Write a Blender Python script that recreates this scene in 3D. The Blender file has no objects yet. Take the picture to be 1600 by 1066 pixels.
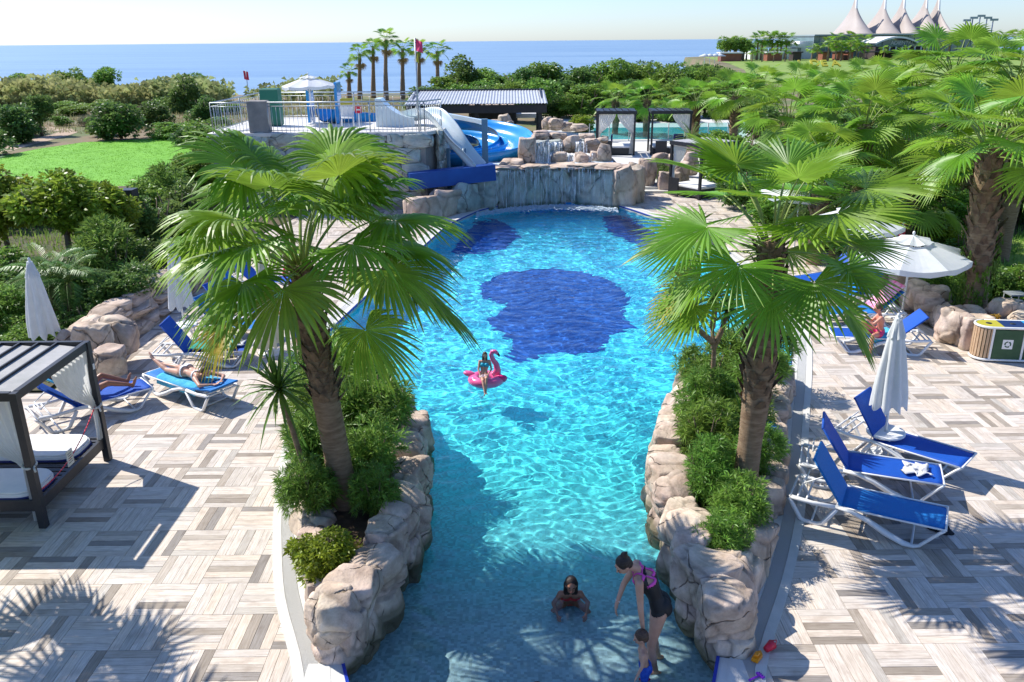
import bpy, math, random
import numpy as np
from mathutils import Vector, Matrix, noise, Euler
R = math.radians
sc = bpy.context.scene
C = sc.collection
# ------------------------------------------------------------------ camera, sky, sun, exposure
CAM_H, FPX, TILT, ROLL = 6.3, 1300.0, R(19.84), R(-0.5)
cd = bpy.data.cameras.new('camera')
cam = bpy.data.objects.new('camera', cd)
C.objects.link(cam)
sc.camera = cam
cd.sensor_width = 36
cd.lens = FPX / 1600 * 36
cd.clip_start = 0.1
cd.clip_end = 60000
cam.matrix_world = Matrix.Translation((0, 0, CAM_H)) @ Matrix.Rotation(math.pi / 2 - TILT, 4, 'X') @ Matrix.Rotation(ROLL, 4, 'Z')
SUN_DIR = Vector((-1.72, 0.95, 2.0)).normalized()
w = bpy.data.worlds.new('World')
sc.world = w
w.use_nodes = True
wn = w.node_tree
sky = wn.nodes.new('ShaderNodeTexSky')
sky.sky_type = 'NISHITA'
sky.sun_disc = False
sky.sun_elevation = math.asin(SUN_DIR.z)
sky.sun_rotation = math.atan2(SUN_DIR.x, SUN_DIR.y)
sky.air_density = 1.0
sky.dust_density = 0.35
sky.ozone_density = 2.2
sky.altitude = 0
tint = wn.nodes.new('ShaderNodeMix'); tint.data_type = 'RGBA'; tint.blend_type = 'MULTIPLY'
tint.inputs[0].default_value = 1; tint.inputs[7].default_value = (.74, .87, 1.18, 1)   # the photograph's cool white balance
wn.links.new(sky.outputs[0], tint.inputs[6])
wn.links.new(tint.outputs[2], wn.nodes['Background'].inputs[0])
wn.nodes['Background'].inputs[1].default_value = 0.108
sl = bpy.data.lights.new('sun', 'SUN')
sl.energy = 4.3
sl.angle = R(0.5)
sl.color = (1.0, 0.955, 0.88)
so = bpy.data.objects.new('sun', sl)
C.objects.link(so)
so.rotation_euler = SUN_DIR.to_track_quat('Z', 'Y').to_euler()
sl.cycles.is_caustics_light = True
sc.view_settings.view_transform = 'Standard'
sc.view_settings.look = 'None'
sc.view_settings.exposure = 0.66
sc.view_settings.gamma = 1
sc.view_settings.use_curve_mapping = False
cy = sc.cycles
cy.use_denoising = True
cy.max_bounces = 10
cy.diffuse_bounces = 3
cy.glossy_bounces = 3
cy.transmission_bounces = 8
cy.transparent_max_bounces = 12
cy.sample_clamp_indirect = 6

# ------------------------------------------------------------------ helpers
def at(px, py, z=0.0):
    """pixel of the 1600x1066 photograph -> point on the level z"""
    x, y = (px - 800) / FPX, -(py - 533) / FPX
    c, s = math.cos(ROLL), math.sin(ROLL)
    x, y = c * x - s * y, s * x + c * y
    d = (x, math.cos(TILT) + y * math.sin(TILT), -math.sin(TILT) + y * math.cos(TILT))
    t = (z - CAM_H) / d[2]
    return Vector((d[0] * t, d[1] * t, z))
def atY(px, py, Y):
    x, y = (px - 800) / FPX, -(py - 533) / FPX
    c, s = math.cos(ROLL), math.sin(ROLL)
    x, y = c * x - s * y, s * x + c * y
    d = (x, math.cos(TILT) + y * math.sin(TILT), -math.sin(TILT) + y * math.cos(TILT))
    t = Y / d[1]
    return Vector((d[0] * t, Y, CAM_H + d[2] * t))
WATER_Z = -0.10
def at_floor(px, py, zf):
    """where a pixel seen through the flat water lands on the pool floor"""
    p = at(px, py, WATER_Z)
    d = (p - Vector((0, 0, CAM_H))).normalized()
    h = Vector((d.x, d.y, 0)) / 1.33
    dz = -math.sqrt(max(1e-6, 1 - h.length_squared))
    t = (zf - WATER_Z) / dz
    return Vector((p.x + h.x * t, p.y + h.y * t, zf))

def props(o, label=None, cat=None, group=None, kind=None):
    if label: o['label'] = label
    if cat: o['category'] = cat
    if group: o['group'] = group
    if kind: o['kind'] = kind
    return o
def thing(name, label, cat, loc=(0, 0, 0), rz=0.0, group=None):
    o = bpy.data.objects.new(name, None)
    o.empty_display_size = .2
    C.objects.link(o)
    o.location = loc
    o.rotation_euler = (0, 0, rz)
    return props(o, label, cat, group)
def kids(o): return [c for c in bpy.data.objects if c.parent == o]
def copy_tree(root, loc=None, rz=None, label=None, group=None, scale=None, tree=None):
    """tree = cached [(child,[grandchildren])]"""
    r = root.copy()
    C.objects.link(r)
    if loc is not None: r.location = loc
    if rz is not None: r.rotation_euler = (0, 0, rz)
    if scale is not None: r.scale = scale if hasattr(scale, '__len__') else (scale,) * 3
    if label: r['label'] = label
    if group: r['group'] = group
    for ch, gs in (tree or tree_of(root)):
        c = ch.copy(); C.objects.link(c); c.parent = r
        for g in gs:
            d = g.copy(); C.objects.link(d); d.parent = c
    return r
def tree_of(root): return [(c, kids(c)) for c in kids(root)]

class MB:
    """collects faces, builds one mesh"""
    def __init__(s): s.v = []; s.f = []; s.m = []; s.sm = []
    def add(s, vs, fs, m=0, smooth=False):
        o = len(s.v)
        s.v += [tuple(v) for v in vs]
        for f in fs:
            s.f.append(tuple(i + o for i in f)); s.m.append(m); s.sm.append(smooth)
    def box(s, c, size, rz=0, m=0, mat=None, bev=0.0):
        x, y, z = size[0] / 2, size[1] / 2, size[2] / 2
        if bev > 0:
            b = min(bev, x * .9, y * .9, z * .9)
            vs = []
            for zz, q in ((-z, b), (-z + b, 0), (z - b, 0), (z, b)):
                vs += [(-x + q, -y + q, zz), (x - q, -y + q, zz), (x - q, y - q, zz), (-x + q, y - q, zz)]
            fs = [(3, 2, 1, 0), (12, 13, 14, 15)]
            for k in range(3):
                for i in range(4):
                    j = (i + 1) % 4
                    fs.append((k * 4 + i, k * 4 + j, k * 4 + 4 + j, k * 4 + 4 + i))
        else:
            vs = [(-x, -y, -z), (x, -y, -z), (x, y, -z), (-x, y, -z), (-x, -y, z), (x, -y, z), (x, y, z), (-x, y, z)]
            fs = [(3, 2, 1, 0), (4, 5, 6, 7), (0, 1, 5, 4), (1, 2, 6, 5), (2, 3, 7, 6), (3, 0, 4, 7)]
        M = (Matrix.Translation(c) @ (mat.to_4x4() if mat is not None else Matrix.Rotation(rz, 4, 'Z')))
        s.add([M @ Vector(v) for v in vs], fs, m)
        return s
    def tube(s, pts, rad, n=8, m=0, cap=True, smooth=True, flat=1.0):
        pts = [Vector(p) for p in pts]
        if not hasattr(rad, '__len__'): rad = [rad] * len(pts)
        vs = []; up = None
        for i, p in enumerate(pts):
            t = (pts[min(i + 1, len(pts) - 1)] - pts[max(i - 1, 0)])
            if t.length < 1e-9: t = Vector((0, 0, 1))
            t.normalize()
            if up is None:
                up = Vector((0, 0, 1)) if abs(t.z) < .9 else Vector((1, 0, 0))
            a = t.cross(up)
            if a.length < 1e-6: a = t.cross(Vector((0, 1, 0)))
            a.normalize(); b = a.cross(t); up = b
            for k in range(n):
                q = 2 * math.pi * (k + .5) / n
                vs.append(p + (a * math.cos(q) + b * math.sin(q) * flat) * rad[i])
        fs = []
        for i in range(len(pts) - 1):
            for k in range(n):
                j = (k + 1) % n
                fs.append((i * n + k, i * n + j, (i + 1) * n + j, (i + 1) * n + k))
        if cap:
            fs.append(tuple(range(n - 1, -1, -1)))
            fs.append(tuple((len(pts) - 1) * n + k for k in range(n)))
        s.add(vs, fs, m, smooth)
        return s
    def bar(s, p0, p1, wd, ht, m=0):
        """rectangular bar between two points"""
        p0, p1 = Vector(p0), Vector(p1)
        d = p1 - p0
        q = d.to_track_quat('X', 'Z').to_matrix()
        return s.box((p0 + p1) / 2, (d.length, wd, ht), mat=q, m=m)
    def lathe(s, prof, n=16, c=(0, 0, 0), m=0, smooth=True):
        vs = []; c = Vector(c)
        for r, z in prof:
            for k in range(n):
                a = 2 * math.pi * k / n
                vs.append(c + Vector((r * math.cos(a), r * math.sin(a), z)))
        fs = []
        for i in range(len(prof) - 1):
            for k in range(n):
                j = (k + 1) % n
                fs.append((i * n + k, i * n + j, (i + 1) * n + j, (i + 1) * n + k))
        s.add(vs, fs, m, smooth)
        return s
    def prism(s, poly, z0, z1, m=0):
        n = len(poly)
        vs = [(p[0], p[1], z0) for p in poly] + [(p[0], p[1], z1) for p in poly]
        fs = [tuple(range(n - 1, -1, -1)), tuple(range(n, 2 * n))]
        for i in range(n):
            j = (i + 1) % n
            fs.append((i, j, n + j, n + i))
        s.add(vs, fs, m)
        return s
    def mesh(s, name, mats):
        me = bpy.data.meshes.new(name)
        me.from_pydata(s.v, [], s.f)
        for m in (mats if isinstance(mats, (list, tuple)) else [mats]): me.materials.append(m)
        me.polygons.foreach_set('material_index', s.m)
        me.polygons.foreach_set('use_smooth', s.sm)
        me.update()
        return me
    def build(s, name, mats, parent=None, **kw):
        o = bpy.data.objects.new(name, s.mesh(name, mats))
        C.objects.link(o)
        if parent is not None: o.parent = parent
        return props(o, **kw)
def obj(name, me, parent=None, loc=None, rot=None, scale=None, **kw):
    o = bpy.data.objects.new(name, me)
    C.objects.link(o)
    if parent is not None: o.parent = parent
    if loc is not None: o.location = loc
    if rot is not None: o.rotation_euler = rot
    if scale is not None: o.scale = scale if hasattr(scale, '__len__') else (scale,) * 3
    return props(o, **kw)
def np_mesh(name, V, F, mats, smooth=False, col=None, mi=None, recalc=False):
    """V (n,3), F (m,4) or (m,3) arrays, col per vertex (n,3)"""
    me = bpy.data.meshes.new(name)
    V = np.asarray(V, dtype=np.float32); F = np.asarray(F, dtype=np.int32)
    me.vertices.add(len(V)); me.vertices.foreach_set('co', V.ravel())
    k = F.shape[1]
    me.loops.add(F.size); me.loops.foreach_set('vertex_index', F.ravel())
    me.polygons.add(len(F)); me.polygons.foreach_set('loop_start', np.arange(0, F.size, k, dtype=np.int32))
    me.polygons.foreach_set('loop_total', np.full(len(F), k, dtype=np.int32))
    if smooth: me.polygons.foreach_set('use_smooth', np.ones(len(F), dtype=bool))
    for m in (mats if isinstance(mats, (list, tuple)) else [mats]): me.materials.append(m)
    if mi is not None: me.polygons.foreach_set('material_index', np.asarray(mi, dtype=np.int32))
    if col is not None:
        a = me.color_attributes.new('Col', 'FLOAT_COLOR', 'POINT')
        c4 = np.ones((len(V), 4), dtype=np.float32); c4[:, :3] = col
        a.data.foreach_set('color', c4.ravel())
    me.update(calc_edges=True)
    me.validate()
    return me

# ---- materials
def N(t, kind, **kw):
    n = t.nodes.new('ShaderNode' + kind)
    for k, v in kw.items():
        if k in n.inputs: n.inputs[k].default_value = v
        else: setattr(n, k, v)
    return n
MATS = {}
def mat(name, c1, c2=None, scale=6.0, rough=.6, bump=0.0, bscale=None, metal=0.0, spec=.4, attr=None, detail=4, trans=0.0, objrand=0.0, stretch=None, coat=0.0, contrast=(.35, .65), sheen=0.0):
    """principled material: noise mix of two colours, bump, optional per-vertex colour, per-object variation and translucency"""
    if name in MATS: return MATS[name]
    m = bpy.data.materials.new(name); m.use_nodes = True
    t = m.node_tree; p = t.nodes['Principled BSDF']; L = t.links.new
    p.inputs['Roughness'].default_value = rough
    p.inputs['Metallic'].default_value = metal
    p.inputs['Specular IOR Level'].default_value = spec
    p.inputs['Coat Weight'].default_value = coat
    tc = N(t, 'TexCoord')
    src = tc.outputs['Object']
    if stretch:
        mp = N(t, 'Mapping'); mp.inputs['Scale'].default_value = stretch
        L(src, mp.inputs[0]); src = mp.outputs[0]
    c1 = (*c1, 1)
    col = None
    if c2 is not None:
        nz = N(t, 'TexNoise', Scale=scale, Detail=detail, Roughness=.6)
        L(src, nz.inputs['Vector'])
        rp = N(t, 'ValToRGB')
        rp.color_ramp.elements[0].position, rp.color_ramp.elements[1].position = contrast
        rp.color_ramp.elements[0].color = c1; rp.color_ramp.elements[1].color = (*c2, 1)
        L(nz.outputs[0], rp.inputs[0]); col = rp.outputs[0]
    else:
        rg = N(t, 'RGB'); rg.outputs[0].default_value = c1; col = rg.outputs[0]
    if attr:
        va = N(t, 'VertexColor', layer_name='Col')
        mx = N(t, 'Mix', data_type='RGBA', blend_type='MULTIPLY'); mx.inputs[0].default_value = 1
        L(col, mx.inputs[6]); L(va.outputs[0], mx.inputs[7]); col = mx.outputs[2]
    if objrand:
        oi = N(t, 'ObjectInfo')
        hs = N(t, 'HueSaturation')
        for k, (a, b) in enumerate(((.5 - .06 * objrand, .5 + .05 * objrand), (1 - objrand * .45, 1 + objrand * .5))):
            mr = N(t, 'MapRange'); mr.inputs['To Min'].default_value = a; mr.inputs['To Max'].default_value = b
            if k == 0: L(oi.outputs['Random'], mr.inputs[0])
            else:
                ml = N(t, 'Math', operation='MULTIPLY'); ml.inputs[1].default_value = 7.31
                fr = N(t, 'Math', operation='FRACT'); L(oi.outputs['Random'], ml.inputs[0]); L(ml.outputs[0], fr.inputs[0]); L(fr.outputs[0], mr.inputs[0])
            L(mr.outputs[0], hs.inputs['Hue' if k == 0 else 'Value'])
        L(col, hs.inputs['Color']); col = hs.outputs[0]
    L(col, p.inputs['Base Color'])
    if bump:
        nb = N(t, 'TexNoise', Scale=bscale or scale * 4, Detail=5, Roughness=.65)
        L(src, nb.inputs['Vector'])
        bp = N(t, 'Bump', Strength=min(1, bump), Distance=.02)
        L(nb.outputs[0], bp.inputs['Height']); L(bp.outputs[0], p.inputs['Normal'])
    if trans:
        tr = N(t, 'BsdfTranslucent'); g = N(t, 'Gamma'); g.inputs[1].default_value = .72
        L(col, g.inputs[0]); L(g.outputs[0], tr.inputs[0])
        ms = N(t, 'MixShader'); ms.inputs[0].default_value = trans
        L(p.outputs[0], ms.inputs[1]); L(tr.outputs[0], ms.inputs[2])
        L(ms.outputs[0], t.nodes['Material Output'].inputs[0])
    MATS[name] = m
    return m

# ---- shared materials
m_white = mat('white_plastic', (.82, .82, .80), (.74, .74, .72), 9, .35, spec=.5)
m_blue = mat('blue_sling_fabric', (.004, .075, .42), (.004, .10, .52), 60, .62, .3, 300, trans=.12)
m_blue2 = mat('sunfaded_blue_sling', (.01, .17, .52), (.012, .22, .60), 50, .62, .3, 300, trans=.12)
m_dark = mat('anthracite_metal', (.022, .024, .028), (.03, .031, .035), 12, .45, .1)
m_canvas = mat('white_canvas', (.78, .79, .78), (.70, .72, .72), 5, .75, .15, 40, trans=.25)
m_cream = mat('cream_canvas', (.74, .70, .52), (.66, .63, .48), 5, .75, .15, 40, trans=.25)
m_curtain = mat('white_curtain', (.80, .79, .74), (.72, .72, .69), 4, .8, .1, 50, trans=.35)
m_skin = mat('skin', (.50, .27, .18), (.58, .33, .23), 7, .45, .08, 80, spec=.35)
m_skin_tan = mat('tanned_skin', (.30, .13, .07), (.37, .17, .10), 7, .42, .08, 80, spec=.4)
m_skin_red = mat('sunburnt_skin', (.58, .22, .14), (.64, .28, .19), 7, .45, .08, 80, spec=.4)
m_hair = mat('dark_hair', (.014, .009, .007), (.04, .025, .018), 30, .5, .3, 90, stretch=(1, 1, 4))
m_hairb = mat('brown_hair', (.05, .025, .014), (.11, .06, .035), 30, .5, .3, 90, stretch=(1, 1, 4))
m_rock = mat('carved_rock', (.52, .395, .305), (.69, .58, .48), 2.2, .85, .65, 16, attr=True, detail=8, spec=.25)
m_rock2 = mat('wet_rock', (.38, .45, .43), (.56, .55, .48), 2.0, .6, .65, 16, attr=True, detail=8, spec=.4)
def crackle(m, dark=.45):
    t = m.node_tree; p = t.nodes['Principled BSDF']; L = t.links.new
    tc = N(t, 'TexCoord'); nz = N(t, 'TexNoise', Scale=2.2, Detail=4); L(tc.outputs['Object'], nz.inputs['Vector'])
    oi = N(t, 'ObjectInfo')
    mx = N(t, 'Mix', data_type='VECTOR'); mx.inputs[0].default_value = .22; L(tc.outputs['Object'], mx.inputs[4]); L(nz.outputs['Color'], mx.inputs[5])
    ad = N(t, 'VectorMath', operation='ADD'); L(mx.outputs[1], ad.inputs[0]); L(oi.outputs['Random'], ad.inputs[1])
    vo = N(t, 'TexVoronoi', Scale=1.35); vo.feature = 'DISTANCE_TO_EDGE'; L(ad.outputs[0], vo.inputs['Vector'])
    nq = N(t, 'TexNoise', Scale=2.6, Detail=3); L(ad.outputs[0], nq.inputs['Vector'])
    wq = N(t, 'MapRange'); wq.inputs['From Min'].default_value = .47; wq.inputs['From Max'].default_value = .60; wq.inputs['To Min'].default_value = .001; wq.inputs['To Max'].default_value = .024; L(nq.outputs[0], wq.inputs[0])
    mr = N(t, 'MapRange'); L(wq.outputs[0], mr.inputs['From Max']); L(vo.outputs['Distance'], mr.inputs[0])
    old = p.inputs['Base Color'].links[0].from_socket
    mr2 = N(t, 'MapRange'); mr2.inputs['To Min'].default_value = dark; L(mr.outputs[0], mr2.inputs[0])
    mu = N(t, 'Mix', data_type='RGBA', blend_type='MULTIPLY'); mu.inputs[0].default_value = 1; L(old, mu.inputs[6]); L(mr2.outputs[0], mu.inputs[7]); L(mu.outputs[2], p.inputs['Base Color'])
    # blotchy weathering and an algae stain along the waterline
    n5 = N(t, 'TexNoise', Scale=3.4, Detail=7, Roughness=.7); L(ad.outputs[0], n5.inputs['Vector'])
    r5 = N(t, 'ValToRGB'); r5.color_ramp.elements[0].position = .34; r5.color_ramp.elements[1].position = .62
    r5.color_ramp.elements[0].color = (.66, .64, .62, 1); r5.color_ramp.elements[1].color = (1.06, 1.03, 1, 1); L(n5.outputs[0], r5.inputs[0])
    m5 = N(t, 'Mix', data_type='RGBA', blend_type='MULTIPLY'); m5.inputs[0].default_value = 1; L(mu.outputs[2], m5.inputs[6]); L(r5.outputs[0], m5.inputs[7])
    ge = N(t, 'NewGeometry'); sx_ = N(t, 'SeparateXYZ'); L(ge.outputs['Position'], sx_.inputs[0]); n6 = N(t, 'TexNoise', Scale=6.0, Detail=3); L(ge.outputs['Position'], n6.inputs['Vector'])
    a6 = N(t, 'Math', operation='MULTIPLY_ADD'); a6.inputs[1].default_value = -.16; L(n6.outputs[0], a6.inputs[0]); L(sx_.outputs[2], a6.inputs[2])
    w6 = N(t, 'MapRange'); w6.inputs['From Min'].default_value = -.12; w6.inputs['From Max'].default_value = -.03; w6.inputs['To Min'].default_value = .75; w6.inputs['To Max'].default_value = 0; L(a6.outputs[0], w6.inputs[0])
    m6 = N(t, 'Mix', data_type='RGBA'); L(w6.outputs[0], m6.inputs[0]); L(m5.outputs[2], m6.inputs[6]); m6.inputs[7].default_value = (.13, .12, .06, 1); L(m6.outputs[2], p.inputs['Base Color'])
    bp = N(t, 'Bump', Strength=.9, Distance=.03); L(mr.outputs[0], bp.inputs['Height']); L(p.inputs['Normal'].links[0].from_socket, bp.inputs['Normal']); L(bp.outputs[0], p.inputs['Normal'])
crackle(m_rock); crackle(m_rock2)
m_soil = mat('planter_soil', (.05, .032, .02), (.10, .065, .04), 9, .95, .6, 60)
m_bark = mat('palm_bark', (.20, .125, .07), (.34, .235, .145), 5, .9, .8, 30, detail=8, stretch=(1, 1, 5))
m_boot = mat('old_leaf_bases', (.10, .062, .038), (.24, .155, .095), 6, .9, .7, 40, detail=7, objrand=.2)
m_wood = mat('tree_bark', (.12, .085, .055), (.22, .165, .11), 8, .9, .7, 40, stretch=(1, 1, .3))
m_frond = mat('fan_palm_leaf', (.125, .275, .012), (.19, .36, .02), 2.0, .42, attr=True, trans=.42, objrand=.35, spec=.45)
m_petiole = mat('palm_petiole', (.20, .30, .05), (.28, .33, .08), 4, .5, trans=.1)
m_dryfrond = mat('dry_palm_leaf', (.27, .17, .07), (.36, .25, .11), 4, .8, attr=True, trans=.3)
def leaf(name, a, b, **kw):
    return mat(name, a, b, kw.pop('scale', 1.3), kw.pop('rough', .45), attr=True, trans=kw.pop('trans', .36), objrand=kw.pop('objrand', .3), spec=kw.pop('spec', .4), **kw)
l_green = leaf('oleander_leaf', (.11, .23, .025), (.17, .31, .04))
l_dark = leaf('dark_leaf', (.07, .16, .024), (.115, .215, .035))
l_lime = leaf('lime_leaf', (.17, .27, .015), (.25, .34, .02))
l_mid = leaf('garden_leaf', (.115, .24, .022), (.17, .30, .035))
l_olive = leaf('dry_leaf', (.13, .15, .06), (.20, .19, .09))
l_sword = leaf('sword_leaf', (.06, .17, .02), (.12, .25, .035), trans=.25)
l_reed = leaf('reed_leaf', (.24, .30, .11), (.36, .36, .17))
# ------------------------------------------------------------------ pool outline
OUT_L = [(-2.1, 5.2), (-2.25, 7.1), (-2.9, 8.45), (-3.42, 10.36), (-3.8, 12.35), (-4.2, 15.1), (-4.36, 17.7), (-3.9, 20.9), (-3.05, 25.8), (-2.31, 30.2), (-1.2, 33.0), (0.3, 34.6)]
OUT_R = [(2.3, 5.2), (2.55, 7.1), (3.44, 8.75), (4.1, 10.24), (5.23, 13.41), (5.9, 15.6), (6.35, 17.6), (6.75, 20.9), (6.85, 23.5), (6.5, 26.8), (5.7, 30.5), (4.6, 33.2), (3.6, 34.6)]
def _shift(o, s): return [(x + s * float(np.interp(y, [7.1, 8.0, 14.5, 17.5], [.34, .36, .36, 0])), y) for x, y in o]
OUT_L = _shift(OUT_L, 1); OUT_R = _shift(OUT_R, -1)
def lerp_out(o, y):
    ys = [p[1] for p in o]; xs = [p[0] for p in o]
    return float(np.interp(y, ys, xs))
def smooth_out(o, n=90):
    ys = np.linspace(o[0][1], o[-1][1], n)
    xs = np.interp(ys, [p[1] for p in o], [p[0] for p in o])
    k = np.array([1, 2, 3, 2, 1]) / 9
    xp = np.pad(xs, 2, mode='edge'); xs2 = np.convolve(xp, k, 'valid')
    xs2[0], xs2[-1] = xs[0], xs[-1]
    return [(float(a), float(b)) for a, b in zip(xs2, ys)]
SL, SR = smooth_out(OUT_L), smooth_out(OUT_R)
def XL(y): return float(np.interp(y, [p[1] for p in SL], [p[0] for p in SL]))
def XR(y): return float(np.interp(y, [p[1] for p in SR], [p[0] for p in SR]))
# ------------------------------------------------------------------ ground, sea
m_ground = mat('dry_ground', (.22, .165, .10), (.12, .15, .05), .16, .95, .6, 3, detail=9, contrast=(.42, .6))
m_lawn = mat('mown_grass', (.12, .34, .01), (.16, .42, .016), .5, .8, .7, 14, detail=8, contrast=(.3, .7))
m_lawn2 = mat('park_grass', (.17, .27, .045), (.23, .31, .06), .08, .9, .4, 1, detail=6)
m_path = mat('dirt_path', (.40, .29, .20), (.48, .37, .27), .7, .95, .5, 6)
HX0, HX1, HY0, HY1 = -6.0, 8.0, 2.0, 36.0
coast = [(-900, 118), (-300, 114), (-60, 112), (-10, 114), (12, 120), (30, 140), (48, 190), (58, 250), (66, 330), (120, 395), (330, 440), (900, 520)]
g = MB()
def quad(p): g.add([(a, b, -.03) for a, b in p], [(0, 1, 2, 3)])
quad([(-900, -40), (900, -40), (900, HY0), (-900, HY0)])
quad([(-900, HY0), (HX0, HY0), (HX0, HY1), (-900, HY1)])
quad([(HX1, HY0), (900, HY0), (900, HY1), (HX1, HY1)])
quad([(-900, HY1), (900, HY1), (900, 100), (-900, 100)])
for (x0, y0), (x1, y1) in zip(coast[:-1], coast[1:]):
    quad([(x0, 100), (x1, 100), (x1, y1), (x0, y0)])
    g.add([(x0, y0, -.03), (x1, y1, -.03), (x1, y1 + 6, -3.4), (x0, y0 + 6, -3.4)], [(0, 1, 2, 3)])
g.build('ground', m_ground, kind='structure')
# sea with wave bump
ms = bpy.data.materials.new('sea_water'); ms.use_nodes = True
t = ms.node_tree; p = t.nodes['Principled BSDF']; L = t.links.new
p.inputs['Roughness'].default_value = .32
p.inputs['Specular IOR Level'].default_value = .35
tc = N(t, 'TexCoord'); mp = N(t, 'Mapping'); mp.inputs['Scale'].default_value = (.012, .06, 1); L(tc.outputs['Object'], mp.inputs[0])
n1 = N(t, 'TexNoise', Scale=.35, Detail=8, Roughness=.6); L(mp.outputs[0], n1.inputs['Vector'])
rp = N(t, 'ValToRGB'); rp.color_ramp.elements[0].position = .35; rp.color_ramp.elements[1].position = .68
rp.color_ramp.elements[0].color = (.13, .225, .34, 1); rp.color_ramp.elements[1].color = (.24, .35, .45, 1)
L(n1.outputs[0], rp.inputs[0]); L(rp.outputs[0], p.inputs['Base Color'])
mp2 = N(t, 'Mapping'); mp2.inputs['Scale'].default_value = (.25, .7, 1); L(tc.outputs['Object'], mp2.inputs[0])
n2 = N(t, 'TexNoise', Scale=.8, Detail=6); L(mp2.outputs[0], n2.inputs['Vector'])
bp = N(t, 'Bump', Strength=.6, Distance=.5); L(n2.outputs[0], bp.inputs['Height']); L(bp.outputs[0], p.inputs['Normal'])
g = MB(); g.add([(-30000, 100, -3), (30000, 100, -3), (30000, 50000, -3), (-30000, 50000, -3)], [(0, 1, 2, 3)])
g.build('sea', ms, kind='structure')
# lawns and path
def sheet(name, pts, z, m, sub=0):
    b = MB(); b.add([(a[0], a[1], z) for a in pts], [tuple(range(len(pts)))])
    return b.build(name, m, kind='structure')
lw = [at(*q) for q in [(-90, 300), (-60, 248), (0, 244), (60, 232), (130, 222), (190, 219), (260, 214), (345, 206), (352, 240), (318, 270), (290, 292), (200, 296), (100, 300)]]
sheet('lawn', lw, -.022, m_lawn)
pt = [at(*q) for q in [(-90, 262), (0, 240), (50, 226), (105, 212), (122, 206), (112, 201), (88, 199), (50, 196), (60, 202), (96, 205), (60, 215), (0, 231), (-90, 250)]]
sheet('dirt_path', pt, -.018, m_path)
pk = [(36, 128), (200, 105), (420, 150), (420, 420), (130, 390), (72, 325), (60, 240), (51, 190)]
sheet('park_lawn', pk, -.022, m_lawn2)
sheet('garden_lawn', [(12.2, 19.5), (22, 19.5), (24, 30), (12.2, 27)], -.018, m_lawn2)
# grass blades on the lawn and in the dry field: nobody could count them
def tufts(name, poly, n, h, m, seed, spread=.5, kmin=5, label=None):
    rs = np.random.RandomState(seed)
    P = np.array([(a[0], a[1]) for a in poly])
    lo, hi = P.min(0), P.max(0)
    pts = []
    while len(pts) < n:
        c = rs.uniform(lo, hi, (n * 2, 2))
        ins = np.zeros(len(c), bool)
        for i in range(len(P)):
            a, b = P[i], P[(i + 1) % len(P)]
            cond = ((a[1] > c[:, 1]) != (b[1] > c[:, 1])) & (c[:, 0] < (b[0] - a[0]) * (c[:, 1] - a[1]) / (b[1] - a[1] + 1e-12) + a[0])
            ins ^= cond
        pts += list(c[ins])
    c = np.array(pts[:n])
    nb = kmin
    cc = np.repeat(c, nb, 0) + rs.normal(0, spread * h, (n * nb, 2))
    hh = h * rs.uniform(.5, 1.2, n * nb) * np.repeat(rs.uniform(.5, 1.2, n), nb)
    an = rs.uniform(0, 6.28, n * nb); le = rs.uniform(.1, .6, n * nb) * hh
    wd = .06 * hh + .012
    b0 = np.stack([cc[:, 0] - np.cos(an) * wd, cc[:, 1] - np.sin(an) * wd, np.full(n * nb, -.03)], 1)
    b1 = np.stack([cc[:, 0] + np.cos(an) * wd, cc[:, 1] + np.sin(an) * wd, np.full(n * nb, -.03)], 1)
    tp = np.stack([cc[:, 0] - np.sin(an) * le, cc[:, 1] + np.cos(an) * le, hh - .03], 1)
    V = np.stack([b0, b1, tp], 1).reshape(-1, 3)
    F = np.arange(len(V)).reshape(-1, 3)
    col = np.repeat(rs.uniform(.6, 1.3, (n * nb, 1)) * np.ones((1, 3)), 3, 0)
    me = np_mesh(name, V, F, m, col=col)
    return obj(name, me, kind='stuff', label=label, category=None) if False else props(obj(name, me), label, None, None, 'stuff')
# ------------------------------------------------------------------ deck base, planks, coping
m_base = mat('deck_grout', (.23, .21, .19), (.30, .28, .25), 6, .9, .3)
b = MB()
for S in (SL, SR):
    for (x0, y0), (x1, y1) in zip(S[:-1], S[1:]):
        xe = (-16 if y0 < 14.6 else -8.9) if S is SL else 18
        if S is SL: b.add([(xe, y0, -.012), (x0, y0, -.012), (x1, y1, -.012), (xe, y1, -.012)], [(0, 1, 2, 3)])
        else: b.add([(x0, y0, -.012), (xe, y0, -.012), (xe, y1, -.012), (x1, y1, -.012)], [(0, 1, 2, 3)])
b.add([(-6.2, 34.6, -.012), (18, 34.6, -.012), (18, 37.0, -.012), (-6.2, 37.0, -.012)], [(0, 1, 2, 3)])
b.build('pool_deck', m_base, kind='structure')
deck = bpy.data.objects['pool_deck']
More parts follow.
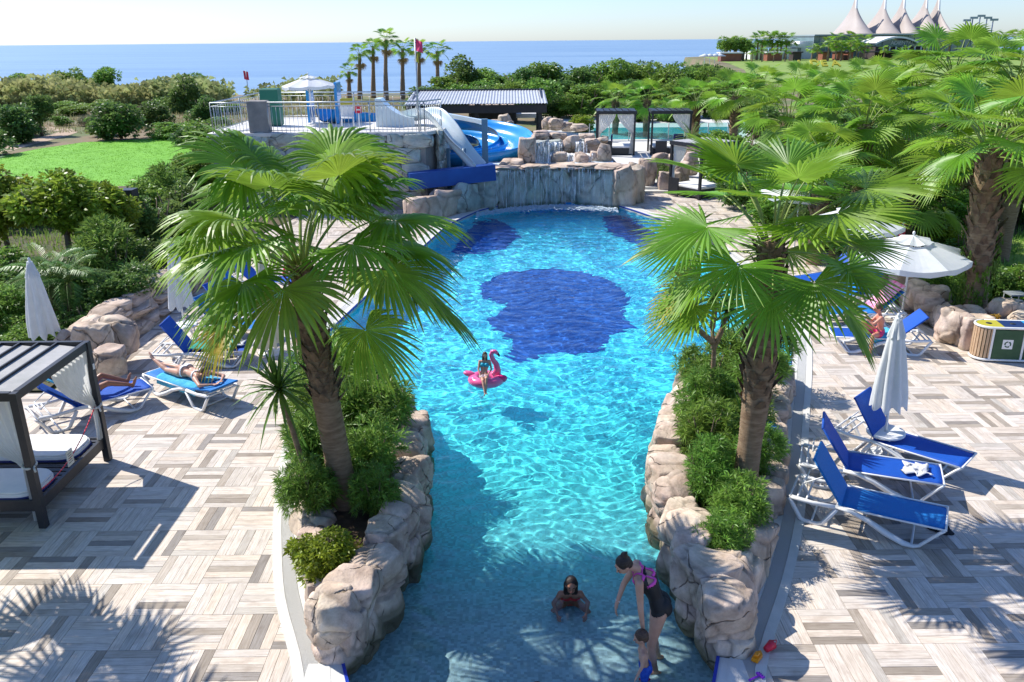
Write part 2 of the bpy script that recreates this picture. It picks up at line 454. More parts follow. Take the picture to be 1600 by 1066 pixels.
# plank material: colour attribute x fine grain along the plank
mpk = bpy.data.materials.new('wood_look_tile'); mpk.use_nodes = True
t = mpk.node_tree; p = t.nodes['Principled BSDF']; L = t.links.new
p.inputs['Roughness'].default_value = .55; p.inputs['Specular IOR Level'].default_value = .3
uv = N(t, 'UVMap'); uv.uv_map = 'UV'
mp = N(t, 'Mapping'); mp.inputs['Scale'].default_value = (1.6, 26, 1); L(uv.outputs[0], mp.inputs[0])
n1 = N(t, 'TexNoise', Scale=2.2, Detail=7, Roughness=.65); L(mp.outputs[0], n1.inputs['Vector'])
rp = N(t, 'ValToRGB'); rp.color_ramp.elements[0].position = .3; rp.color_ramp.elements[1].position = .62
rp.color_ramp.elements[0].color = (.66, .62, .57, 1); rp.color_ramp.elements[1].color = (1.04, 1.03, 1.02, 1)
L(n1.outputs[0], rp.inputs[0])
mp3 = N(t, 'Mapping'); mp3.inputs['Scale'].default_value = (2.5, 3.5, 1); L(uv.outputs[0], mp3.inputs[0])
n3 = N(t, 'TexNoise', Scale=1.6, Detail=5, Roughness=.6); L(mp3.outputs[0], n3.inputs['Vector'])
rp3 = N(t, 'ValToRGB'); rp3.color_ramp.elements[0].position = .32; rp3.color_ramp.elements[1].position = .5
rp3.color_ramp.elements[0].color = (.82, .79, .77, 1); rp3.color_ramp.elements[1].color = (1, 1, 1, 1)
L(n3.outputs[0], rp3.inputs[0])
va = N(t, 'VertexColor', layer_name='Col')
mx = N(t, 'Mix', data_type='RGBA', blend_type='MULTIPLY'); mx.inputs[0].default_value = 1
mx2 = N(t, 'Mix', data_type='RGBA', blend_type='MULTIPLY'); mx2.inputs[0].default_value = 1
L(va.outputs[0], mx.inputs[6]); L(rp.outputs[0], mx.inputs[7]); L(mx.outputs[2], mx2.inputs[6]); L(rp3.outputs[0], mx2.inputs[7])
L(mx2.outputs[2], p.inputs['Base Color'])
bp = N(t, 'Bump', Strength=.25, Distance=.004); L(n1.outputs[0], bp.inputs['Height']); L(bp.outputs[0], p.inputs['Normal'])
def clip(poly, nx, ny, d):
    out = []
    for i in range(len(poly)):
        a, q = poly[i], poly[(i + 1) % len(poly)]
        da, dq = a[0] * nx + a[1] * ny - d, q[0] * nx + q[1] * ny - d
        if da >= 0: out.append(a)
        if (da >= 0) != (dq >= 0):
            s = da / (da - dq); out.append((a[0] + (q[0] - a[0]) * s, a[1] + (q[1] - a[1]) * s))
    return out
rs = random.Random(5)
LIGHT = [(.68, .595, .50), (.71, .63, .54), (.66, .60, .53), (.73, .66, .58), (.68, .59, .49), (.64, .58, .51)]
DARK = [(.34, .29, .235), (.39, .335, .275), (.31, .28, .25), (.45, .39, .32), (.50, .44, .37), (.54, .50, .44)]
def plank_mesh(poly, col, u0, along):
    n = len(poly)
    zt = rs.uniform(-.0012, .0012)
    cx_ = sum(q[0] for q in poly) / n; cy_ = sum(q[1] for q in poly) / n
    vs = [(q[0], q[1], zt) for q in poly] + [(q[0], q[1], -.0115) for q in poly]
    fs = [tuple(range(n))] + [(i, n + i, n + (i + 1) % n, (i + 1) % n) for i in range(n)]
    uvs = [((q[0], q[1]) if along == 0 else (q[1], q[0])) for q in poly]
    uvs = [(a + u0, c + u0 * 3.7) for a, c in uvs]
    return vs, fs, uvs * 2, col
T, NP = .6, 5
planks = []
for side, x0, x1 in ((0, -9.9, -1.8), (1, 2.1, 13.2)):
    for iy in range(int((37.0 - 5.7) / T)):
        for ix in range(int((x1 - x0) / T) + 1):
            X0, Y0 = (x0 + ix * T, 5.7 + iy * T)
            vert = (ix + iy) % 2 == 0
            if side == 0 and X0 < -8.75 and Y0 > 14.3: continue
            # dark planks: one or two of five
            nd = rs.choice([1, 1, 2, 2, 2, 0])
            dk = set(rs.sample(range(NP), nd))
            for k in range(NP):
                gsp = .0025
                if vert: q = [(X0 + k * T / NP + gsp, Y0 + gsp), (X0 + (k + 1) * T / NP - gsp, Y0 + gsp), (X0 + (k + 1) * T / NP - gsp, Y0 + T - gsp), (X0 + k * T / NP + gsp, Y0 + T - gsp)]
                else: q = [(X0 + gsp, Y0 + k * T / NP + gsp), (X0 + T - gsp, Y0 + k * T / NP + gsp), (X0 + T - gsp, Y0 + (k + 1) * T / NP - gsp), (X0 + gsp, Y0 + (k + 1) * T / NP - gsp)]
                ym = sum(a[1] for a in q) / 4
                if ym < 34.4:
                    if side == 0:
                        xe = XL(ym); sl = (XL(ym + .3) - XL(ym - .3)) / .6
                        nx, ny = -1, sl; d = -(xe - .12) + sl * ym
                    else:
                        xe = XR(ym); sl = (XR(ym + .3) - XR(ym - .3)) / .6
                        nx, ny = 1, -sl; d = (xe + .12) - sl * ym
                    q = clip(q, nx, ny, d)
                    if len(q) < 3: continue
                elif side == 0 and X0 > -3: continue
                base = rs.choice(DARK if k in dk else LIGHT); j = rs.uniform(.92, 1.07)
                planks.append(plank_mesh(q, tuple(c * j for c in base), rs.uniform(0, 50), 1 if vert else 0) + (X0 * X0 * .25 + Y0 * Y0, q))
def in_view(q):
    x = sum(a[0] for a in q) / len(q); y = sum(a[1] for a in q) / len(q)
    zc = y * math.cos(TILT) + CAM_H * math.sin(TILT)
    yy = (-y * math.sin(TILT) + CAM_H * math.cos(TILT)) / zc
    return abs(x / zc * FPX) < 800 and yy * FPX < 540
planks.sort(key=lambda a: (not in_view(a[5]), a[4]))
def plank_obj(sel, name, kind=None):
    vs = []; fs = []; cols = []; uvs = []
    for v, f, u, c, *_ in sel:
        o = len(vs); vs += v; fs += [tuple(i + o for i in q) for q in f]; cols += [c] * len(v); uvs += u
    me = bpy.data.meshes.new(name); me.from_pydata(vs, [], fs); me.materials.append(mpk)
    a = me.color_attributes.new('Col', 'FLOAT_COLOR', 'POINT')
    a.data.foreach_set('color', [x for c in cols for x in (*c, 1)])
    ul = me.uv_layers.new(name='UV')
    li = np.zeros(len(me.loops), dtype=np.int32); me.loops.foreach_get('vertex_index', li)
    ul.data.foreach_set('uv', np.array(uvs, dtype=np.float32)[li].ravel())
    o = bpy.data.objects.new(name, me); C.objects.link(o); o.parent = deck
    if kind: o['kind'] = kind
for q in planks[:300]: plank_obj([q], 'plank')
plank_obj(planks[300:], 'deck_planks', 'stuff')
# coping: pale strip with a drain grating, left and right of the pool
m_cope = mat('pale_coping_stone', (.66, .64, .58), (.58, .57, .52), 5, .7, .3, 60)
m_grate = mat('drain_grating', (.56, .55, .51), (.64, .63, .58), 40, .6, .9, 220, stretch=(1, 18, 1))
m_blueline = mat('navy_edge_tile', (.01, .035, .30), (.015, .05, .38), 20, .3)
def strip(S, off0, off1, z0, z1, y_lo=5.2, y_hi=99):
    bm = MB(); P = []
    for i, (x, y) in enumerate(S):
        if not (y_lo <= y <= y_hi): continue
        a = Vector(S[max(i - 1, 0)]); c = Vector(S[min(i + 1, len(S) - 1)])
        d = (c - a).normalized(); nrm = Vector((-d.y, d.x)) if S is SL else Vector((d.y, -d.x))
        P.append((Vector((x, y)) + nrm * off0, Vector((x, y)) + nrm * off1))
    for (a0, a1), (c0, c1) in zip(P[:-1], P[1:]):
        vs = [(a0.x, a0.y, z1), (a1.x, a1.y, z1), (c1.x, c1.y, z1), (c0.x, c0.y, z1), (a0.x, a0.y, z0), (a1.x, a1.y, z0), (c1.x, c1.y, z0), (c0.x, c0.y, z0)]
        bm.add(vs, [(0, 1, 2, 3) if S is SR else (3, 2, 1, 0), (0, 4, 7, 3), (1, 2, 6, 5)])
    return bm
for S in (SL, SR):
    cp = strip(S, -.02, .09, -.2, .016).build('coping', m_cope, kind='structure')
    strip(S, .094, .25, -.010, .010).build('drain_grating', m_grate, cp)
    strip(S, .254, .37, -.010, .014).build('coping_edge', m_cope, cp)
    strip(S, -.045, -.022, -.035, .004, 14.5).build('edge_tile', m_blueline, cp)
# far coping along the waterfall side
# ------------------------------------------------------------------ pool floor, walls
def floor_z(y):
    return float(np.interp(y, [5, 6.4, 7.5, 9.0, 11.0, 14.0, 17.0, 36], [-.22, -.30, -.38, -.55, -.85, -1.2, -1.4, -1.5]))
mf = bpy.data.materials.new('pool_mosaic'); mf.use_nodes = True
t = mf.node_tree; p = t.nodes['Principled BSDF']; L = t.links.new
p.inputs['Roughness'].default_value = .5
va = N(t, 'VertexColor', layer_name='Col'); tc = N(t, 'TexCoord')
vo = N(t, 'TexVoronoi', Scale=26.0); vo.distance = 'CHEBYCHEV'; vo.inputs['Randomness'].default_value = .15
L(tc.outputs['Object'], vo.inputs['Vector'])
sp = N(t, 'SeparateColor'); L(vo.outputs['Color'], sp.inputs[0])
mr = N(t, 'MapRange'); mr.inputs['To Min'].default_value = .72; mr.inputs['To Max'].default_value = 1.22; L(sp.outputs[0], mr.inputs[0])
mx = N(t, 'Mix', data_type='RGBA', blend_type='MULTIPLY'); mx.inputs[0].default_value = 1
L(va.outputs[0], mx.inputs[6]); L(mr.outputs[0], mx.inputs[7]); L(mx.outputs[2], p.inputs['Base Color'])
nx_, ny_ = 130, 330
ysf = np.linspace(5.2, 34.6, ny_)
V = []; col = []
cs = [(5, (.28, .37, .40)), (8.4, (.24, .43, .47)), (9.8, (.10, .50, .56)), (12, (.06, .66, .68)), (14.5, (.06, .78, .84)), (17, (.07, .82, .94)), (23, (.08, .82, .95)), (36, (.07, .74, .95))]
for y in ysf:
    l, r_ = XL(y), XR(y)
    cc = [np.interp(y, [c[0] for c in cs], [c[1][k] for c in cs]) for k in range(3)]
    for i in range(nx_):
        x = l + (r_ - l) * i / (nx_ - 1)
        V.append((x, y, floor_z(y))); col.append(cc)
I = np.arange(nx_ * ny_).reshape(ny_, nx_)
F = np.stack([I[:-1, :-1].ravel(), I[:-1, 1:].ravel(), I[1:, 1:].ravel(), I[1:, :-1].ravel()], 1)
pf = obj('pool_floor', np_mesh('pool_floor', V, F, mf, col=col), kind='structure')
wv = []; wf = []; wc = []
for S in (SL, SR):
    for i, (x, y) in enumerate(S):
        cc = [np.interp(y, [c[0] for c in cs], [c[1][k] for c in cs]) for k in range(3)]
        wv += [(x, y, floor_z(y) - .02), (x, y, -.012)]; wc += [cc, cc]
    o = len(wv) - 2 * len(S)
    for i in range(len(S) - 1): wf.append((o + 2 * i, o + 2 * i + 2, o + 2 * i + 3, o + 2 * i + 1))
o = len(wv); wv += [(SL[-1][0], 34.6, -1.6), (SR[-1][0], 34.6, -1.6), (SR[-1][0], 34.6, 0), (SL[-1][0], 34.6, 0)]; wc += [(.01, .3, .8)] * 4; wf.append((o, o + 1, o + 2, o + 3))
pw = obj('pool_wall', np_mesh('pool_wall', wv, wf, mf, col=wc), kind='structure')
m_navy = mat('dark_blue_tile', (.002, .075, .36), (.003, .10, .44), 9, .5, detail=6)
def dark_shape(pix, seed):
    rr = random.Random(seed); P = []
    for i in range(len(pix)):
        a, c = pix[i], pix[(i + 1) % len(pix)]
        A = at_floor(a[0], a[1], -1.3); A = at_floor(a[0], a[1], floor_z(A.y) + .006)
        B = at_floor(c[0], c[1], -1.3); B = at_floor(c[0], c[1], floor_z(B.y) + .006)
        n = max(2, int((B - A).length / .10))
        for k in range(n):
            q = A.lerp(B, k / n)
            x = round((q.x + rr.uniform(-.07, .07)) / .05) * .05; y = round((q.y + rr.uniform(-.07, .07)) / .05) * .05
            x = min(max(x, XL(y) + .01), XR(y) - .01)
            if P and abs(P[-1][0] - x) < 1e-5 and abs(P[-1][1] - y) < 1e-5: continue
            P.append((x, y))
    bm_ = MB(); bm_.add([(x, y, floor_z(y) + .006) for x, y in P], [tuple(range(len(P)))])
    return bm_.build('dark_tile_shape', m_navy, pf)
D = [dark_shape([(748, 445), (790, 425), (865, 418), (920, 427), (962, 442), (985, 466), (972, 492), (996, 512), (955, 522), (942, 545), (905, 552), (860, 550), (812, 568), (795, 550), (800, 530), (772, 515), (764, 500), (792, 476), (755, 466)], 1),
     dark_shape([(745, 346), (770, 341), (800, 355), (812, 371), (790, 389), (745, 396), (705, 396), (722, 370)], 2),
     dark_shape([(940, 336), (978, 336), (1000, 350), (985, 366), (1012, 378), (1060, 393), (1120, 402), (1100, 412), (1040, 398), (985, 378), (950, 362)], 3),
     dark_shape([(1125, 572), (1150, 566), (1200, 572), (1200, 600), (1140, 600)], 4),
     dark_shape([(540, 583), (575, 577), (600, 588), (580, 596), (540, 600)], 5)]
for o in [pf, pw] + D: o.cycles.is_caustics_receiver = True
# ------------------------------------------------------------------ water surface (real waves, real caustics)
gnx, gny = 290, 1000
ys = 5.2 + (34.6 - 5.2) * (np.linspace(0, 1, gny) ** 1.35)
XLs = np.array([XL(y) + .012 for y in ys]); XRs = np.array([XR(y) - .012 for y in ys])
u = np.linspace(0, 1, gnx)
X = XLs[:, None] + (XRs - XLs)[:, None] * u[None, :]
Y = np.repeat(ys[:, None], gnx, 1)
rg = np.random.RandomState(3); Z = np.zeros_like(X)
wx = X + .35 * np.sin(Y * .7) + .25 * np.sin(Y * 1.9 + X * .7) ; wy = Y + .3 * np.sin(X * .9 + 1) + .22 * np.sin(X * 2.3 + Y * .4)
for i in range(64):
    lam = rg.uniform(.13, .30) if i % 2 else rg.uniform(.25, .8); a = rg.normal(1.3, .9); k = 6.283 / lam
    Z += (.0022 if i % 2 else .0018) * lam ** 1.15 * np.sin(k * (wx * math.cos(a) + wy * math.sin(a)) + rg.uniform(0, 6.28)) * (1 + .6 * np.sin(.5 * X * math.cos(3 * a) + .6 * Y + i))
calm = np.interp(Y, [5, 8, 11, 15, 26, 32, 34.6], [.5, .75, .9, 1.05, 1.0, 1.3, 2.0])
Z = Z * calm
for (cx_, cy_, am, lam, dec) in ((1.35, 7.45, .003, .22, .5), (.69, 8.5, .004, .2, .4), (1.2, 33.0, .02, .5, 2.2), (3.0, 33.0, .02, .45, 2.2), (0, 33.0, .02, .55, 2.2)):
    rr = np.sqrt((X - cx_) ** 2 + (Y - cy_) ** 2)
    Z += am * np.sin(6.283 * rr / lam) * np.exp(-rr / dec)
V = np.stack([X.ravel(), Y.ravel(), Z.ravel() + WATER_Z], 1)
I = np.arange(gnx * gny).reshape(gny, gnx)
F = np.stack([I[:-1, :-1].ravel(), I[:-1, 1:].ravel(), I[1:, 1:].ravel(), I[1:, :-1].ravel()], 1)
mw = bpy.data.materials.new('pool_water'); mw.use_nodes = True
t = mw.node_tree; t.nodes.clear()
ou = N(t, 'OutputMaterial'); gl = N(t, 'BsdfGlass'); gl.inputs['IOR'].default_value = 1.33; gl.inputs['Roughness'].default_value = 0
gl.inputs['Color'].default_value = (1, 1, 1, 1)
t.links.new(gl.outputs[0], ou.inputs[0])
water = obj('pool_water', np_mesh('pool_water', V, F, mw, smooth=True), kind='structure')
water.cycles.is_caustics_caster = True
# ------------------------------------------------------------------ vegetation builders
def frond_mesh(name, inc, seed, weep=1.0, nseg=40, lp=1.35, dry=False, span=128, leafmat=None):
    """fan leaf heading +X: petiole of length lp, blade of radius about 1"""
    rr = random.Random(seed)
    pts = []; p = Vector((0, 0, 0)); a = R(inc); n = 7
    for i in range(n + 1):
        pts.append(p.copy())
        p = p + Vector((math.cos(a), 0, math.sin(a))) * (lp / n)
        a -= R(rr.uniform(3.0, 5.5)) * (1 if inc > -30 else .3)
    d = Vector((math.cos(a - R(8)), 0, math.sin(a - R(8)))); nn = Vector((-d.z, 0, d.x)); s = Vector((0, 1, 0))
    roll = rr.uniform(-.35, .35)
    q = Matrix.Rotation(roll, 3, d); nn = q @ nn; s = q @ s
    hub = pts[-1]
    M = MB(); M.tube(pts, [.028 - .012 * i / n for i in range(n + 1)], 5, m=1, flat=.6)
    cols = [(1, 1, 1)] * len(M.v)
    rst = [.02, .22, .42, .56, .70, .84, 1.0]
    dphi = 2 * R(span) / nseg
    tint = rr.uniform(.85, 1.15)
    for j in range(nseg):
        ph = -R(span) + (j + .5) * dphi
        ln = 1.0 - .22 * (abs(ph) / R(span)) ** 2 + rr.uniform(-.05, .04)
        split = (.62 if weep > 1 else .52) + rr.uniform(-.05, .07)
        lv = rr.uniform(.8, 1.2) * tint
        wob = rr.uniform(-.03, .03); dr = rr.uniform(.75, 1.35) * weep
        bend_s = rr.uniform(-.06, .06)
        vs = []; L0 = len(M.v)
        for r in rst:
            rd = r * ln
            cu = .18 * abs(math.sin(ph)) * r * r           # blade folded upwards at the sides
            ax = d * math.cos(ph + wob * r) + s * math.sin(ph + wob * r)
            base = hub + ax * rd + nn * cu - d * .0
            base = base + s * bend_s * max(0, r - .5)
            drop = dr * .55 * max(0, r - .38) ** 1.9 + .06 * r * r
            base = base - Vector((0, 0, 1)) * drop
            if r <= split + .02: w_ = rd * math.tan(dphi / 2) * 1.02
            else:
                k = (r - split) / (1 - split)
                w_ = split * ln * math.tan(dphi / 2) * (1 - k) ** .65 * 1.0 + .0015
            tang = (-d * math.sin(ph) + s * math.cos(ph))
            fold = w_ * .55
            hang = max(0, r - .5)
            vs += [base - tang * w_ , base + nn * fold * (1 if r < .5 else 1) - Vector((0, 0, 0)), base + tang * w_]
            br = lv * (1.12 if r < .2 else 1.0)
            tipc = max(0, (r - .8) / .2)
            c = (br * (1 + .5 * tipc), br * (1 + .22 * tipc), br * (1 + .3 * tipc))
            cols += [c, tuple(x * 1.06 for x in c), c]
        fs = []
        for i in range(len(rst) - 1):
            o = i * 3
            fs += [(o, o + 1, o + 4, o + 3), (o + 1, o + 2, o + 5, o + 4)]
        M.add(vs, fs, 0)
    me = M.mesh(name, [leafmat or (m_dryfrond if dry else m_frond), m_petiole])
    a_ = me.color_attributes.new('Col', 'FLOAT_COLOR', 'POINT')
    a_.data.foreach_set('color', [x for c in cols for x in (*c, 1)])
    return me
INCS = [78, 58, 40, 22, 4, -16, -38, -62]
FR = {}
for style, wp, ns in (('weeping', 1.25, 42), ('stiff', .35, 34), ('mid', .7, 30)):
    FR[style] = [[frond_mesh('fan_leaf', i, hash((style, i)) % 1 + 17 * k + abs(i) + ns, wp, ns) for k in range(2)] for i in INCS]
FR['dry'] = [[frond_mesh('dry_fan_leaf', -68, 3, .9, 26, dry=True, span=100)], [frond_mesh('dry_fan_leaf', -80, 8, .9, 26, dry=True, span=90)]]
def trunk_mesh(path, rads, boots_from=None, seed=0, ring=.09, nb=0):
    """ringed trunk; above boots_from the stubs of old leaf bases stick out"""
    P = [Vector(p) for p in path]; M = MB(); rr = random.Random(seed)
    # resample
    L = [0]
    for a, b_ in zip(P[:-1], P[1:]): L.append(L[-1] + (b_ - a).length)
    n = max(10, int(L[-1] / ring * 2)); pts = []; rd = []
    for i in range(n + 1):
        s_ = L[-1] * i / n
        x = [float(np.interp(s_, L, [p[k] for p in P])) for k in range(3)]
        r = float(np.interp(s_, L, rads)) * (1 + (.035 if i % 2 else -.02) + rr.uniform(-.01, .01))
        pts.append(x); rd.append(r)
    M.tube(pts, rd, 16)
    tr = M
    B = None
    if boots_from is not None:
        B = MB(); cnt = nb or 90
        for i in range(cnt):
            f = boots_from + (1 - boots_from) * (i + rr.random()) / cnt
            s_ = L[-1] * f
            c = Vector([float(np.interp(s_, L, [p[k] for p in P])) for k in range(3)]); r = float(np.interp(s_, L, rads))
            az = i * 2.39996; o = Vector((math.cos(az), math.sin(az), 0)); tg = Vector((-o.y, o.x, 0))
            ln = rr.uniform(.10, .20) * (1 + f * .3) * (r / .2); w_ = r * rr.uniform(.30, .5)
            out = rr.uniform(.22, .75)
            b0 = c + o * r * .9; tip = c + o * (r * .95 + ln * out) + Vector((0, 0, ln * .95))
            th = Vector((0, 0, -.02)) - o * .0
            vs = [b0 - tg * w_, b0 + tg * w_, tip + tg * w_ * .35, tip - tg * w_ * .35, b0 + o * .03 + Vector((0, 0, -.01)), tip - o * .045]
            B.add(vs, [(0, 3, 2, 1), (0, 4, 3), (4, 1, 2), (4, 2, 3), (0, 1, 4)])
    return tr, B
def fan_palm(label, base, top, R_blade, style, nf, seed, r0=.2, r1=.16, boots=.55, group=None, rtop=.24, cat='palm tree', dry=0, skip=None, fscale=1.0, ring=.09, incr=(0, 7), name='fan_palm', nb=0):
    t_ = thing(name, label, cat, base, 0, group)
    rr = random.Random(seed)
    rel = Vector(top) - Vector(base)
    mid = rel * .5 + Vector((rr.uniform(-.06, .06), rr.uniform(-.06, .06), 0))
    path = [(0, 0, -.1), tuple(mid * .5), tuple(mid), tuple(mid.lerp(rel, .5)), tuple(rel)]
    rads = [r0 * 1.15, r0, r1 if boots is None or boots > .5 else rtop, rtop if boots is not None else r1 * .9, rtop * .8 if boots is not None else r1 * .8]
    tr, B = trunk_mesh(path, rads, boots, seed, ring, nb)
    tr.build('trunk', m_bark, t_)
    if B: B.build('old_leaf_bases', m_boot, t_, kind='stuff')
    for i in range(nf):
        f = (i + .5) / nf
        ci = int(incr[0] + f ** .85 * (incr[1] - incr[0] + .999)); ci = min(ci, 7)
        az = i * 2.39996 + rr.uniform(-.2, .2)
        if skip and skip(az % (2 * math.pi), ci): continue
        me = FR[style][ci][rr.randrange(2)]
        s_ = R_blade * fscale * rr.uniform(.86, 1.1)
        o = obj('frond', me, t_, rel + Vector((math.cos(az) * rtop * .4, math.sin(az) * rtop * .4, -.25 * f)), (rr.uniform(-.12, .12), rr.uniform(-.12, .12), az), s_)
    for i in range(dry):
        az = i * 2.39996 + 1
        obj('dry_frond', FR['dry'][i % 2][0], t_, rel + Vector((math.cos(az) * rtop * .6, math.sin(az) * rtop * .6, -.35)), (0, 0, az), R_blade * rr.uniform(.7, .9))
    return t_
# ---- leaf clouds
def leaf_cloud(name, m, seed, nclump, per, lw, ll, radius=(1, 1, 1), shell=.55, lobes=7, clump_r=.16, up=.4, mode='round', flat_bottom=.0, stem=None):
    """many small leaves in clumps filling an uneven crown of about unit radius; returns a mesh"""
    rs_ = np.random.RandomState(seed)
    # lobes make the outline uneven
    lob = rs_.normal(0, 1, (lobes, 3)); lob /= np.linalg.norm(lob, axis=1)[:, None]
    lob *= rs_.uniform(.25, .62, (lobes, 1)); lr = rs_.uniform(.32, .55, lobes)
    which = rs_.randint(0, lobes, nclump)
    dv = rs_.normal(0, 1, (nclump, 3)); dv /= np.linalg.norm(dv, axis=1)[:, None]
    rad = shell + (1 - shell) * rs_.uniform(0, 1, nclump) ** .5
    cc = lob[which] + dv * (lr[which] * rad)[:, None]
    out = cc / (np.linalg.norm(cc, axis=1)[:, None] + 1e-6)
    keep = cc[:, 2] > -1 + flat_bottom
    cc, out = cc[keep], out[keep]; nclump = len(cc)
    clb = rs_.uniform(.6, 1.35, nclump)
    n = nclump * per
    C0 = np.repeat(cc, per, 0); O = np.repeat(out, per, 0)
    d = rs_.normal(0, 1, (n, 3)); d /= np.linalg.norm(d, axis=1)[:, None]
    d = d + O * .55 + np.array([0, 0, up]); d /= np.linalg.norm(d, axis=1)[:, None]
    base = C0 + d * clump_r * rs_.uniform(0, .9, (n, 1)) * (1 if mode == 'round' else .3)
    side = np.cross(d, rs_.normal(0, 1, (n, 3))); side /= np.linalg.norm(side, axis=1)[:, None]
    L_ = ll * rs_.uniform(.6, 1.25, (n, 1)); W_ = lw * rs_.uniform(.7, 1.2, (n, 1))
    bend = np.array([0, 0, -1]) * L_ * .22
    v0 = base; v1 = base + d * L_ * .45 + side * W_; v2 = base + d * L_ + bend; v3 = base + d * L_ * .45 - side * W_
    V = np.stack([v0, v1, v2, v3], 1).reshape(-1, 3) * np.array(radius)
    F = np.arange(n * 4).reshape(-1, 4)
    b_ = (np.repeat(clb, per) * rs_.uniform(.8, 1.2, n))
    col = np.repeat(b_, 4)[:, None] * np.array([[1, 1, 1]]) * (1 + rs_.uniform(-.08, .08, (n * 4, 3)) * np.array([1, .3, 1]))
    return np_mesh(name, V, F, m, col=col)
def branches_mesh(name, m, seed, n=7, r=.06, spread=.6, h=1.0):
    rr = random.Random(seed); M = MB()
    for i in range(n):
        a = i * 2.4 + rr.uniform(-.4, .4); s_ = spread * rr.uniform(.4, 1)
        M.tube([(0, 0, 0), (math.cos(a) * s_ * .25, math.sin(a) * s_ * .25, h * .35), (math.cos(a) * s_ * .7, math.sin(a) * s_ * .7, h * .72), (math.cos(a) * s_, math.sin(a) * s_, h * rr.uniform(.85, 1.1))], [r, r * .7, r * .45, r * .18], 5)
    return M.mesh(name, m)
VEG = {}
def veg(key, *a, **k):
    if key not in VEG: VEG[key] = leaf_cloud(*a, **k)
    return VEG[key]
OLE = [leaf_cloud('oleander_foliage', l_green, 20 + k, 420, 13, .015, .22, shell=.5, clump_r=.05, up=.5, lobes=9, flat_bottom=.2) for k in range(3)]
OLED = [leaf_cloud('dark_foliage', l_dark, 30 + k, 520, 12, .032, .11, shell=.5, clump_r=.1, lobes=9) for k in range(2)]
CRN = [leaf_cloud('broad_foliage', l_mid, 40 + k, 620, 12, .035, .12, shell=.55, clump_r=.11, lobes=10, up=.1) for k in range(3)]
CRL = [leaf_cloud('lime_foliage', l_lime, 50 + k, 620, 12, .035, .13, shell=.55, clump_r=.11, lobes=10, up=.1) for k in range(2)]
FARB = [leaf_cloud('far_foliage', l_mid, 60 + k, 420, 9, .045, .13, shell=.5, clump_r=.12, lobes=9, up=.2) for k in range(3)]
FARD = [leaf_cloud('far_dark_foliage', l_dark, 70 + k, 420, 9, .045, .13, shell=.5, clump_r=.12, lobes=9, up=.2) for k in range(2)]
OLV = [leaf_cloud('olive_foliage', l_olive, 80 + k, 360, 10, .02, .16, shell=.5, clump_r=.1, lobes=8, up=.6) for k in range(2)]
BRN = [branches_mesh('branches', m_wood, 5 + k) for k in range(3)]
def bush(label, loc, size, fol, cat='bush', group=None, name='bush', k=None, stems=True):
    """foliage centred at half height, standing on loc"""
    rr = random.Random(int(abs(loc[0] * 31 + loc[1] * 17) * 10))
    sx, sy, sz = size
    t_ = thing(name, label, cat, loc, rr.uniform(0, 6.28), group)
    me = fol[rr.randrange(len(fol)) if k is None else k]
    obj('foliage', me, t_, (0, 0, sz * .48), None, (sx, sy, sz * .62))
    if stems: obj('stem', BRN[rr.randrange(3)], t_, (0, 0, 0), None, (sx * .8, sy * .8, sz * .8))
    return t_
def tree(label, loc, h, rad, fol, cat='tree', group=None, name='tree', th=None, tr=.1, lean=0):
    rr = random.Random(int(abs(loc[0] * 13 + loc[1] * 7) * 10))
    t_ = thing(name, label, cat, loc, rr.uniform(0, 6.28), group)
    th = th if th is not None else h - rad * 1.5
    M = MB(); M.tube([(0, 0, -.1), (lean * .3, .02, th * .5), (lean, 0, th), (lean * 1.1, .05, th + rad * .5)], [tr * 1.3, tr, tr * .8, tr * .4], 9)
    for i in range(5):
        a = i * 1.3; M.tube([(lean, 0, th * .85), (lean + math.cos(a) * rad * .35, math.sin(a) * rad * .35, th + rad * .3), (lean + math.cos(a) * rad * .65, math.sin(a) * rad * .65, th + rad * .7)], [tr * .6, tr * .35, tr * .12], 6)
    M.build('trunk', m_wood, t_)
    ch = h - th * .85
    obj('crown', fol[rr.randrange(len(fol))], t_, (lean, 0, h - ch * .52), None, (rad, rad * .95, ch * .62))
    return t_
# ---- sword-leaved rosette (yucca), feather palm (cycad, areca, date)
def rosette_mesh(name, seed, n=70, ln=.6, w_=.022, m=None, droop=.5, lo=-40, hi=85):
    rr = random.Random(seed); M = MB(); cols = []
    for i in range(n):
        el = R(lo + (hi - lo) * (i / n) ** .8); az = i * 2.39996 + rr.uniform(-.2, .2)
        L_ = ln * rr.uniform(.75, 1.1); o = Vector((math.cos(az), math.sin(az), 0)); tg = Vector((-o.y, o.x, 0))
        vs = []; b_ = rr.uniform(.7, 1.3)
        for k in range(4):
            f = k / 3
            p = o * math.cos(el) * L_ * f + Vector((0, 0, math.sin(el) * L_ * f - droop * L_ * f * f * .35 * math.cos(el)))
            ww = w_ * (1 - f) ** .6 * (.7 + .6 * min(1, f * 3)) if k < 3 else .001
            vs += [p - tg * ww, p + Vector((0, 0, -ww * .4)), p + tg * ww]; cols += [(b_, b_, b_)] * 3
        M.add(vs, [(a * 3 + q, a * 3 + q + 1, a * 3 + q + 4, a * 3 + q + 3) for a in range(3) for q in range(2)])
    me = M.mesh(name, m or l_sword)
    a_ = me.color_attributes.new('Col', 'FLOAT_COLOR', 'POINT'); a_.data.foreach_set('color', [x for c in cols for x in (*c, 1)])
    return me
ROS = [rosette_mesh('sword_leaves', k, droop=1.2 if k == 0 else .5) for k in range(3)]
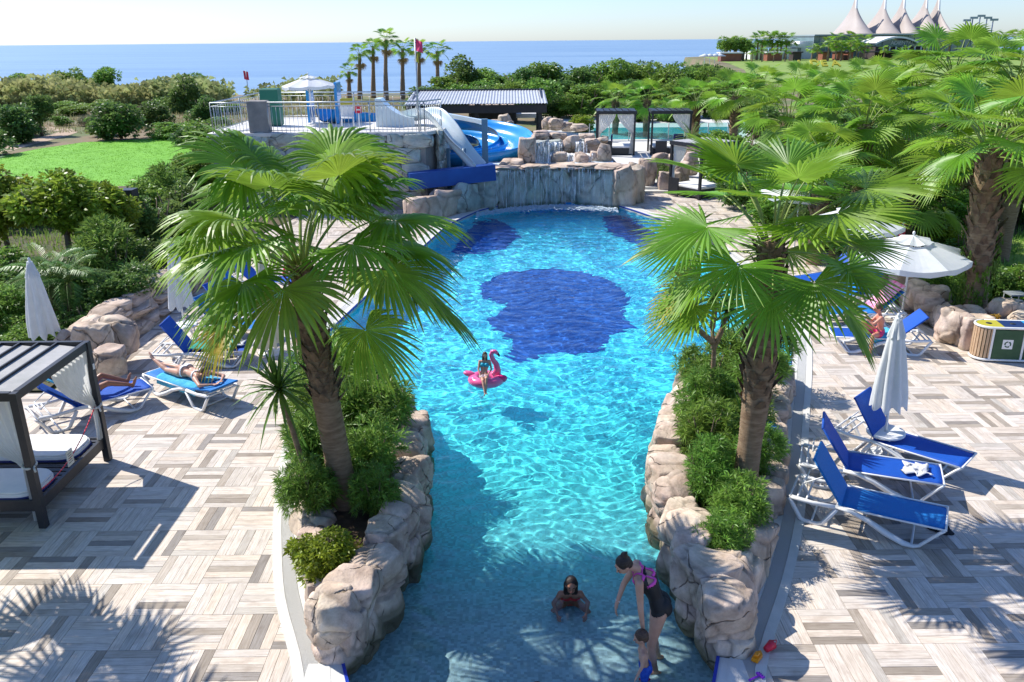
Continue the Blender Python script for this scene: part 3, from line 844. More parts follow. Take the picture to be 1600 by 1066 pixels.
def feather_mesh(name, inc, seed, n=26, ln=1.0, lf=.3, droop=1.2, m=None, w_=.012):
    rr = random.Random(seed); M = MB(); pts = []; a = R(inc); p = Vector((0, 0, 0))
    K = 12
    for i in range(K + 1):
        pts.append(p.copy()); p = p + Vector((math.cos(a), 0, math.sin(a))) * ln / K; a -= R(5.5 * droop)
    M.tube(pts, [.014 * (1 - .8 * i / K) for i in range(K + 1)], 4, m=1)
    cols = [(1, 1, 1)] * len(M.v)
    for i in range(n):
        f = .12 + .86 * i / n; q = f * K; k = int(q); P = pts[k].lerp(pts[min(k + 1, K)], q - k); T_ = (pts[min(k + 1, K)] - pts[k]).normalized() if k < K else T_
        for sgn in (-1, 1):
            l_ = lf * (math.sin(math.pi * (.15 + .8 * f)) ** .7) * rr.uniform(.85, 1.1)
            dd = (T_ * .55 + Vector((0, sgn, .25))).normalized()
            tip = P + dd * l_ - Vector((0, 0, l_ * .35 * droop)); mid = P + dd * l_ * .5
            up = Vector((0, 0, 1)).cross(dd).normalized() * w_
            b_ = rr.uniform(.75, 1.25)
            M.add([P - up * .5, mid - up, tip, mid + up], [(0, 1, 2, 3)]); cols += [(b_, b_, b_)] * 4
    me = M.mesh(name, [m or l_sword, m_petiole])
    a_ = me.color_attributes.new('Col', 'FLOAT_COLOR', 'POINT'); a_.data.foreach_set('color', [x for c in cols for x in (*c, 1)])
    return me
FEA = [feather_mesh('feather_leaf', i, i + 90) for i in (75, 55, 35, 15, -10)]
FEAD = [feather_mesh('stiff_feather_leaf', i, i + 190, 30, 1, .16, .7, l_dark, .01) for i in (75, 50, 30, 12)]
def feather_palm(label, base, h, rad, nf, seed, stiff=False, group=None, tr=.1, cat='palm tree', name='feather_palm', multi=1):
    t_ = thing(name, label, cat, base, 0, group); rr = random.Random(seed)
    fs = FEAD if stiff else FEA
    for s_ in range(multi):
        ox = (0, 0) if multi == 1 else (math.cos(s_ * 2.4) * .22, math.sin(s_ * 2.4) * .22)
        M = MB(); M.tube([(ox[0], ox[1], -.05), (ox[0] * 1.2, ox[1] * 1.2, h * .5), (ox[0] * 1.4, ox[1] * 1.4, h)], [tr * 1.2, tr, tr * 1.1], 9); M.build('trunk', m_boot, t_)
        for i in range(nf):
            obj('frond', fs[min(len(fs) - 1, int(i / nf * len(fs)))], t_, (ox[0] * 1.4, ox[1] * 1.4, h), (0, 0, i * 2.39996), rad * rr.uniform(.85, 1.1))
    return t_
# ---- carved boulders
def boulder_mesh(seed, sx, sy, sz, m, res=18):
    """chipped block with a few cracks; unit base size, base at z=0, top at z=1, width and depth 1"""
    rr = random.Random(seed * 7 + 1); off = Vector((seed * 7.3, seed * 3.1, seed * 1.7)); vs = {}; V = []; F = []; col = []
    planes = []
    for k in range(11):
        n_ = Vector((rr.gauss(0, 1), rr.gauss(0, 1), rr.gauss(0, .7))).normalized(); planes.append((n_, rr.uniform(.72, .95)))
    planes.append((Vector((rr.uniform(-.15, .15), rr.uniform(-.15, .15), 1)).normalized(), .80))
    def vert(p):
        k = (round(p[0], 4), round(p[1], 4), round(p[2], 4))
        if k in vs: return vs[k]
        n_ = Vector(p).normalized(); c = Vector(p)
        q = c.lerp(n_ * 1.3, .42); q = Vector((q.x * .82, q.y * .82, q.z * .86))
        for pn, pd in planes:
            e = q.dot(pn) - pd
            if e > 0: q = q - pn * e * .85
        P = Vector((q.x * sx, q.y * sy, q.z * sz))
        P += n_ * (noise.noise(P * 1.3 + off) * .10 + noise.fractal(P * 6 + off, 1, 2, 3) * .010)
        wp = Vector((P.x * .9, P.y * .9, P.z * 1.35)) + Vector((noise.noise(P * 2 + off), noise.noise(P * 2 + off * 2), noise.noise(P * 2 - off))) * .16
        d_, _ = noise.voronoi(wp * 1.15 + off)
        e = d_[1] - d_[0]; cr = -max(0, .085 - e) / .085
        P2 = P + n_ * cr * .045
        V.append(P2); vs[k] = len(V) - 1
        cid = noise.cell(_[0] * 3.7 + off)
        cc = 1 + noise.noise(P * 1.7 - off) * .25 + (cid - .5) * .12; cc *= (1 + cr * .4)
        col.append((cc, cc * (1 + noise.noise(P * 1.2 + off * 3) * .06), cc * (1 + noise.noise(P * 1.7 - off * 2) * .10)))
        return len(V) - 1
    for ax in range(3):
        for sg in (-1, 1):
            for i in range(res):
                for j in range(res):
                    qd = []
                    for a, b_ in ((i, j), (i + 1, j), (i + 1, j + 1), (i, j + 1)):
                        u_, v_ = math.tan((a / res - .5) * 1.5708), math.tan((b_ / res - .5) * 1.5708)
                        p = [0, 0, 0]; p[ax] = sg; p[(ax + 1) % 3] = u_; p[(ax + 2) % 3] = v_
                        qd.append(vert(tuple(p)))
                    F.append(tuple(qd if sg > 0 else qd[::-1]))
    A = np.array([tuple(v) for v in V]); lo, hi = A.min(0), A.max(0)
    A = (A - lo) / (hi - lo); A[:, :2] -= .5
    me = bpy.data.meshes.new('boulder'); me.from_pydata(A.tolist(), [], F); me.materials.append(m)
    me.polygons.foreach_set('use_smooth', [True] * len(F))
    a_ = me.color_attributes.new('Col', 'FLOAT_COLOR', 'POINT'); a_.data.foreach_set('color', [x for c in col for x in (*c, 1)])
    return me
BLD = [boulder_mesh(i, *s_, m_rock) for i, s_ in enumerate([(.5, .45, .62), (.5, .5, .55), (.42, .42, .7), (.6, .45, .5), (.4, .4, .75), (.6, .5, .42), (.45, .5, .55), (.5, .4, .7), (.55, .55, .5)])]
WBL = []
for b_ in BLD:
    c_ = b_.copy(); c_.materials.clear(); c_.materials.append(m_rock2); WBL.append(c_)
_bc = [0]
def boulder(parent, loc, size, rz=None, k=None, wet=False, label=None, **kw):
    _bc[0] += 1; i = _bc[0] * 4 % len(BLD) if k is None else k
    rr = random.Random(_bc[0])
    o = obj('boulder', (WBL if wet else BLD)[i], parent, loc, (rr.uniform(-.05, .05), rr.uniform(-.05, .05), rr.uniform(0, 6.28) if rz is None else rz + math.pi * rr.randrange(2)), tuple(size), **kw)
    if label: o['label'] = label
    return o
# ------------------------------------------------------------------ people: one continuous remeshed surface each
def _caps(M, p0, r0, p1, r1, n=14, fl=1.0):
    p0, p1 = Vector(p0), Vector(p1); d = p1 - p0; L_ = d.length
    if L_ < 1e-6: d = Vector((0, 0, 1)); L_ = 1e-3; p1 = p0 + d * L_
    d.normalize(); pts = []; rd = []
    for a in (88, 60, 30): pts.append(p0 - d * r0 * math.sin(R(a))); rd.append(r0 * math.cos(R(a)))
    pts += [p0, p1]; rd += [r0, r1]
    for a in (30, 60, 88): pts.append(p1 + d * r1 * math.sin(R(a))); rd.append(r1 * math.cos(R(a)))
    M.tube(pts, rd, n)
def _ell(M, c, rad, rot=None, n=14):
    c = Vector(c); vs = []; fs = []; rows = 9
    q = rot if rot is not None else Matrix.Identity(3)
    for i in range(rows + 1):
        a = -math.pi / 2 + math.pi * i / rows; a = max(-1.55, min(1.55, a))
        for k in range(n):
            b_ = 2 * math.pi * k / n
            vs.append(c + q @ Vector((rad[0] * math.cos(a) * math.cos(b_), rad[1] * math.cos(a) * math.sin(b_), rad[2] * math.sin(a))))
    for i in range(rows):
        for k in range(n):
            j = (k + 1) % n; fs.append((i * n + k, i * n + j, (i + 1) * n + j, (i + 1) * n + k))
    fs.append(tuple(range(n - 1, -1, -1))); fs.append(tuple(rows * n + k for k in range(n)))
    M.add(vs, fs, 0, True)
def remeshed(M, name, m, voxel, smooth=3):
    o = M.build(name, m)
    md = o.modifiers.new('r', 'REMESH'); md.mode = 'VOXEL'; md.voxel_size = voxel; md.use_smooth_shade = True
    if smooth:
        s_ = o.modifiers.new('s', 'SMOOTH'); s_.factor = .5; s_.iterations = smooth
    dg = bpy.context.evaluated_depsgraph_get()
    me = bpy.data.meshes.new_from_object(o.evaluated_get(dg))
    old = o.data; o.modifiers.clear(); o.data = me; bpy.data.meshes.remove(old)
    if not me.materials: me.materials.append(m)
    me.name = name
    return o
def person(label, J, s=1.0, skin=None, hair=None, hair_style='bun', swim=None, group=None, child=False, female=True, voxel=.011, loc=(0, 0, 0), rz=0, fwd=None, headr=1.0, receiver=False, fat=1.0, swimr=.30):
    """J: joints in metres for this body; s scales the limb radii; fwd = facing direction of the face"""
    J = {k: Vector(v) for k, v in J.items()}
    root = thing('person', label, 'child' if child else 'person', loc, rz, group)
    M = MB(); segs = []
    def cap(a, ra, b_, rb, grp): _caps(M, a, ra * s, b_, rb * s); segs.append((Vector(a), Vector(b_), ra * s, rb * s, grp))
    pel, che, nek, hed = J['pelvis'], J['chest'], J['neck'], J['head']
    up = (che - pel).normalized(); lat = (J['shL'] - J['shR']).normalized(); front = lat.cross(up).normalized()
    if fwd is None: fwd = front
    fwd = Vector(fwd).normalized()
    hl = (J['hipL'] - J['hipR']).normalized()
    hipw = .5 * (J['hipL'] - J['hipR']).length
    for sg in (-1, 1):
        cap(pel + hl * sg * hipw * .75, .095 * fat, pel.lerp(che, .45) + lat * sg * .05 * s, .072 * fat, 'torso')
        cap(pel.lerp(che, .45) + lat * sg * .05 * s, .075 * fat, che + lat * sg * .07 * s, .095, 'torso')
        cap(che + lat * sg * .07 * s, .09, nek.lerp(J['shL' if sg > 0 else 'shR'], .55) - up * .05 * s, .06, 'torso')
        if female and not child: _ell(M, che + lat * sg * .075 * s + front * .085 * s - up * .02 * s, (.062 * s, .055 * s, .06 * s))
        if True: cap(pel + hl * sg * hipw * .6 - front * .035 * s, .10 * fat, pel + hl * sg * hipw * .6 - front * .045 * s - up * .04 * s, .095 * fat, 'torso')
    cap(J['shL'], .05, J['shR'], .05, 'torso')
    cap(nek - (hed - nek) * .35, .05, nek.lerp(hed, .55), .045, 'neck')
    for S_, sg in (('L', 1), ('R', -1)):
        cap(J['sh' + S_], .052, J['el' + S_], .036, 'arm'); cap(J['el' + S_], .037, J['wr' + S_], .024, 'arm')
        cap(J['hip' + S_], .092 * fat, J['kn' + S_], .052, 'leg')
        cm = J['kn' + S_].lerp(J['an' + S_], .3)
        cap(J['kn' + S_], .05, cm, .052, 'leg'); cap(cm, .052, J['an' + S_], .033, 'leg')
        # foot
        an = J['an' + S_]; tdir = J.get('toe' + S_, Vector((0, 0, 0)))
        if tdir.length < .01:
            tdir = front.copy(); tdir.z = 0; tdir.normalize()
        else: tdir = tdir.normalized()
        shank = (an - J['kn' + S_]).normalized()
        heel = an + shank * .045 * s - tdir * .03 * s
        cap(heel, .030, heel + tdir * .12 * s + shank * .008 * s, .030, 'leg'); cap(heel + tdir * .12 * s, .030, heel + tdir * .19 * s + shank * .012 * s, .020, 'leg')
        # hand: palm, four fingers, thumb
        wr = J['wr' + S_]; hd = J.get('hand' + S_)
        hd = (hd if hd is not None else (wr - J['el' + S_])).normalized()
        side = hd.cross(front); side = side.normalized() if side.length > .1 else lat
        pn = hd.cross(side).normalized()
        cap(wr, .022, wr + hd * .045 * s, .024, 'arm')
        for k in range(4):
            o_ = side * (k - 1.5) * .019 * s
            a = wr + hd * .03 * s + o_ * .7; b_ = wr + hd * .085 * s + o_
            cap(a, .013, b_, .011, 'arm')
            l_ = (.065, .075, .07, .055)[k] * s
            c_ = b_ + (hd * .9 + pn * .3).normalized() * l_ * .5; cap(b_, .010, c_, .009, 'arm')
            cap(c_, .009, c_ + (hd * .7 + pn * .7).normalized() * l_ * .5, .0075, 'arm')
        tb = wr + hd * .02 * s + side * .02 * s * sg; tm = tb + (hd * .6 + side * sg * .8).normalized() * .04 * s
        cap(tb, .012, tm, .011, 'arm'); cap(tm, .011, tm + (hd + pn * .4).normalized() * .03 * s, .009, 'arm')
    # head
    hr = s * headr; hup = (hed - nek).normalized(); hup = (hup - fwd * hup.dot(fwd)).normalized(); hs_ = hup.cross(fwd).normalized()
    Q = Matrix((hs_, fwd, hup)).transposed()
    _ell(M, hed + hup * .01 * hr - fwd * .008 * hr, (.074 * hr, .092 * hr, .098 * hr), Q, 18)
    _ell(M, hed + fwd * .03 * hr - hup * .06 * hr, (.052 * hr, .055 * hr, .05 * hr), Q)
    _caps(M, hed + fwd * .088 * hr + hup * .012 * hr, .009 * hr, hed + fwd * .104 * hr - hup * .024 * hr, .014 * hr)
    for sg in (-1, 1): _ell(M, hed + hs_ * sg * .076 * hr - fwd * .006 * hr - hup * .008 * hr, (.012 * hr, .02 * hr, .03 * hr), Q)
    for sg in (-1, 1): _ell(M, hed + hs_ * sg * .03 * hr + fwd * .076 * hr + hup * .032 * hr, (.024 * hr, .012 * hr, .008 * hr), Q)
    _ell(M, hed + fwd * .082 * hr - hup * .052 * hr, (.024 * hr, .01 * hr, .008 * hr), Q)
    body = remeshed(M, 'body', skin or m_skin, voxel, 3)
    body.parent = root
    # eyes and lips
    for sg in (-1, 1):
        E_ = MB(); _ell(E_, hed + hs_ * sg * .031 * hr + fwd * .081 * hr + hup * .012 * hr, (.013 * hr, .008 * hr, .006 * hr), Q, 8); E_.build('eye', m_hair, root)
    E_ = MB(); _ell(E_, hed + fwd * .089 * hr - hup * .052 * hr, (.022 * hr, .007 * hr, .006 * hr), Q, 8); E_.build('lips', mat('lips', (.45, .12, .10)), root)
    # swimwear: the body's own faces pushed out a little
    me = body.data
    for nm, m_, test in (swim or []):
        keep = []
        for p in me.polygons:
            c = p.center; best = None
            for a, b_, ra, rb, grp in segs:
                ab = b_ - a; t_ = max(0, min(1, (c - a).dot(ab) / max(1e-9, ab.length_squared)))
                dd = (c - (a + ab * t_)).length - (ra + (rb - ra) * t_)
                if best is None or dd < best[0]: best = (dd, grp)
            T_ = (c - pel).dot(up) / (nek - pel).length
            lt = (c - pel).dot(lat) / s; fr = (c - pel.lerp(che, max(0, min(1, T_ * 1.2)))).dot(front)
            if best[1] == 'leg' and (c - pel).length > swimr * s: continue
            if test(best[1], T_, lt, fr, c): keep.append(p)
        if not keep: continue
        idx = {}; V = []; F = []
        for p in keep:
            f = []
            for vi in p.vertices:
                if vi not in idx:
                    idx[vi] = len(V); v = me.vertices[vi]; V.append(tuple(v.co + v.normal * .006))
                f.append(idx[vi])
            F.append(f)
        cm_ = bpy.data.meshes.new(nm); cm_.from_pydata(V, [], F); cm_.materials.append(m_)
        cm_.polygons.foreach_set('use_smooth', [True] * len(F))
        o = bpy.data.objects.new(nm, cm_); C.objects.link(o); o.parent = root
        so_ = o.modifiers.new('t', 'SOLIDIFY'); so_.thickness = .006; so_.offset = 0
        if receiver: o.cycles.is_caustics_receiver = True
    # hair
    H = MB(); hm = hair or m_hair
    if hair_style != 'none':
        _ell(H, hed + hup * .028 * hr - fwd * .022 * hr, (.086 * hr, .094 * hr, .094 * hr), Q, 18)
        if hair_style == 'short':
            _ell(H, hed - fwd * .04 * hr - hup * .02 * hr, (.08 * hr, .065 * hr, .06 * hr), Q)
        if hair_style == 'bun':
            _ell(H, hed + hup * .10 * hr - fwd * .085 * hr, (.045 * hr, .042 * hr, .04 * hr), Q); _ell(H, hed - fwd * .05 * hr - hup * .03 * hr, (.072 * hr, .06 * hr, .06 * hr), Q)
            _ell(H, hed + hup * .13 * hr - fwd * .11 * hr + hs_ * .02, (.02 * hr, .03 * hr, .02 * hr), Q)
        if hair_style in ('long', 'wet'):
            _ell(H, hed - fwd * .05 * hr - hup * .04 * hr, (.078 * hr, .06 * hr, .07 * hr), Q)
            for sg in (-1, -.4, .4, 1): _caps(H, hed - fwd * .03 * hr + hs_ * sg * .06 * hr, .04 * hr, nek + hs_ * sg * .085 * s - up * .09 * s - (front * .05 * s if hair_style == 'long' else -front * .02), .026 * hr)
        if hair_style == 'pony':
            _ell(H, hed - fwd * .06 * hr, (.07 * hr, .06 * hr, .06 * hr), Q); _caps(H, hed - fwd * .10 * hr + hup * .02, .035 * hr, nek + hs_ * .10 * s - fwd * .05, .02 * hr); _caps(H, hed - fwd * .10 * hr, .03 * hr, hed - fwd * .15 * hr - hup * .10 * hr, .02 * hr)
        ho = remeshed(H, 'hair', hm, .009, 2); ho.parent = root
        # cut the hair away from the face
        import bmesh
        bm_ = bmesh.new(); bm_.from_mesh(ho.data)
        dl = [v for v in bm_.verts if (v.co - hed).dot(fwd) > (.052 + .35 * max(-.06, (v.co - hed).dot(hup) - .03)) * hr and abs((v.co - hed).dot(hs_)) < .12 * hr and (v.co - hed).length < .15 * hr and (v.co - hed).dot(hup) < .075 * hr]
        bmesh.ops.delete(bm_, geom=dl, context='VERTS'); bm_.to_mesh(ho.data); bm_.free()
        if receiver: ho.cycles.is_caustics_receiver = True
    if receiver: body.cycles.is_caustics_receiver = True
    return root
def transform_joints(J, s, T=None):
    return {k: (Vector(v) * s) for k, v in J.items()}
m_black = mat('black_swim_fabric', (.012, .012, .014), rough=.6)
m_pinktrim = mat('pink_strap', (.75, .08, .42), rough=.6)
m_teal = mat('turquoise_swim_fabric', (.01, .36, .50), rough=.6)
m_pattern = mat('patterned_swim_fabric', (.10, .02, .05), (.75, .65, .66), 34, .6)
m_red = mat('red_swim_fabric', (.62, .03, .03), rough=.6)
m_hotpink = mat('pink_swim_fabric', (.72, .05, .16), rough=.6)
m_shorts = mat('blue_swim_shorts', (.01, .05, .36), (.02, .10, .5), 30, .6)
m_whitefab = mat('white_fabric', (.75, .74, .74), rough=.7)
m_redshoe = mat('red_rubber', (.62, .02, .04), rough=.5)
# 1 woman bending over the toddler: faces left (-X)
z0 = -.37
Jw = dict(pelvis=(1.56, 7.5, .56), chest=(1.44, 7.5, .86), neck=(1.27, 7.49, 1.03), head=(1.15, 7.44, 1.10),
    shL=(1.31, 7.33, .94), shR=(1.33, 7.67, .95), elL=(1.33, 7.28, .66), wrL=(1.36, 7.24, .42), elR=(1.20, 7.66, .70), wrR=(1.12, 7.58, .50),
    hipL=(1.56, 7.41, .50), hipR=(1.57, 7.59, .50), knL=(1.48, 7.38, .10), knR=(1.54, 7.58, .08), anL=(1.55, 7.38, z0 + .05), anR=(1.62, 7.62, z0 + .05), toeL=(-1, 0, 0), toeR=(-1, .1, 0), handL=(-.1, -.1, -1), handR=(-.15, -.1, -1))
def suit(g_, T_, lt, fr, c): return g_ in ('torso', 'leg') and -.22 < T_ < (.80 if fr > 0 else .62) and not (g_ == 'leg' and T_ < -.06) or (g_ == 'torso' and -.3 < T_ <= 0)
def straps(g_, T_, lt, fr, c): return g_ == 'torso' and (.60 < T_ < 1.02) and .06 < abs(lt) < .088 and not suit(g_, T_, lt, fr, c)
def trim(g_, T_, lt, fr, c): return g_ == 'torso' and ((.62 < T_ < .67 and fr < .02) or (.80 < T_ < .85 and fr > 0))
woman = person('woman in a black swimsuit with pink straps bending down in the shallow water', Jw, .93, m_skin, m_hair, 'bun', [('swimsuit', m_black, suit), ('strap', m_pinktrim, lambda g_, T_, lt, fr, c: lt > 0 and straps(g_, T_, lt, fr, c)), ('strap', m_pinktrim, lambda g_, T_, lt, fr, c: lt <= 0 and straps(g_, T_, lt, fr, c)), ('trim', m_pinktrim, trim)], voxel=.010, fwd=(-.75, -.25, -.62), receiver=True)
b = MB(); b.tube([(1.14, 7.60, .535), (1.13, 7.595, .52)], .028, 10); b.build('wristband', m_whitefab, woman)
# 2 toddler in blue shorts, facing left / up towards her hand
zt = -.34
Jt = dict(pelvis=(1.38, 7.16, zt + .36), chest=(1.36, 7.16, zt + .52), neck=(1.345, 7.16, zt + .62), head=(1.325, 7.15, zt + .745),
    shL=(1.345, 7.07, zt + .58), shR=(1.36, 7.25, zt + .585), elL=(1.335, 7.04, zt + .46), wrL=(1.28, 7.01, zt + .36), elR=(1.34, 7.28, zt + .47), wrR=(1.37, 7.26, zt + .56),
    hipL=(1.385, 7.12, zt + .33), hipR=(1.385, 7.20, zt + .33), knL=(1.375, 7.10, zt + .19), knR=(1.40, 7.23, zt + .19), anL=(1.39, 7.08, zt + .05), anR=(1.43, 7.24, zt + .06), toeL=(-1, -.2, 0), toeR=(-1, 0, 0))
def shorts(g_, T_, lt, fr, c): return g_ in ('torso', 'leg') and -.62 < T_ < .16
tod = person('toddler in blue swim shorts and red shoes standing in ankle deep water', Jt, .56, m_skin, m_hairb, 'short', [('swim_shorts', m_shorts, shorts)], child=True, female=False, voxel=.008, headr=1.42, fwd=(-.85, .1, -.35), receiver=True, fat=.95)
b = MB()
for x, y in ((1.385, 7.08), (1.425, 7.24)): _ell(b, (x - .02, y, zt + .03), (.07, .035, .035))
b.build('shoes', m_redshoe, tod)
# 3 child sitting in the water facing the camera
Jc = dict(pelvis=(.69, 8.66, -.40), chest=(.69, 8.58, -.17), neck=(.69, 8.53, -.02), head=(.69, 8.47, .10),
    shL=(.81, 8.545, -.08), shR=(.57, 8.545, -.08), elL=(.90, 8.48, -.22), wrL=(.86, 8.34, -.34), elR=(.48, 8.48, -.22), wrR=(.52, 8.34, -.34),
    hipL=(.76, 8.66, -.43), hipR=(.62, 8.66, -.43), knL=(.90, 8.46, -.40), knR=(.48, 8.46, -.40), anL=(.80, 8.62, -.47), anR=(.58, 8.62, -.47), toeL=(-1, -.2, 0), toeR=(1, -.2, 0))
def topp(g_, T_, lt, fr, c): return g_ == 'torso' and ((.48 < T_ < .68) or (-.3 < T_ < .05))
person('girl with wet dark hair and a red bikini sitting chest deep in the shallow water', Jc, .78, m_skin_tan, m_hair, 'wet', [('bikini', m_red, topp)], child=True, voxel=.010, headr=1.15, fwd=(0, -.93, -.1), receiver=True)
# 4 bather at the very bottom edge of the view: only hair shows
zb = -.34
Jb = dict(pelvis=(.22, 6.70, zb + .08), chest=(.22, 6.66, zb + .30), neck=(.22, 6.64, zb + .42), head=(.22, 6.60, zb + .54),
    shL=(.33, 6.63, zb + .38), shR=(.11, 6.63, zb + .38), elL=(.38, 6.52, zb + .22), wrL=(.33, 6.40, zb + .10), elR=(.06, 6.52, zb + .22), wrR=(.11, 6.40, zb + .10),
    hipL=(.28, 6.66, zb + .07), hipR=(.16, 6.66, zb + .07), knL=(.34, 6.40, zb + .08), knR=(.10, 6.40, zb + .08), anL=(.30, 6.20, zb + .05), anR=(.14, 6.20, zb + .05), toeL=(0, -1, .3), toeR=(0, -1, .3))
person('brown haired child in the water at the bottom edge of the photo', Jb, .66, m_skin, m_hairb, 'short', [('swim_shorts', m_shorts, shorts)], child=True, female=False, voxel=.010, headr=1.25, fwd=(0, -1, 0), receiver=True)
# 5 boy on the right lounger: defined later with the lounger
# ------------------------------------------------------------------ sun loungers
def towel_mesh(name, length, width, m, seed, amp=.02, n=16, hang=0.0, crumple=0.0):
    """cloth lying along +X, origin at one end centre"""
    V = []; F = []
    for i in range(n + 1):
        for j in range(9):
            u_, v_ = i / n, j / 8 - .5
            x = u_ * length; y = v_ * width
            z = amp * (noise.noise(Vector((x * 5 + seed, y * 5, seed))) + .6 * noise.noise(Vector((x * 14, y * 11, seed))))
            if hang and abs(v_) > .36: z -= (abs(v_) - .36) / .14 * hang; y = math.copysign(.36 * width + (abs(v_) - .36) * width * .25, v_)
            if crumple: z0_ = z if hang and abs(v_) > .36 else None; x += crumple * noise.noise(Vector((u_ * 4, v_ * 4, seed + 3))); y += crumple * noise.noise(Vector((u_ * 4, v_ * 4, seed + 9))); z = abs(z) * 2.2 if z0_ is None else z0_
            V.append((x, y, z))
    for i in range(n):
        for j in range(8): a = i * 9 + j; F.append((a, a + 9, a + 10, a + 1))
    me = np_mesh(name, V, F, m, smooth=True)
    return me
def towel(name, label, me, loc, rot, cat='towel'):
    o = obj(name, me, None, loc, rot, None, label=label, cat=cat)
    s_ = o.modifiers.new('t', 'SOLIDIFY'); s_.thickness = .012
    return o
def lounger_proto(fab):
    t_ = thing('sun_lounger', '-', 'sun lounger', (0, 0, 0), 0)
    for sg in (-1, 1):
        M = MB(); y = sg * .335
        def strap(P, wd, ht):
            for a, b_ in zip(P[:-1], P[1:]): M.tube([a, b_], [wd, wd], 8, flat=ht)
        M.tube([(.60, y, .33), (.30, y, .315), (.03, y, .34), (-.02, y, .32), (.03, y, .26), (.17, y, .04), (.23, y, .012), (.40, y, .012), (.47, y, .05), (.62, y, .30)], .026, 8, flat=1.2)
        M.tube([(.60, y, .335), (.80, y, .315), (1.02, y, .24), (1.25, y, .12), (1.48, y, .03), (1.60, y, .022), (1.67, y, .05), (1.88, y, .30), (1.93, y, .345)], [.026, .036, .046, .052, .048, .034, .028, .026, .024], 8, flat=.8)
        M.tube([(.60, y, .35), (1.2, y * .98, .345), (1.95, y * .98, .352)], .014, 6)
        M.build('side_frame', m_white, t_)
    for x, z in ((-.0, .335), (.32, .02), (1.58, .025), (1.94, .35), (.62, .335), (.10, .34), (.22, .33)): M = MB(); M.tube([(x, -.33, z), (x, .33, z)], .016, 7); M.build('cross_bar', m_white, t_)
    V = []; F = []
    for i in range(15):
        x = .64 + 1.30 * i / 14
        for j in range(7):
            v_ = j / 6 - .5; V.append((x, v_ * .63, .362 - .022 * (1 - (2 * v_) ** 2) * math.sin(math.pi * i / 14) + (.0 if abs(v_) < .49 else -.02)))
    for i in range(14):
        for j in range(6): a = i * 7 + j; F.append((a, a + 7, a + 8, a + 1))
    o = obj('seat_sling', np_mesh('seat_sling', V, F, fab, smooth=True), t_); q = o.modifiers.new('t', 'SOLIDIFY'); q.thickness = .012
    M = MB()
    V = []; F = []
    for i in range(9):
        x = -.72 * i / 8
        for j in range(7):
            v_ = j / 6 - .5; V.append((x, v_ * .60, .018 - .015 * (1 - (2 * v_) ** 2) * math.sin(math.pi * i / 8)))
    for i in range(8):
        for j in range(6): a = i * 7 + j; F.append((a, a + 1, a + 8, a + 7))
    M.add(V, F, 0, True); M.add([(x, y, z - .02) for x, y, z in V], [f[::-1] for f in F], 0, True)
    M.tube([(0, -.29, 0), (-.72, -.29, 0)], .016, 6); M.tube([(0, .29, 0), (-.72, .29, 0)], .016, 6); M.tube([(-.725, -.30, .0), (-.725, .30, .0)], .02, 7)
    bk = M.build('backrest', fab, t_); bk.location = (.66, 0, .345)
    M = MB(); M.tube([(0, -.2, 0), (-.18, -.2, -.26)], .012, 6); M.tube([(0, .2, 0), (-.18, .2, -.26)], .012, 6); M.tube([(-.18, -.22, -.26), (-.18, .22, -.26)], .012, 6)
    st = M.build('backrest_prop', m_white, t_)
    return t_, tree_of(t_)
LP = {}
def lounger(label, foot, head, back=52, fab=m_blue, group='blue sling sun loungers', near=1):
    """foot/head: where the near side frame touches the deck (x 1.58 and .30 along the lounger). near=+1 when the near frame is on local -Y"""
    key = fab.name
    first = key not in LP
    if first: LP[key] = lounger_proto(fab)
    root, tr = LP[key]
    F_, H_ = Vector(foot), Vector(head); d = F_ - H_; a = math.atan2(d.y, d.x)
    ux = Vector((math.cos(a), math.sin(a), 0)); uy = Vector((-ux.y, ux.x, 0))
    mid = (F_ + H_) / 2; org = mid - ux * .94 + uy * .335 * near; org.z = 0
    if first:
        r = root; r.location = org; r.rotation_euler = (0, 0, a); r['label'] = label; r['group'] = group
    else: r = copy_tree(root, org, a, label, group, tree=tr)
    for c in kids(r):
        if c.name.startswith('backrest_prop'):
            c.location = (.66 - .42 * math.cos(R(back)), 0, .345 + .42 * math.sin(R(back)))
            c.rotation_euler = (0, R(min(28, back * .4)), 0)
            if back < 10: c.scale = (.3, 1, .3)
        elif c.name.startswith('backrest'): c.rotation_euler = (0, R(back), 0)
    return r, org, a
def on_lounger(org, a, x, y, z):
    return org + Vector((math.cos(a) * x - math.sin(a) * y, math.sin(a) * x + math.cos(a) * y, z))
G0 = 'sun loungers with white frames and blue slings'
rR1, oR1, aR1 = lounger('blue sun lounger nearest the camera, right of the pool, dappled by palm shade', at(1423, 855), at(1265, 817), 56, m_blue2, G0)
rR2, oR2, aR2 = lounger('middle one of the three empty loungers, with a white towel near its foot', at(1438, 788), at(1268, 760), 56, m_blue, G0)
rR3, oR3, aR3 = lounger('empty blue lounger just right of the closed pale umbrella, farthest of the three', at(1468, 756), at(1316, 706), 56, m_blue, G0)
rR4, oR4, aR4 = lounger('lounger with raised back on which the boy sits', at(1328, 552), at(1428, 556), 42, m_blue, G0, near=-1)
rR5, oR5, aR5 = lounger('blue lounger with the pink towel on its backrest', at(1300, 515), at(1402, 512), 42, m_blue2, G0, near=-1)
rR6, oR6, aR6 = lounger('blue lounger with a bright blue towel draped over its back', at(1285, 490), at(1380, 478), 42, m_blue2, G0, near=-1)
rR7, oR7, aR7 = lounger('blue lounger behind the palm, farthest in the right hand row', at(1258, 462), at(1345, 449), 42, m_blue, G0, near=-1)
rL1, oL1, aL1 = lounger('lounger behind the black daybed carrying a reclining sunbather', at(203, 645), at(105, 672), 44, m_blue, G0)
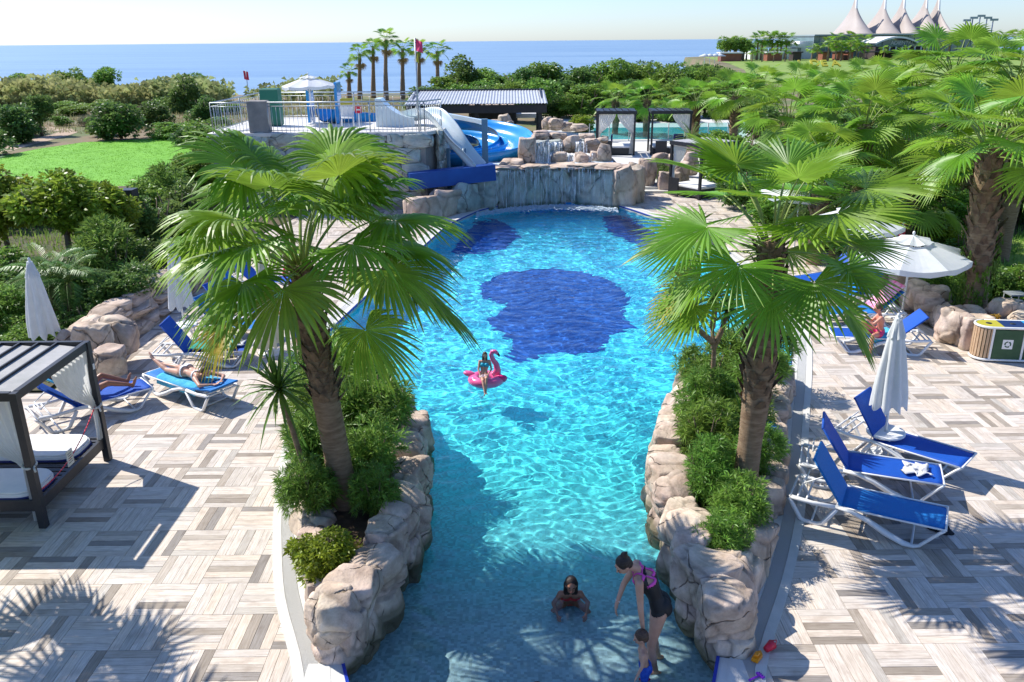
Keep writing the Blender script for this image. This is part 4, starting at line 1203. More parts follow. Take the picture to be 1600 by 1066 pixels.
rL2, oL2, aL2 = lounger('flat lounger with light blue towel and the woman lying face down', at(246, 618), at(310, 641), 8, m_blue2, G0, near=-1)
rL3, oL3, aL3 = lounger('blue lounger with a crumpled green towel', at(360, 575), at(266, 578), 56, m_blue, G0)
rL4, oL4, aL4 = lounger('blue lounger left of the pale yellow closed umbrella, cables and clothes on it', at(390, 538), at(312, 530), 56, m_blue2, G0)
rL5, oL5, aL5 = lounger('dark blue lounger behind the one left of the yellow umbrella', at(398, 512), at(330, 505), 52, m_blue, G0)
rL6, oL6, aL6 = lounger('pale blue lounger seen between palm leaves beyond the standing man', at(420, 488), at(350, 484), 44, m_blue2, G0)
rL7, oL7, aL7 = lounger('dark blue lounger with folded things, farthest in the left hand row', at(440, 462), at(375, 459), 44, m_blue, G0)
# ------------------------------------------------------------------ towels and clothes
mt_w = mat('white_towel', (.78, .77, .78), (.70, .70, .72), 8, .9, .8, 120)
mt_g = mat('green_towel', (.03, .30, .22), (.06, .42, .30), 7, .9, .8, 120)
mt_b = mat('turquoise_towel', (.05, .42, .68), (.12, .55, .78), 7, .9, .8, 120)
mt_p = mat('pink_towel', (.82, .10, .32), (.86, .55, .66), 9, .9, .8, 120)
mt_b2 = mat('bright_blue_towel', (.01, .22, .72), (.02, .30, .80), 7, .9, .8, 120)
towel('towel', 'small crumpled white towel on the middle empty lounger', towel_mesh('white_towel', .34, .36, mt_w, 1, .03, crumple=.10), on_lounger(oR2, aR2, 1.42, 0, .385), (0, 0, aR2))
towel('towel', 'crumpled green towel spread on a blue lounger', towel_mesh('green_towel', .95, .52, mt_g, 5, .03, crumple=.12), on_lounger(oL3, aL3, .72, -.02, .40), (0, 0, aL3))
towel('towel', 'grey and white cloth beside the green towel', towel_mesh('grey_cloth', .28, .34, mat('grey_cloth', (.35, .38, .38), (.6, .6, .6), 12, .9), 8, .04, crumple=.1), on_lounger(oL3, aL3, 1.5, .05, .39), (0, 0, aL3))
towel('towel', 'light blue towel hanging over the side under the sunbathing woman', towel_mesh('light_blue_towel', 1.15, .80, mt_b, 7, .015, hang=.16), on_lounger(oL2, aL2, .40, 0, .405), (0, 0, aL2))
towel('towel', 'pink and white towel on a lounger backrest', towel_mesh('pink_towel', .85, .55, mt_p, 4, .02), on_lounger(oR5, aR5, .72, 0, .40), (0, R(180 + 42), aR5))
towel('towel', 'bright blue towel draped over a lounger backrest', towel_mesh('bright_blue_towel', 1.0, .8, mt_b2, 3, .04, hang=.2, crumple=.05), on_lounger(oR6, aR6, .80, 0, .40), (0, R(180 + 42), aR6))
towel('towel', 'turquoise towel beside the boy on his lounger', towel_mesh('turquoise_towel', .45, .75, mt_b, 12, .03, hang=.18, crumple=.05), on_lounger(oR4, aR4, .70, 0, .395), (0, 0, aR4))
towel('towel', 'light blue towel over the backrest behind the reclining sunbather', towel_mesh('light_blue_back_towel', .95, .58, mt_b, 9, .02), on_lounger(oL1, aL1, .85, 0, .40), (0, R(180 + 44), aL1))
towel('clothes', 'white and blue clothes lying on the lounger left of the yellow umbrella', towel_mesh('clothes', .4, .4, mt_w, 14, .04, crumple=.14), on_lounger(oL4, aL4, .72, .05, .40), (0, 0, aL4), 'clothes')
towel('clothes', 'pile of white clothes on the dark lounger behind', towel_mesh('clothes_pile', .5, .45, mt_w, 16, .05, crumple=.14), on_lounger(oL5, aL5, .8, .05, .40), (0, 0, aL5), 'clothes')
towel('towel', 'light blue towel spread on the pale blue lounger', towel_mesh('wide_blue_towel', 1.3, .66, mt_b, 18, .015), on_lounger(oL6, aL6, .66, 0, .38), (0, 0, aL6))
towel('clothes', 'blue and white swimwear on the farthest left lounger', towel_mesh('swimwear', .4, .45, mt_w, 21, .05, crumple=.14), on_lounger(oL7, aL7, .9, .05, .40), (0, 0, aL7), 'clothes')
# flip flops by the near right lounger
ff = mat('black_rubber', (.015, .015, .017), rough=.8)
for px, py, rz, lb in ((1465, 830, .2, 'left one of two black flip flops beside the near lounger foot'), (1478, 828, -.5, 'right one of two black flip flops beside the near lounger foot')):
    t_ = thing('flip_flop', lb, 'flip flop', at(px, py), rz + 2.2, 'pair of black flip flops')
    M = MB(); M.prism([(-.13, -.035), (-.05, -.04), (.08, -.05), (.13, -.03), (.14, .01), (.10, .045), (-.05, .04), (-.13, .035), (-.145, 0)], .004, .024); M.build('sole', ff, t_)
    M = MB(); M.tube([(-.01, -.045, .02), (.04, -.03, .06), (.09, 0, .03)], .008, 6); M.tube([(-.01, .045, .02), (.04, .03, .06), (.09, 0, .03)], .008, 6); M.build('strap', ff, t_)
# ------------------------------------------------------------------ umbrellas
def closed_umbrella(label, base, h, m, group, table=True, rmax=.25, low=.95, lean=0.0, seed=0):
    t_ = thing('closed_umbrella', label, 'umbrella', base, seed * 1.3, group)
    M = MB(); M.lathe([(.001, 0), (.26, 0), (.27, .03), (.20, .055), (.04, .07), (.035, .16), (.001, .16)], 20); M.build('base', m_white, t_)
    M = MB(); M.tube([(0, 0, .05), (0, 0, h - .03)], .021, 10); M.build('pole', m_white, t_)
    if table:
        M = MB(); M.lathe([(.024, .40), (.27, .395), (.29, .405), (.29, .43), (.27, .44), (.024, .437)], 28)
        for k in range(3): a = k * 2.1 + .4; M.tube([(math.cos(a) * .2, math.sin(a) * .2, .40), (math.cos(a) * .22, math.sin(a) * .22, .02)], .016, 6)
        M.build('side_table', m_white, t_)
    rr = random.Random(seed); vs = []; fs = []; n = 64; rows = 22
    ph = [rr.uniform(-.25, .25) for _ in range(16)]
    for i in range(rows + 1):
        f = i / rows; z = h - .04 - f * (h - low)
        r0 = .045 + (rmax - .045) * f ** .75
        if f > .8: r0 *= 1 - (f - .8) * .28
        for k in range(n):
            a = 2 * math.pi * k / n
            fold = .5 + .5 * math.cos(8 * a + ph[k * 8 // n] + f * .8); deep = min(1, f * 2.2) * .34
            r_ = r0 * (1 - deep * (1 - fold ** .7)) * (1 + .03 * math.sin(3 * a + seed + f * 6))
            zz = z - (.05 * math.cos(8 * a) + rr.uniform(-.008, .008)) * (f ** 4)
            vs.append((r_ * math.cos(a + f * .25) * (1 + .0), r_ * math.sin(a + f * .25), zz))
    for i in range(rows):
        for k in range(n): j = (k + 1) % n; fs.append((i * n + k, (i + 1) * n + k, (i + 1) * n + j, i * n + j))
    fs.append(tuple(range(n)))
    M = MB(); M.add(vs, fs, 0, True)
    # little vent cape near the top with its own hem
    vs = []; fs = []
    for i in range(5):
        f = i / 4; z = h - .035 - f * .30
        for k in range(n):
            a = 2 * math.pi * k / n; r_ = (.05 + .075 * f) * (1 + .16 * f * math.cos(8 * a + seed)); vs.append((r_ * math.cos(a), r_ * math.sin(a), z + .02 * f * math.cos(8 * a)))
    for i in range(4):
        for k in range(n): j = (k + 1) % n; fs.append((i * n + k, (i + 1) * n + k, (i + 1) * n + j, i * n + j))
    M.build('canopy', m, t_)
    M = MB(); M.add(vs, fs, 0, True); M.build('vent_cape', m, t_)
    M = MB(); M.lathe([(.001, h + .05), (.022, h + .03), (.03, h), (.02, h - .03), (.045, h - .05)], 10); M.build('finial', m_white, t_)
    return t_
GU = 'closed pale umbrellas'
closed_umbrella('closed white umbrella standing through a small round table between the three empty loungers', at(1380, 712), 2.36, m_canvas, GU, rmax=.30, low=.92, seed=1).rotation_euler = (0, R(-2.5), 0)
closed_umbrella('closed white umbrella behind the black daybed', at(82, 580), 2.35, m_canvas, GU, table=False, rmax=.32, low=.85, seed=2)
closed_umbrella('closed white umbrella by the round table beside the green towel lounger', at(292, 536), 2.35, m_canvas, GU, rmax=.30, low=.9, seed=3)
closed_umbrella('closed pale yellow umbrella next to the standing man', at(424, 552), 2.2, m_cream, GU, table=False, rmax=.32, low=.25, seed=4)
closed_umbrella('closed white umbrella behind the open one, near the red life ring', at(1352, 440), 2.3, m_canvas, GU, table=False, rmax=.27, low=.95, seed=5)
def open_umbrella(label, base, h, rad, tilt=(0, 0), m=m_canvas, n=8, vents=True, pole=True):
    t_ = thing('open_umbrella', label, 'umbrella', base, .2, 'open white umbrellas')
    if pole:
        M = MB(); M.lathe([(.001, 0), (.27, 0), (.28, .04), (.05, .07), (.04, .2), (.001, .2)], 20); M.build('base', m_white, t_)
    top = Vector((tilt[0], tilt[1], h))
    M = MB(); M.tube([(0, 0, .05), top], .024, 10); M.build('pole', m_white, t_)
    drop = rad * .30; V = []; F = []; sub = 6; rings = 8; tot = n * sub
    q = Vector((0, 0, 1)).rotation_difference((top + Vector((0, 0, 0))).normalized()).to_matrix()
    def pt(r_, k):
        a = 2 * math.pi * k / tot; e = (k % sub) / sub; chord = math.cos(math.pi / n) / math.cos(math.pi / n * (2 * e - 1))
        sag = .045 * rad * r_ * math.sin(math.pi * e) * (1 if e else 0)
        return Vector((rad * r_ * chord * math.cos(a), rad * r_ * chord * math.sin(a), -drop * r_ ** 1.15 - sag))
    r0 = .30 if vents else .02
    for i in range(rings + 1):
        r_ = r0 + (1 - r0) * i / rings
        for k in range(tot): V.append(top + q @ pt(r_, k))
    for i in range(rings):
        for k in range(tot): j = (k + 1) % tot; F.append((i * tot + k, (i + 1) * tot + k, (i + 1) * tot + j, i * tot + j))
    M = MB(); M.add(V, F, 0, False); cn = M.build('canopy', m, t_)
    V = []; F = []
    for k in range(tot):
        p_ = pt(1, k); V += [top + q @ (p_ * 1.002), top + q @ (p_ + Vector((0, 0, -.12 - .012 * math.sin(k * 1.7))))]
    for k in range(tot): j = (k + 1) % tot; F.append((2 * k, 2 * k + 1, 2 * j + 1, 2 * j))
    M = MB(); M.add(V, F, 0, False); M.build('valance', m, t_)
    if vents:
        V = [top + Vector((0, 0, .07))]; F = []
        for k in range(tot): V.append(top + q @ (pt(.34, k) + Vector((0, 0, .06 + .012 * math.cos(k * 2 * math.pi / sub)))))
        for k in range(tot): F.append((0, 1 + k, 1 + (k + 1) % tot))
        M = MB(); M.add(V, F, 0, False); M.build('vent_cap', m, t_)
    for k in range(n):
        M = MB(); M.tube([top + q @ Vector((0, 0, -.05)), top + q @ (pt(.98, k * sub) + Vector((0, 0, -.02)))], .010, 5); M.tube([top + q @ Vector((0, 0, -.62)), top + q @ (pt(.5, k * sub) + Vector((0, 0, -.02)))], .008, 5); M.build('rib', m_white, t_)
    M = MB(); M.lathe([(.001, .12), (.028, .10), (.032, .07), (.02, .03), (.001, .02)], 10, top + Vector((0, 0, .05))); M.build('finial', m_white, t_)
    return t_
ub = at(1408, 497); ut = atY(1425, 372, ub.y - .1) - ub
open_umbrella('large open white umbrella over the loungers, right of the near palm', ub, ut.z, 1.28, (ut.x, -.1))
ub = at(1322, 458); open_umbrella('open white umbrella half hidden behind the right hand palm', ub, 2.25, 1.25, (-.1, 0))
ub = at(1240, 395); open_umbrella('open white umbrella deep behind the right hand palm crown', ub, 2.25, 1.2, (0, 0))
# ------------------------------------------------------------------ daybed (left)
def chain(M, a, b_, sag, n=34, r=.011):
    a, b_ = Vector(a), Vector(b_)
    for i in range(n):
        f0, f1 = i / n, (i + .9) / n
        p = a.lerp(b_, f0) - Vector((0, 0, sag * 4 * f0 * (1 - f0))); q = a.lerp(b_, f1) - Vector((0, 0, sag * 4 * f1 * (1 - f1)))
        M.tube([p, q], [r, r * .55], 5)
def curtain_mesh(name, x0, x1, y, zt, tie, zb, m, seed, axis='x', folds=9, spread=.10, gather=.05):
    """hangs from x0..x1 at zt, gathered at post x0 at height tie, falls to zb"""
    V = []; F = []; nu, nv = 46, 18; rr = random.Random(seed)
    for j in range(nv + 1):
        f = j / nv; z = zt + (zb - zt) * f; zt_f = (zt - tie) / (zt - zb)
        if f < zt_f: k = f / zt_f; wd = (x1 - x0) * (1 - k ** 1.6) + (gather if x1 > x0 else -gather) * k ** 1.6
        else: k = (f - zt_f) / (1 - zt_f); wd = (gather + (spread - gather) * k ** .6) * (1 if x1 > x0 else -1)
        for i in range(nu + 1):
            u_ = i / nu
            x = x0 + wd * u_; am = .022 + .012 * f
            yy = y + am * math.sin(u_ * folds * 6.28 + .6 * math.sin(f * 5 + seed)) + .02 * math.sin(f * 7 + seed)
            V.append((x, yy, z) if axis == 'x' else (yy, x, z))
    for j in range(nv):
        for i in range(nu): a = j * (nu + 1) + i; F.append((a, a + 1, a + nu + 2, a + nu + 1))
    return np_mesh(name, V, F, m, smooth=True)
m_mattress = mat('white_mattress', (.80, .79, .77), (.74, .74, .73), 6, .8, .2, 50)
m_navyt = mat('navy_piping', (.015, .02, .12), rough=.7)
m_louv = mat('grey_roof_fabric', (.36, .36, .35), (.46, .45, .44), 3, .8, .2, 60)
m_redc = mat('red_plastic', (.70, .02, .05), rough=.4)
m_card = mat('paper_card', (.62, .60, .50), (.70, .68, .58), 8, .8)
bx0, bx1, by0, by1, bz = -9.0, -6.52, 10.02, 11.98, 2.03
t_ = thing('daybed', 'black framed canopy daybed with white curtains, mattresses and a slatted roof', 'daybed', (bx1, by0, 0))
O = Vector((bx1, by0, 0)); W_, D_ = bx1 - bx0, by1 - by0
for x, y in ((0, 0), (0, D_), (-W_, 0), (-W_, D_)):
    M = MB(); M.box((x, y, bz / 2), (.10, .10, bz), bev=.006); M.build('post', m_dark, t_)
for y in (0, D_):
    M = MB(); M.box((-W_ / 2, y, bz - .055), (W_ - .104, .07, .12)); M.build('roof_beam', m_dark, t_)
for x in (0, -W_):
    M = MB(); M.box((x, D_ / 2, bz - .055), (.07, D_ - .104, .12)); M.build('roof_beam', m_dark, t_)
for i in range(8):       # sloping fabric louvres, running front to back
    x = -W_ + .22 + i * (W_ - .2) / 8
    V = [(x - .15, .05, bz - .03), (x + .15, .05, bz - .065), (x + .15, D_ - .05, bz - .065), (x - .15, D_ - .05, bz - .03)]
    M = MB(); M.add([(a, b_, c) for a, b_, c in V] + [(a, b_, c - .012) for a, b_, c in V], [(0, 1, 2, 3), (7, 6, 5, 4), (0, 4, 5, 1), (2, 6, 7, 3), (1, 5, 6, 2), (3, 7, 4, 0)]); M.build('roof_louvre', m_louv, t_)
    M = MB(); M.bar((x - .155, .04, bz - .015), (x - .155, D_ - .04, bz - .015), .025, .04); M.build('louvre_rail', m_dark, t_)
for y in (.02, D_ - .02):
    M = MB(); M.box((-W_ / 2, y, .33), (W_ - .1, .05, .16)); M.build('side_board', m_dark, t_)
for x in (-.02, -W_ + .02):
    M = MB(); M.box((x, D_ / 2, .33), (.05, D_ - .1, .16)); M.build('side_board', m_dark, t_)
for k in range(16):
    M = MB(); M.box((-W_ / 2, .1 + k * (D_ - .2) / 15, .385), (W_ - .12, .075, .02)); M.build('slat', m_dark, t_)
for y0_, y1_ in ((.06, .80), (1.16, D_ - .05)):
    P = []
    x0_, x1_ = -W_ + .08, -.10
    for (cx_, cy_, a0) in ((x1_ - .25, y1_ - .25, 0), (x0_ + .1, y1_ - .1, 90), (x0_ + .1, y0_ + .1, 180), (x1_ - .25, y0_ + .25, 270)):
        rr_ = .25 if cx_ > x0_ + .2 else .1
        for q in range(6): a = R(a0 + q * 18); P.append((cx_ + rr_ * math.cos(a), cy_ + rr_ * math.sin(a)))
    M = MB(); M.prism([(a, b_) for a, b_ in P], .40, .47); M.prism([(a * .995 - .005, b_) for a, b_ in [((p[0] - (x0_ + x1_) / 2) * .985 + (x0_ + x1_) / 2, (p[1] - (y0_ + y1_) / 2) * .97 + (y0_ + y1_) / 2) for p in P]], .47, .50)
    mt_ = M.build('mattress', m_mattress, t_); bv = mt_.modifiers.new('b', 'BEVEL'); bv.width = .012; bv.segments = 2
    M = MB(); M.tube([(a, b_, .402) for a, b_ in P] + [(P[0][0], P[0][1], .402)], .022, 6); M.build('piping', m_navyt, mt_)
obj('curtain', curtain_mesh('curtain', -.06, -1.35, .06, bz - .10, .95, .06, m_curtain, 1), t_)
obj('curtain', curtain_mesh('curtain', D_ - .03, D_ - 1.05, -.03, bz - .10, .98, .42, m_curtain, 2, axis='y', gather=.05), t_)
obj('curtain', curtain_mesh('curtain', -W_ + .06, -W_ + .8, D_ - .05, bz - .10, .98, .12, m_curtain, 3), t_)
for x, y, z in ((-.03, .03, .95), (-.02, D_ - .04, .98)):
    M = MB(); M.tube([(x + .085 * math.cos(a), y + .085 * math.sin(a), z + .02 * math.sin(a)) for a in [k * .55 for k in range(12)]], .018, 6); M.tube([(x + .07, y - .04, z), (x + .12, y - .09, z - .06)], .015, 5); M.build('curtain_tie', m_curtain, t_)
M = MB(); M.box((.053, D_ + .0, 1.62), (.006, .05, .09)); M.build('tag', m_white, t_)
M = MB(); chain(M, (-.0, D_ - .1, .98), (-.02, .06, .52), .18); o = M.build('red_chain', m_redc); o.location = O; props(o, 'red and white plastic chain slung across the open side of the daybed', 'chain')
t2 = thing('notice_card', 'small paper notice card hanging on the red chain of the daybed', 'sign', O + Vector((-.01, .95, .56)))
M = MB(); M.box((0, 0, .02), (.012, .17, .24), rz=0); M.build('card', m_card, t2)
M = MB()
for k in range(5): M.box((.0075, -.0, .09 - k * .035), (.002, .11 - .02 * (k % 2), .008))
M.build('print', m_dark, t2)
# ------------------------------------------------------------------ litter bin with recycling sign (right)
m_green = mat('dark_green_panel', (.02, .07, .03), (.03, .09, .04), 8, .5)
m_yel = mat('yellow_lid', (.45, .40, .04), rough=.5); m_navl = mat('navy_lid', (.01, .03, .12), rough=.5); m_cyl = mat('light_blue_lid', (.02, .32, .62), rough=.5)
m_slat = mat('bin_wood', (.48, .30, .17), (.60, .42, .26), 6, .6, .3, 40, stretch=(6, 6, 1))
tb = thing('recycling_bin', 'white framed recycling bin with wooden slats, green panel and coloured lids', 'bin', at(1532, 572) + Vector((.25, .22, 0)), -.13)
BW, BD, BH = 1.5, .5, .74
def binout(off, n=10):
    P = []
    for k in range(n + 1): a = math.pi / 2 + math.pi * k / n; P.append((math.cos(a) * (BD / 2 + off), BD / 2 + math.sin(a) * (BD / 2 + off) - .0))
    for k in range(n + 1): a = -math.pi / 2 + math.pi * k / n; P.append((BW - BD + math.cos(a) * (BD / 2 + off), BD / 2 + math.sin(a) * (BD / 2 + off)))
    return P
M = MB(); M.prism(binout(-.03), .05, BH - .02); M.build('liner', m_green, tb)
for z in (.05, BH): M = MB(); M.tube([(a, b_, z) for a, b_ in binout(0)] + [(*binout(0)[0], z)], .026, 8); M.build('rim', m_white, tb)
for x in (.02, .62, 1.0): M = MB(); M.box((x, -.003, BH / 2 + .02), (.04, .03, BH - .08)); M.build('post', m_white, tb)
for i in range(24):
    if i < 12: a = math.pi + R(-70) + R(160) * i / 11; a = R(105) + R(165) * i / 11; p_ = Vector((math.cos(a) * (BD / 2 - .005), BD / 2 + math.sin(a) * (BD / 2 - .005), 0)); rz_ = a
    else: a = R(-90) + R(180) * (i - 12) / 11; p_ = Vector((BW - BD + math.cos(a) * (BD / 2 - .005), BD / 2 + math.sin(a) * (BD / 2 - .005), 0)); rz_ = a
    M = MB(); M.box(p_ + Vector((0, 0, BH / 2 + .025)), (.02, .048, BH - .12), rz=rz_); M.build('slat', m_slat, tb)
M = MB(); M.box((.32, -.008, BH / 2 + .02), (.54, .02, BH - .12)); gp = M.build('green_panel', m_green, tb)
M = MB(); M.box((.32, -.0195, .40), (.20, .003, .20)); M.build('sign_plate', m_white, gp)
M = MB()
for k in range(3):       # three chasing arrows
    a0 = R(90 + 120 * k)
    for s_ in range(4):
        a1, a2 = a0 + s_ * R(20), a0 + (s_ + 1) * R(20)
        V = [(.32 + math.cos(q) * r_, -.0225, .40 + math.sin(q) * r_) for q, r_ in ((a1, .042), (a1, .068), (a2, .068), (a2, .042))]; M.add(V, [(0, 1, 2, 3)])
    q = a0 + R(80); V = [(.32 + math.cos(a) * r_, -.0225, .40 + math.sin(a) * r_) for a, r_ in ((q, .03), (q, .08), (q + R(28), .055))]; M.add(V, [(0, 1, 2)])
M.build('recycling_arrows', m_green, gp)
for x0_, x1_, m_, nm in ((-.22, .22, m_yel, 'yellow_lid'), (.225, .70, m_navl, 'navy_lid'), (.705, 1.22, m_cyl, 'blue_lid')):
    P = [q for q in binout(-.03)]
    Q = clip(P, 1, 0, x0_); Q = clip(Q, -1, 0, -x1_)
    M = MB(); M.prism(Q, BH - .015, BH + .02); l_ = M.build(nm, m_, tb)
    M = MB(); M.lathe([(.001, .0), (.06, .0), (.06, .004), (.001, .004)], 14, ((x0_ + x1_) / 2 - (.0), BD / 2, BH + .021)); M.build('slot', m_dark, l_)
# ------------------------------------------------------------------ lamp, life rings, stool
tl = thing('garden_lamp', 'dark square lantern post standing by the hedge near the lawn', 'lamp', at(216, 402))
lb_ = at(216, 402); lh = atY(212, 298, lb_.y).z
M = MB()
for x in (-.16, .16):
    for y in (-.16, .16): M.box((x, y, lh / 2), (.07, .07, lh))
M.build('frame_post', m_dark, tl)
M = MB(); M.box((0, 0, lh - .1), (.46, .46, .30)); M.build('lamp_head', m_dark, tl)
M = MB(); M.box((0, 0, .1), (.44, .44, .2)); M.build('foot', m_dark, tl)
def ring(label, c, r_, rz):
    tr_ = thing('life_ring', label, 'life ring', c, rz); n, k_ = 24, 8; V = []; F = []
    for i in range(n):
        a = 2 * math.pi * i / n
        for j in range(k_): b_ = 2 * math.pi * j / k_; rr_ = r_ + r_ * .26 * math.cos(b_); V.append((rr_ * math.cos(a), r_ * .2 * math.sin(b_), rr_ * math.sin(a)))
    for i in range(n):
        for j in range(k_): F.append((i * k_ + j, ((i + 1) % n) * k_ + j, ((i + 1) % n) * k_ + (j + 1) % k_, i * k_ + (j + 1) % k_))
    M = MB(); M.add(V, F, 0, True); M.build('ring', m_redc, tr_)
    M = MB()
    for a in (45, 135, 225, 315): M.box((math.cos(R(a)) * r_, 0, math.sin(R(a)) * r_), (.05, r_ * .44, r_ * .56), mat=Matrix.Rotation(-R(a) + R(90), 3, 'Y'))
    M.build('band', m_white, tr_)
    M = MB(); M.tube([(0, .12, -c[2]), (0, .12, .3)], .03, 8); M.build('post', m_dark, tr_)
    return tr_
p_ = at(1396, 432); q_ = atY(1397, 362, p_.y); ring('red life ring on a post behind the large open umbrella', q_, .30, .3)
p_ = at(462, 505); q_ = atY(463, 429, p_.y + 3); ring('orange red life ring half hidden by the left palm leaves', q_, .30, 0)
p_ = at(1586, 520); ts = thing('stool', 'small grey stool on the grass beyond the boulders, right edge', 'stool', Vector((p_.x + .6, p_.y + 1.2, .1)))
M = MB(); M.box((0, 0, .46), (.42, .36, .03)); M.build('seat', mat('grey_plastic', (.25, .27, .28), rough=.5), ts)
for x in (-.18, .18):
    for y in (-.15, .15): M = MB(); M.tube([(x, y, .45), (x * 1.1, y * 1.1, 0)], .015, 6); M.build('leg', MATS['grey_plastic'], ts)
# ------------------------------------------------------------------ toys
m_or = mat('orange_plastic', (.85, .30, .01), rough=.35); m_pu = mat('purple_plastic', (.30, .03, .55), rough=.35); m_bb = mat('blue_plastic', (.02, .35, .75), rough=.25)
p_ = at(1196, 1022); tt = thing('toy_bucket', 'small red toy bucket lying on the coping by the right rocks', 'toy', p_ + Vector((0, 0, .02)), .4, 'beach toys')
M = MB(); M.tube([(0, 0, .04), (.11, .03, .05)], [.035, .055], 12); M.build('pail', m_redc, tt)
M = MB(); M.tube([(.11, -.02, .06), (.15, .02, .10), (.11, .08, .06)], .006, 5); M.build('handle', m_redc, tt)
p_ = at(1183, 1031); tt = thing('toy_boat', 'orange yellow toy boat beside the red bucket', 'toy', p_ + Vector((0, 0, .02)), .9, 'beach toys')
M = MB(); M.prism([(-.08, -.035), (.04, -.04), (.09, 0), (.04, .04), (-.08, .035)], .0, .045); M.build('hull', m_or, tt); M = MB(); M.box((-.02, 0, .06), (.06, .04, .03), bev=.008); M.build('cabin', m_or, tt)
p_ = at(1180, 1062); tt = thing('toy_rake', 'purple toy rake on the coping at the bottom edge', 'toy', p_ + Vector((0, 0, .03)), .5, 'beach toys')
M = MB(); M.tube([(-.09, 0, 0), (.05, 0, 0)], .011, 6); M.build('handle', m_pu, tt); M = MB(); M.box((.06, 0, 0), (.02, .09, .02))
for y in (-.036, -.012, .012, .036): M.box((.08, y, -.008), (.035, .008, .02))
M.build('tines', m_pu, tt)
# blue bag with goggles on the right planter edge
p_ = at(1224, 700, .5); tt = thing('swim_bag', 'bright blue plastic bag with goggles on the edge of the right planter', 'bag', Vector((4.02, 11.95, .42)), .5)
M = MB(); M.lathe([(.001, 0), (.10, .01), (.15, .06), (.16, .12), (.13, .16), (.06, .17), (.001, .165)], 14); M.build('pouch', m_bb, tt)
M = MB(); M.tube([(-.10, -.06, .16), (-.02, -.12, .185), (.08, -.08, .17)], .014, 6); M.build('goggle_strap', mat('lime_plastic', (.5, .7, .05), rough=.4), tt)
M = MB(); _ell(M, (-.19, -.08, .08), (.045, .03, .03)); _ell(M, (-.14, -.13, .08), (.045, .03, .03)); M.build('goggles', m_pu, tt)
# ------------------------------------------------------------------ flamingo float and its rider
m_fl = mat('pink_vinyl', (.82, .10, .28), (.86, .16, .34), 3, .22, coat=.6)
m_fld = mat('deep_pink_vinyl', (.75, .02, .16), rough=.25, coat=.6)
fc = Vector((-.52, 15.30, WATER_Z))
tf = thing('flamingo_float', 'pink inflatable flamingo ring with curved neck and black beak on the water', 'pool float', fc)
M = MB(); n, k_ = 36, 14; V = []; F = []
for i in range(n):
    a = 2 * math.pi * i / n; w_ = 1 + .05 * math.cos(a * 12)
    for j in range(k_): b_ = 2 * math.pi * j / k_; rr_ = .34 + .155 * math.cos(b_); V.append((rr_ * math.cos(a) * 1.12, rr_ * math.sin(a), .11 + .15 * math.sin(b_)))
for i in range(n):
    for j in range(k_): F.append((i * k_ + j, ((i + 1) % n) * k_ + j, ((i + 1) % n) * k_ + (j + 1) % k_, i * k_ + (j + 1) % k_))
M.add(V, F, 0, True); M.build('ring', m_fl, tf)
M = MB(); M.tube([(.30, .12, .20), (.34, .14, .38), (.30, .14, .56), (.20, .12, .72), (.16, .11, .86), (.20, .10, .96), (.29, .08, .97), (.36, .06, .91)], [.15, .11, .085, .075, .07, .075, .065, .045], 14); nk = M.build('neck', m_fl, tf)
M = MB(); M.tube([(.35, .065, .92), (.40, .05, .86), (.395, .045, .81)], [.045, .035, .01], 10); M.build('beak', m_dark, nk)
M = MB(); _ell(M, (.25, .03, .99), (.016, .01, .016), None, 8); M.build('eye', m_dark, nk)
M = MB(); _ell(M, (.46, -.10, .16), (.20, .10, .13), Matrix.Rotation(.5, 3, 'Z')); M.build('wing', m_fld, tf)
M = MB(); _ell(M, (-.34, -.22, .15), (.18, .08, .12), Matrix.Rotation(-.4, 3, 'Z')); M.build('wing', m_fl, tf)
M = MB(); _ell(M, (-.50, .14, .24), (.20, .13, .09), Matrix.Rotation(.25, 3, 'Y')); M.build('tail', m_fl, tf)
for c in kids(tf): c.cycles.is_caustics_receiver = True
tf.scale = (.66, .66, .66)
fx, fy, fz = fc
Jf = dict(pelvis=(fx - .06, fy - .16, fz + .32), chest=(fx - .04, fy - .02, fz + .60), neck=(fx - .03, fy + .02, fz + .77), head=(fx - .02, fy - .03, fz + .91),
    shL=(fx + .11, fy + .0, fz + .70), shR=(fx - .18, fy + .0, fz + .70), elL=(fx + .17, fy - .12, fz + .49), wrL=(fx + .06, fy - .30, fz + .38), elR=(fx - .22, fy - .12, fz + .48), wrR=(fx - .15, fy - .30, fz + .34),
    hipL=(fx + .01, fy - .20, fz + .30), hipR=(fx - .13, fy - .20, fz + .30), knL=(fx + .02, fy - .54, fz + .36), knR=(fx - .08, fy - .56, fz + .30), anL=(fx + .01, fy - .72, fz + .04), anR=(fx - .02, fy - .80, fz + .02), toeL=(.3, -1, -.2), toeR=(-.2, -1, -.2))
def bandeau(g_, T_, lt, fr, c): return g_ == 'torso' and .50 < T_ < .74
def bottom(g_, T_, lt, fr, c): return g_ in ('torso', 'leg') and -.4 < T_ < .02
person('girl in a turquoise bikini top riding the pink flamingo float', Jf, .80, m_skin, m_hairb, 'long', [('bikini_top', m_teal, bandeau), ('bikini_bottom', m_pattern, bottom)], voxel=.009, headr=1.02, fwd=(.2, -1, -.25))
rd_ = [o for o in bpy.data.objects if o.name.startswith('person')][-1]
rd_.scale = (.66, .66, .66); rd_.location = fc * (1 - .66)
# ------------------------------------------------------------------ people on and by the loungers
def place_J(J, org, a, s=1.0):
    return {k: (Vector((math.cos(a) * v[0] * 1 - math.sin(a) * v[1], math.sin(a) * v[0] + math.cos(a) * v[1], v[2])) + (org if not k.startswith(('toe', 'hand')) else Vector((0, 0, 0)))) for k, v in J.items()}
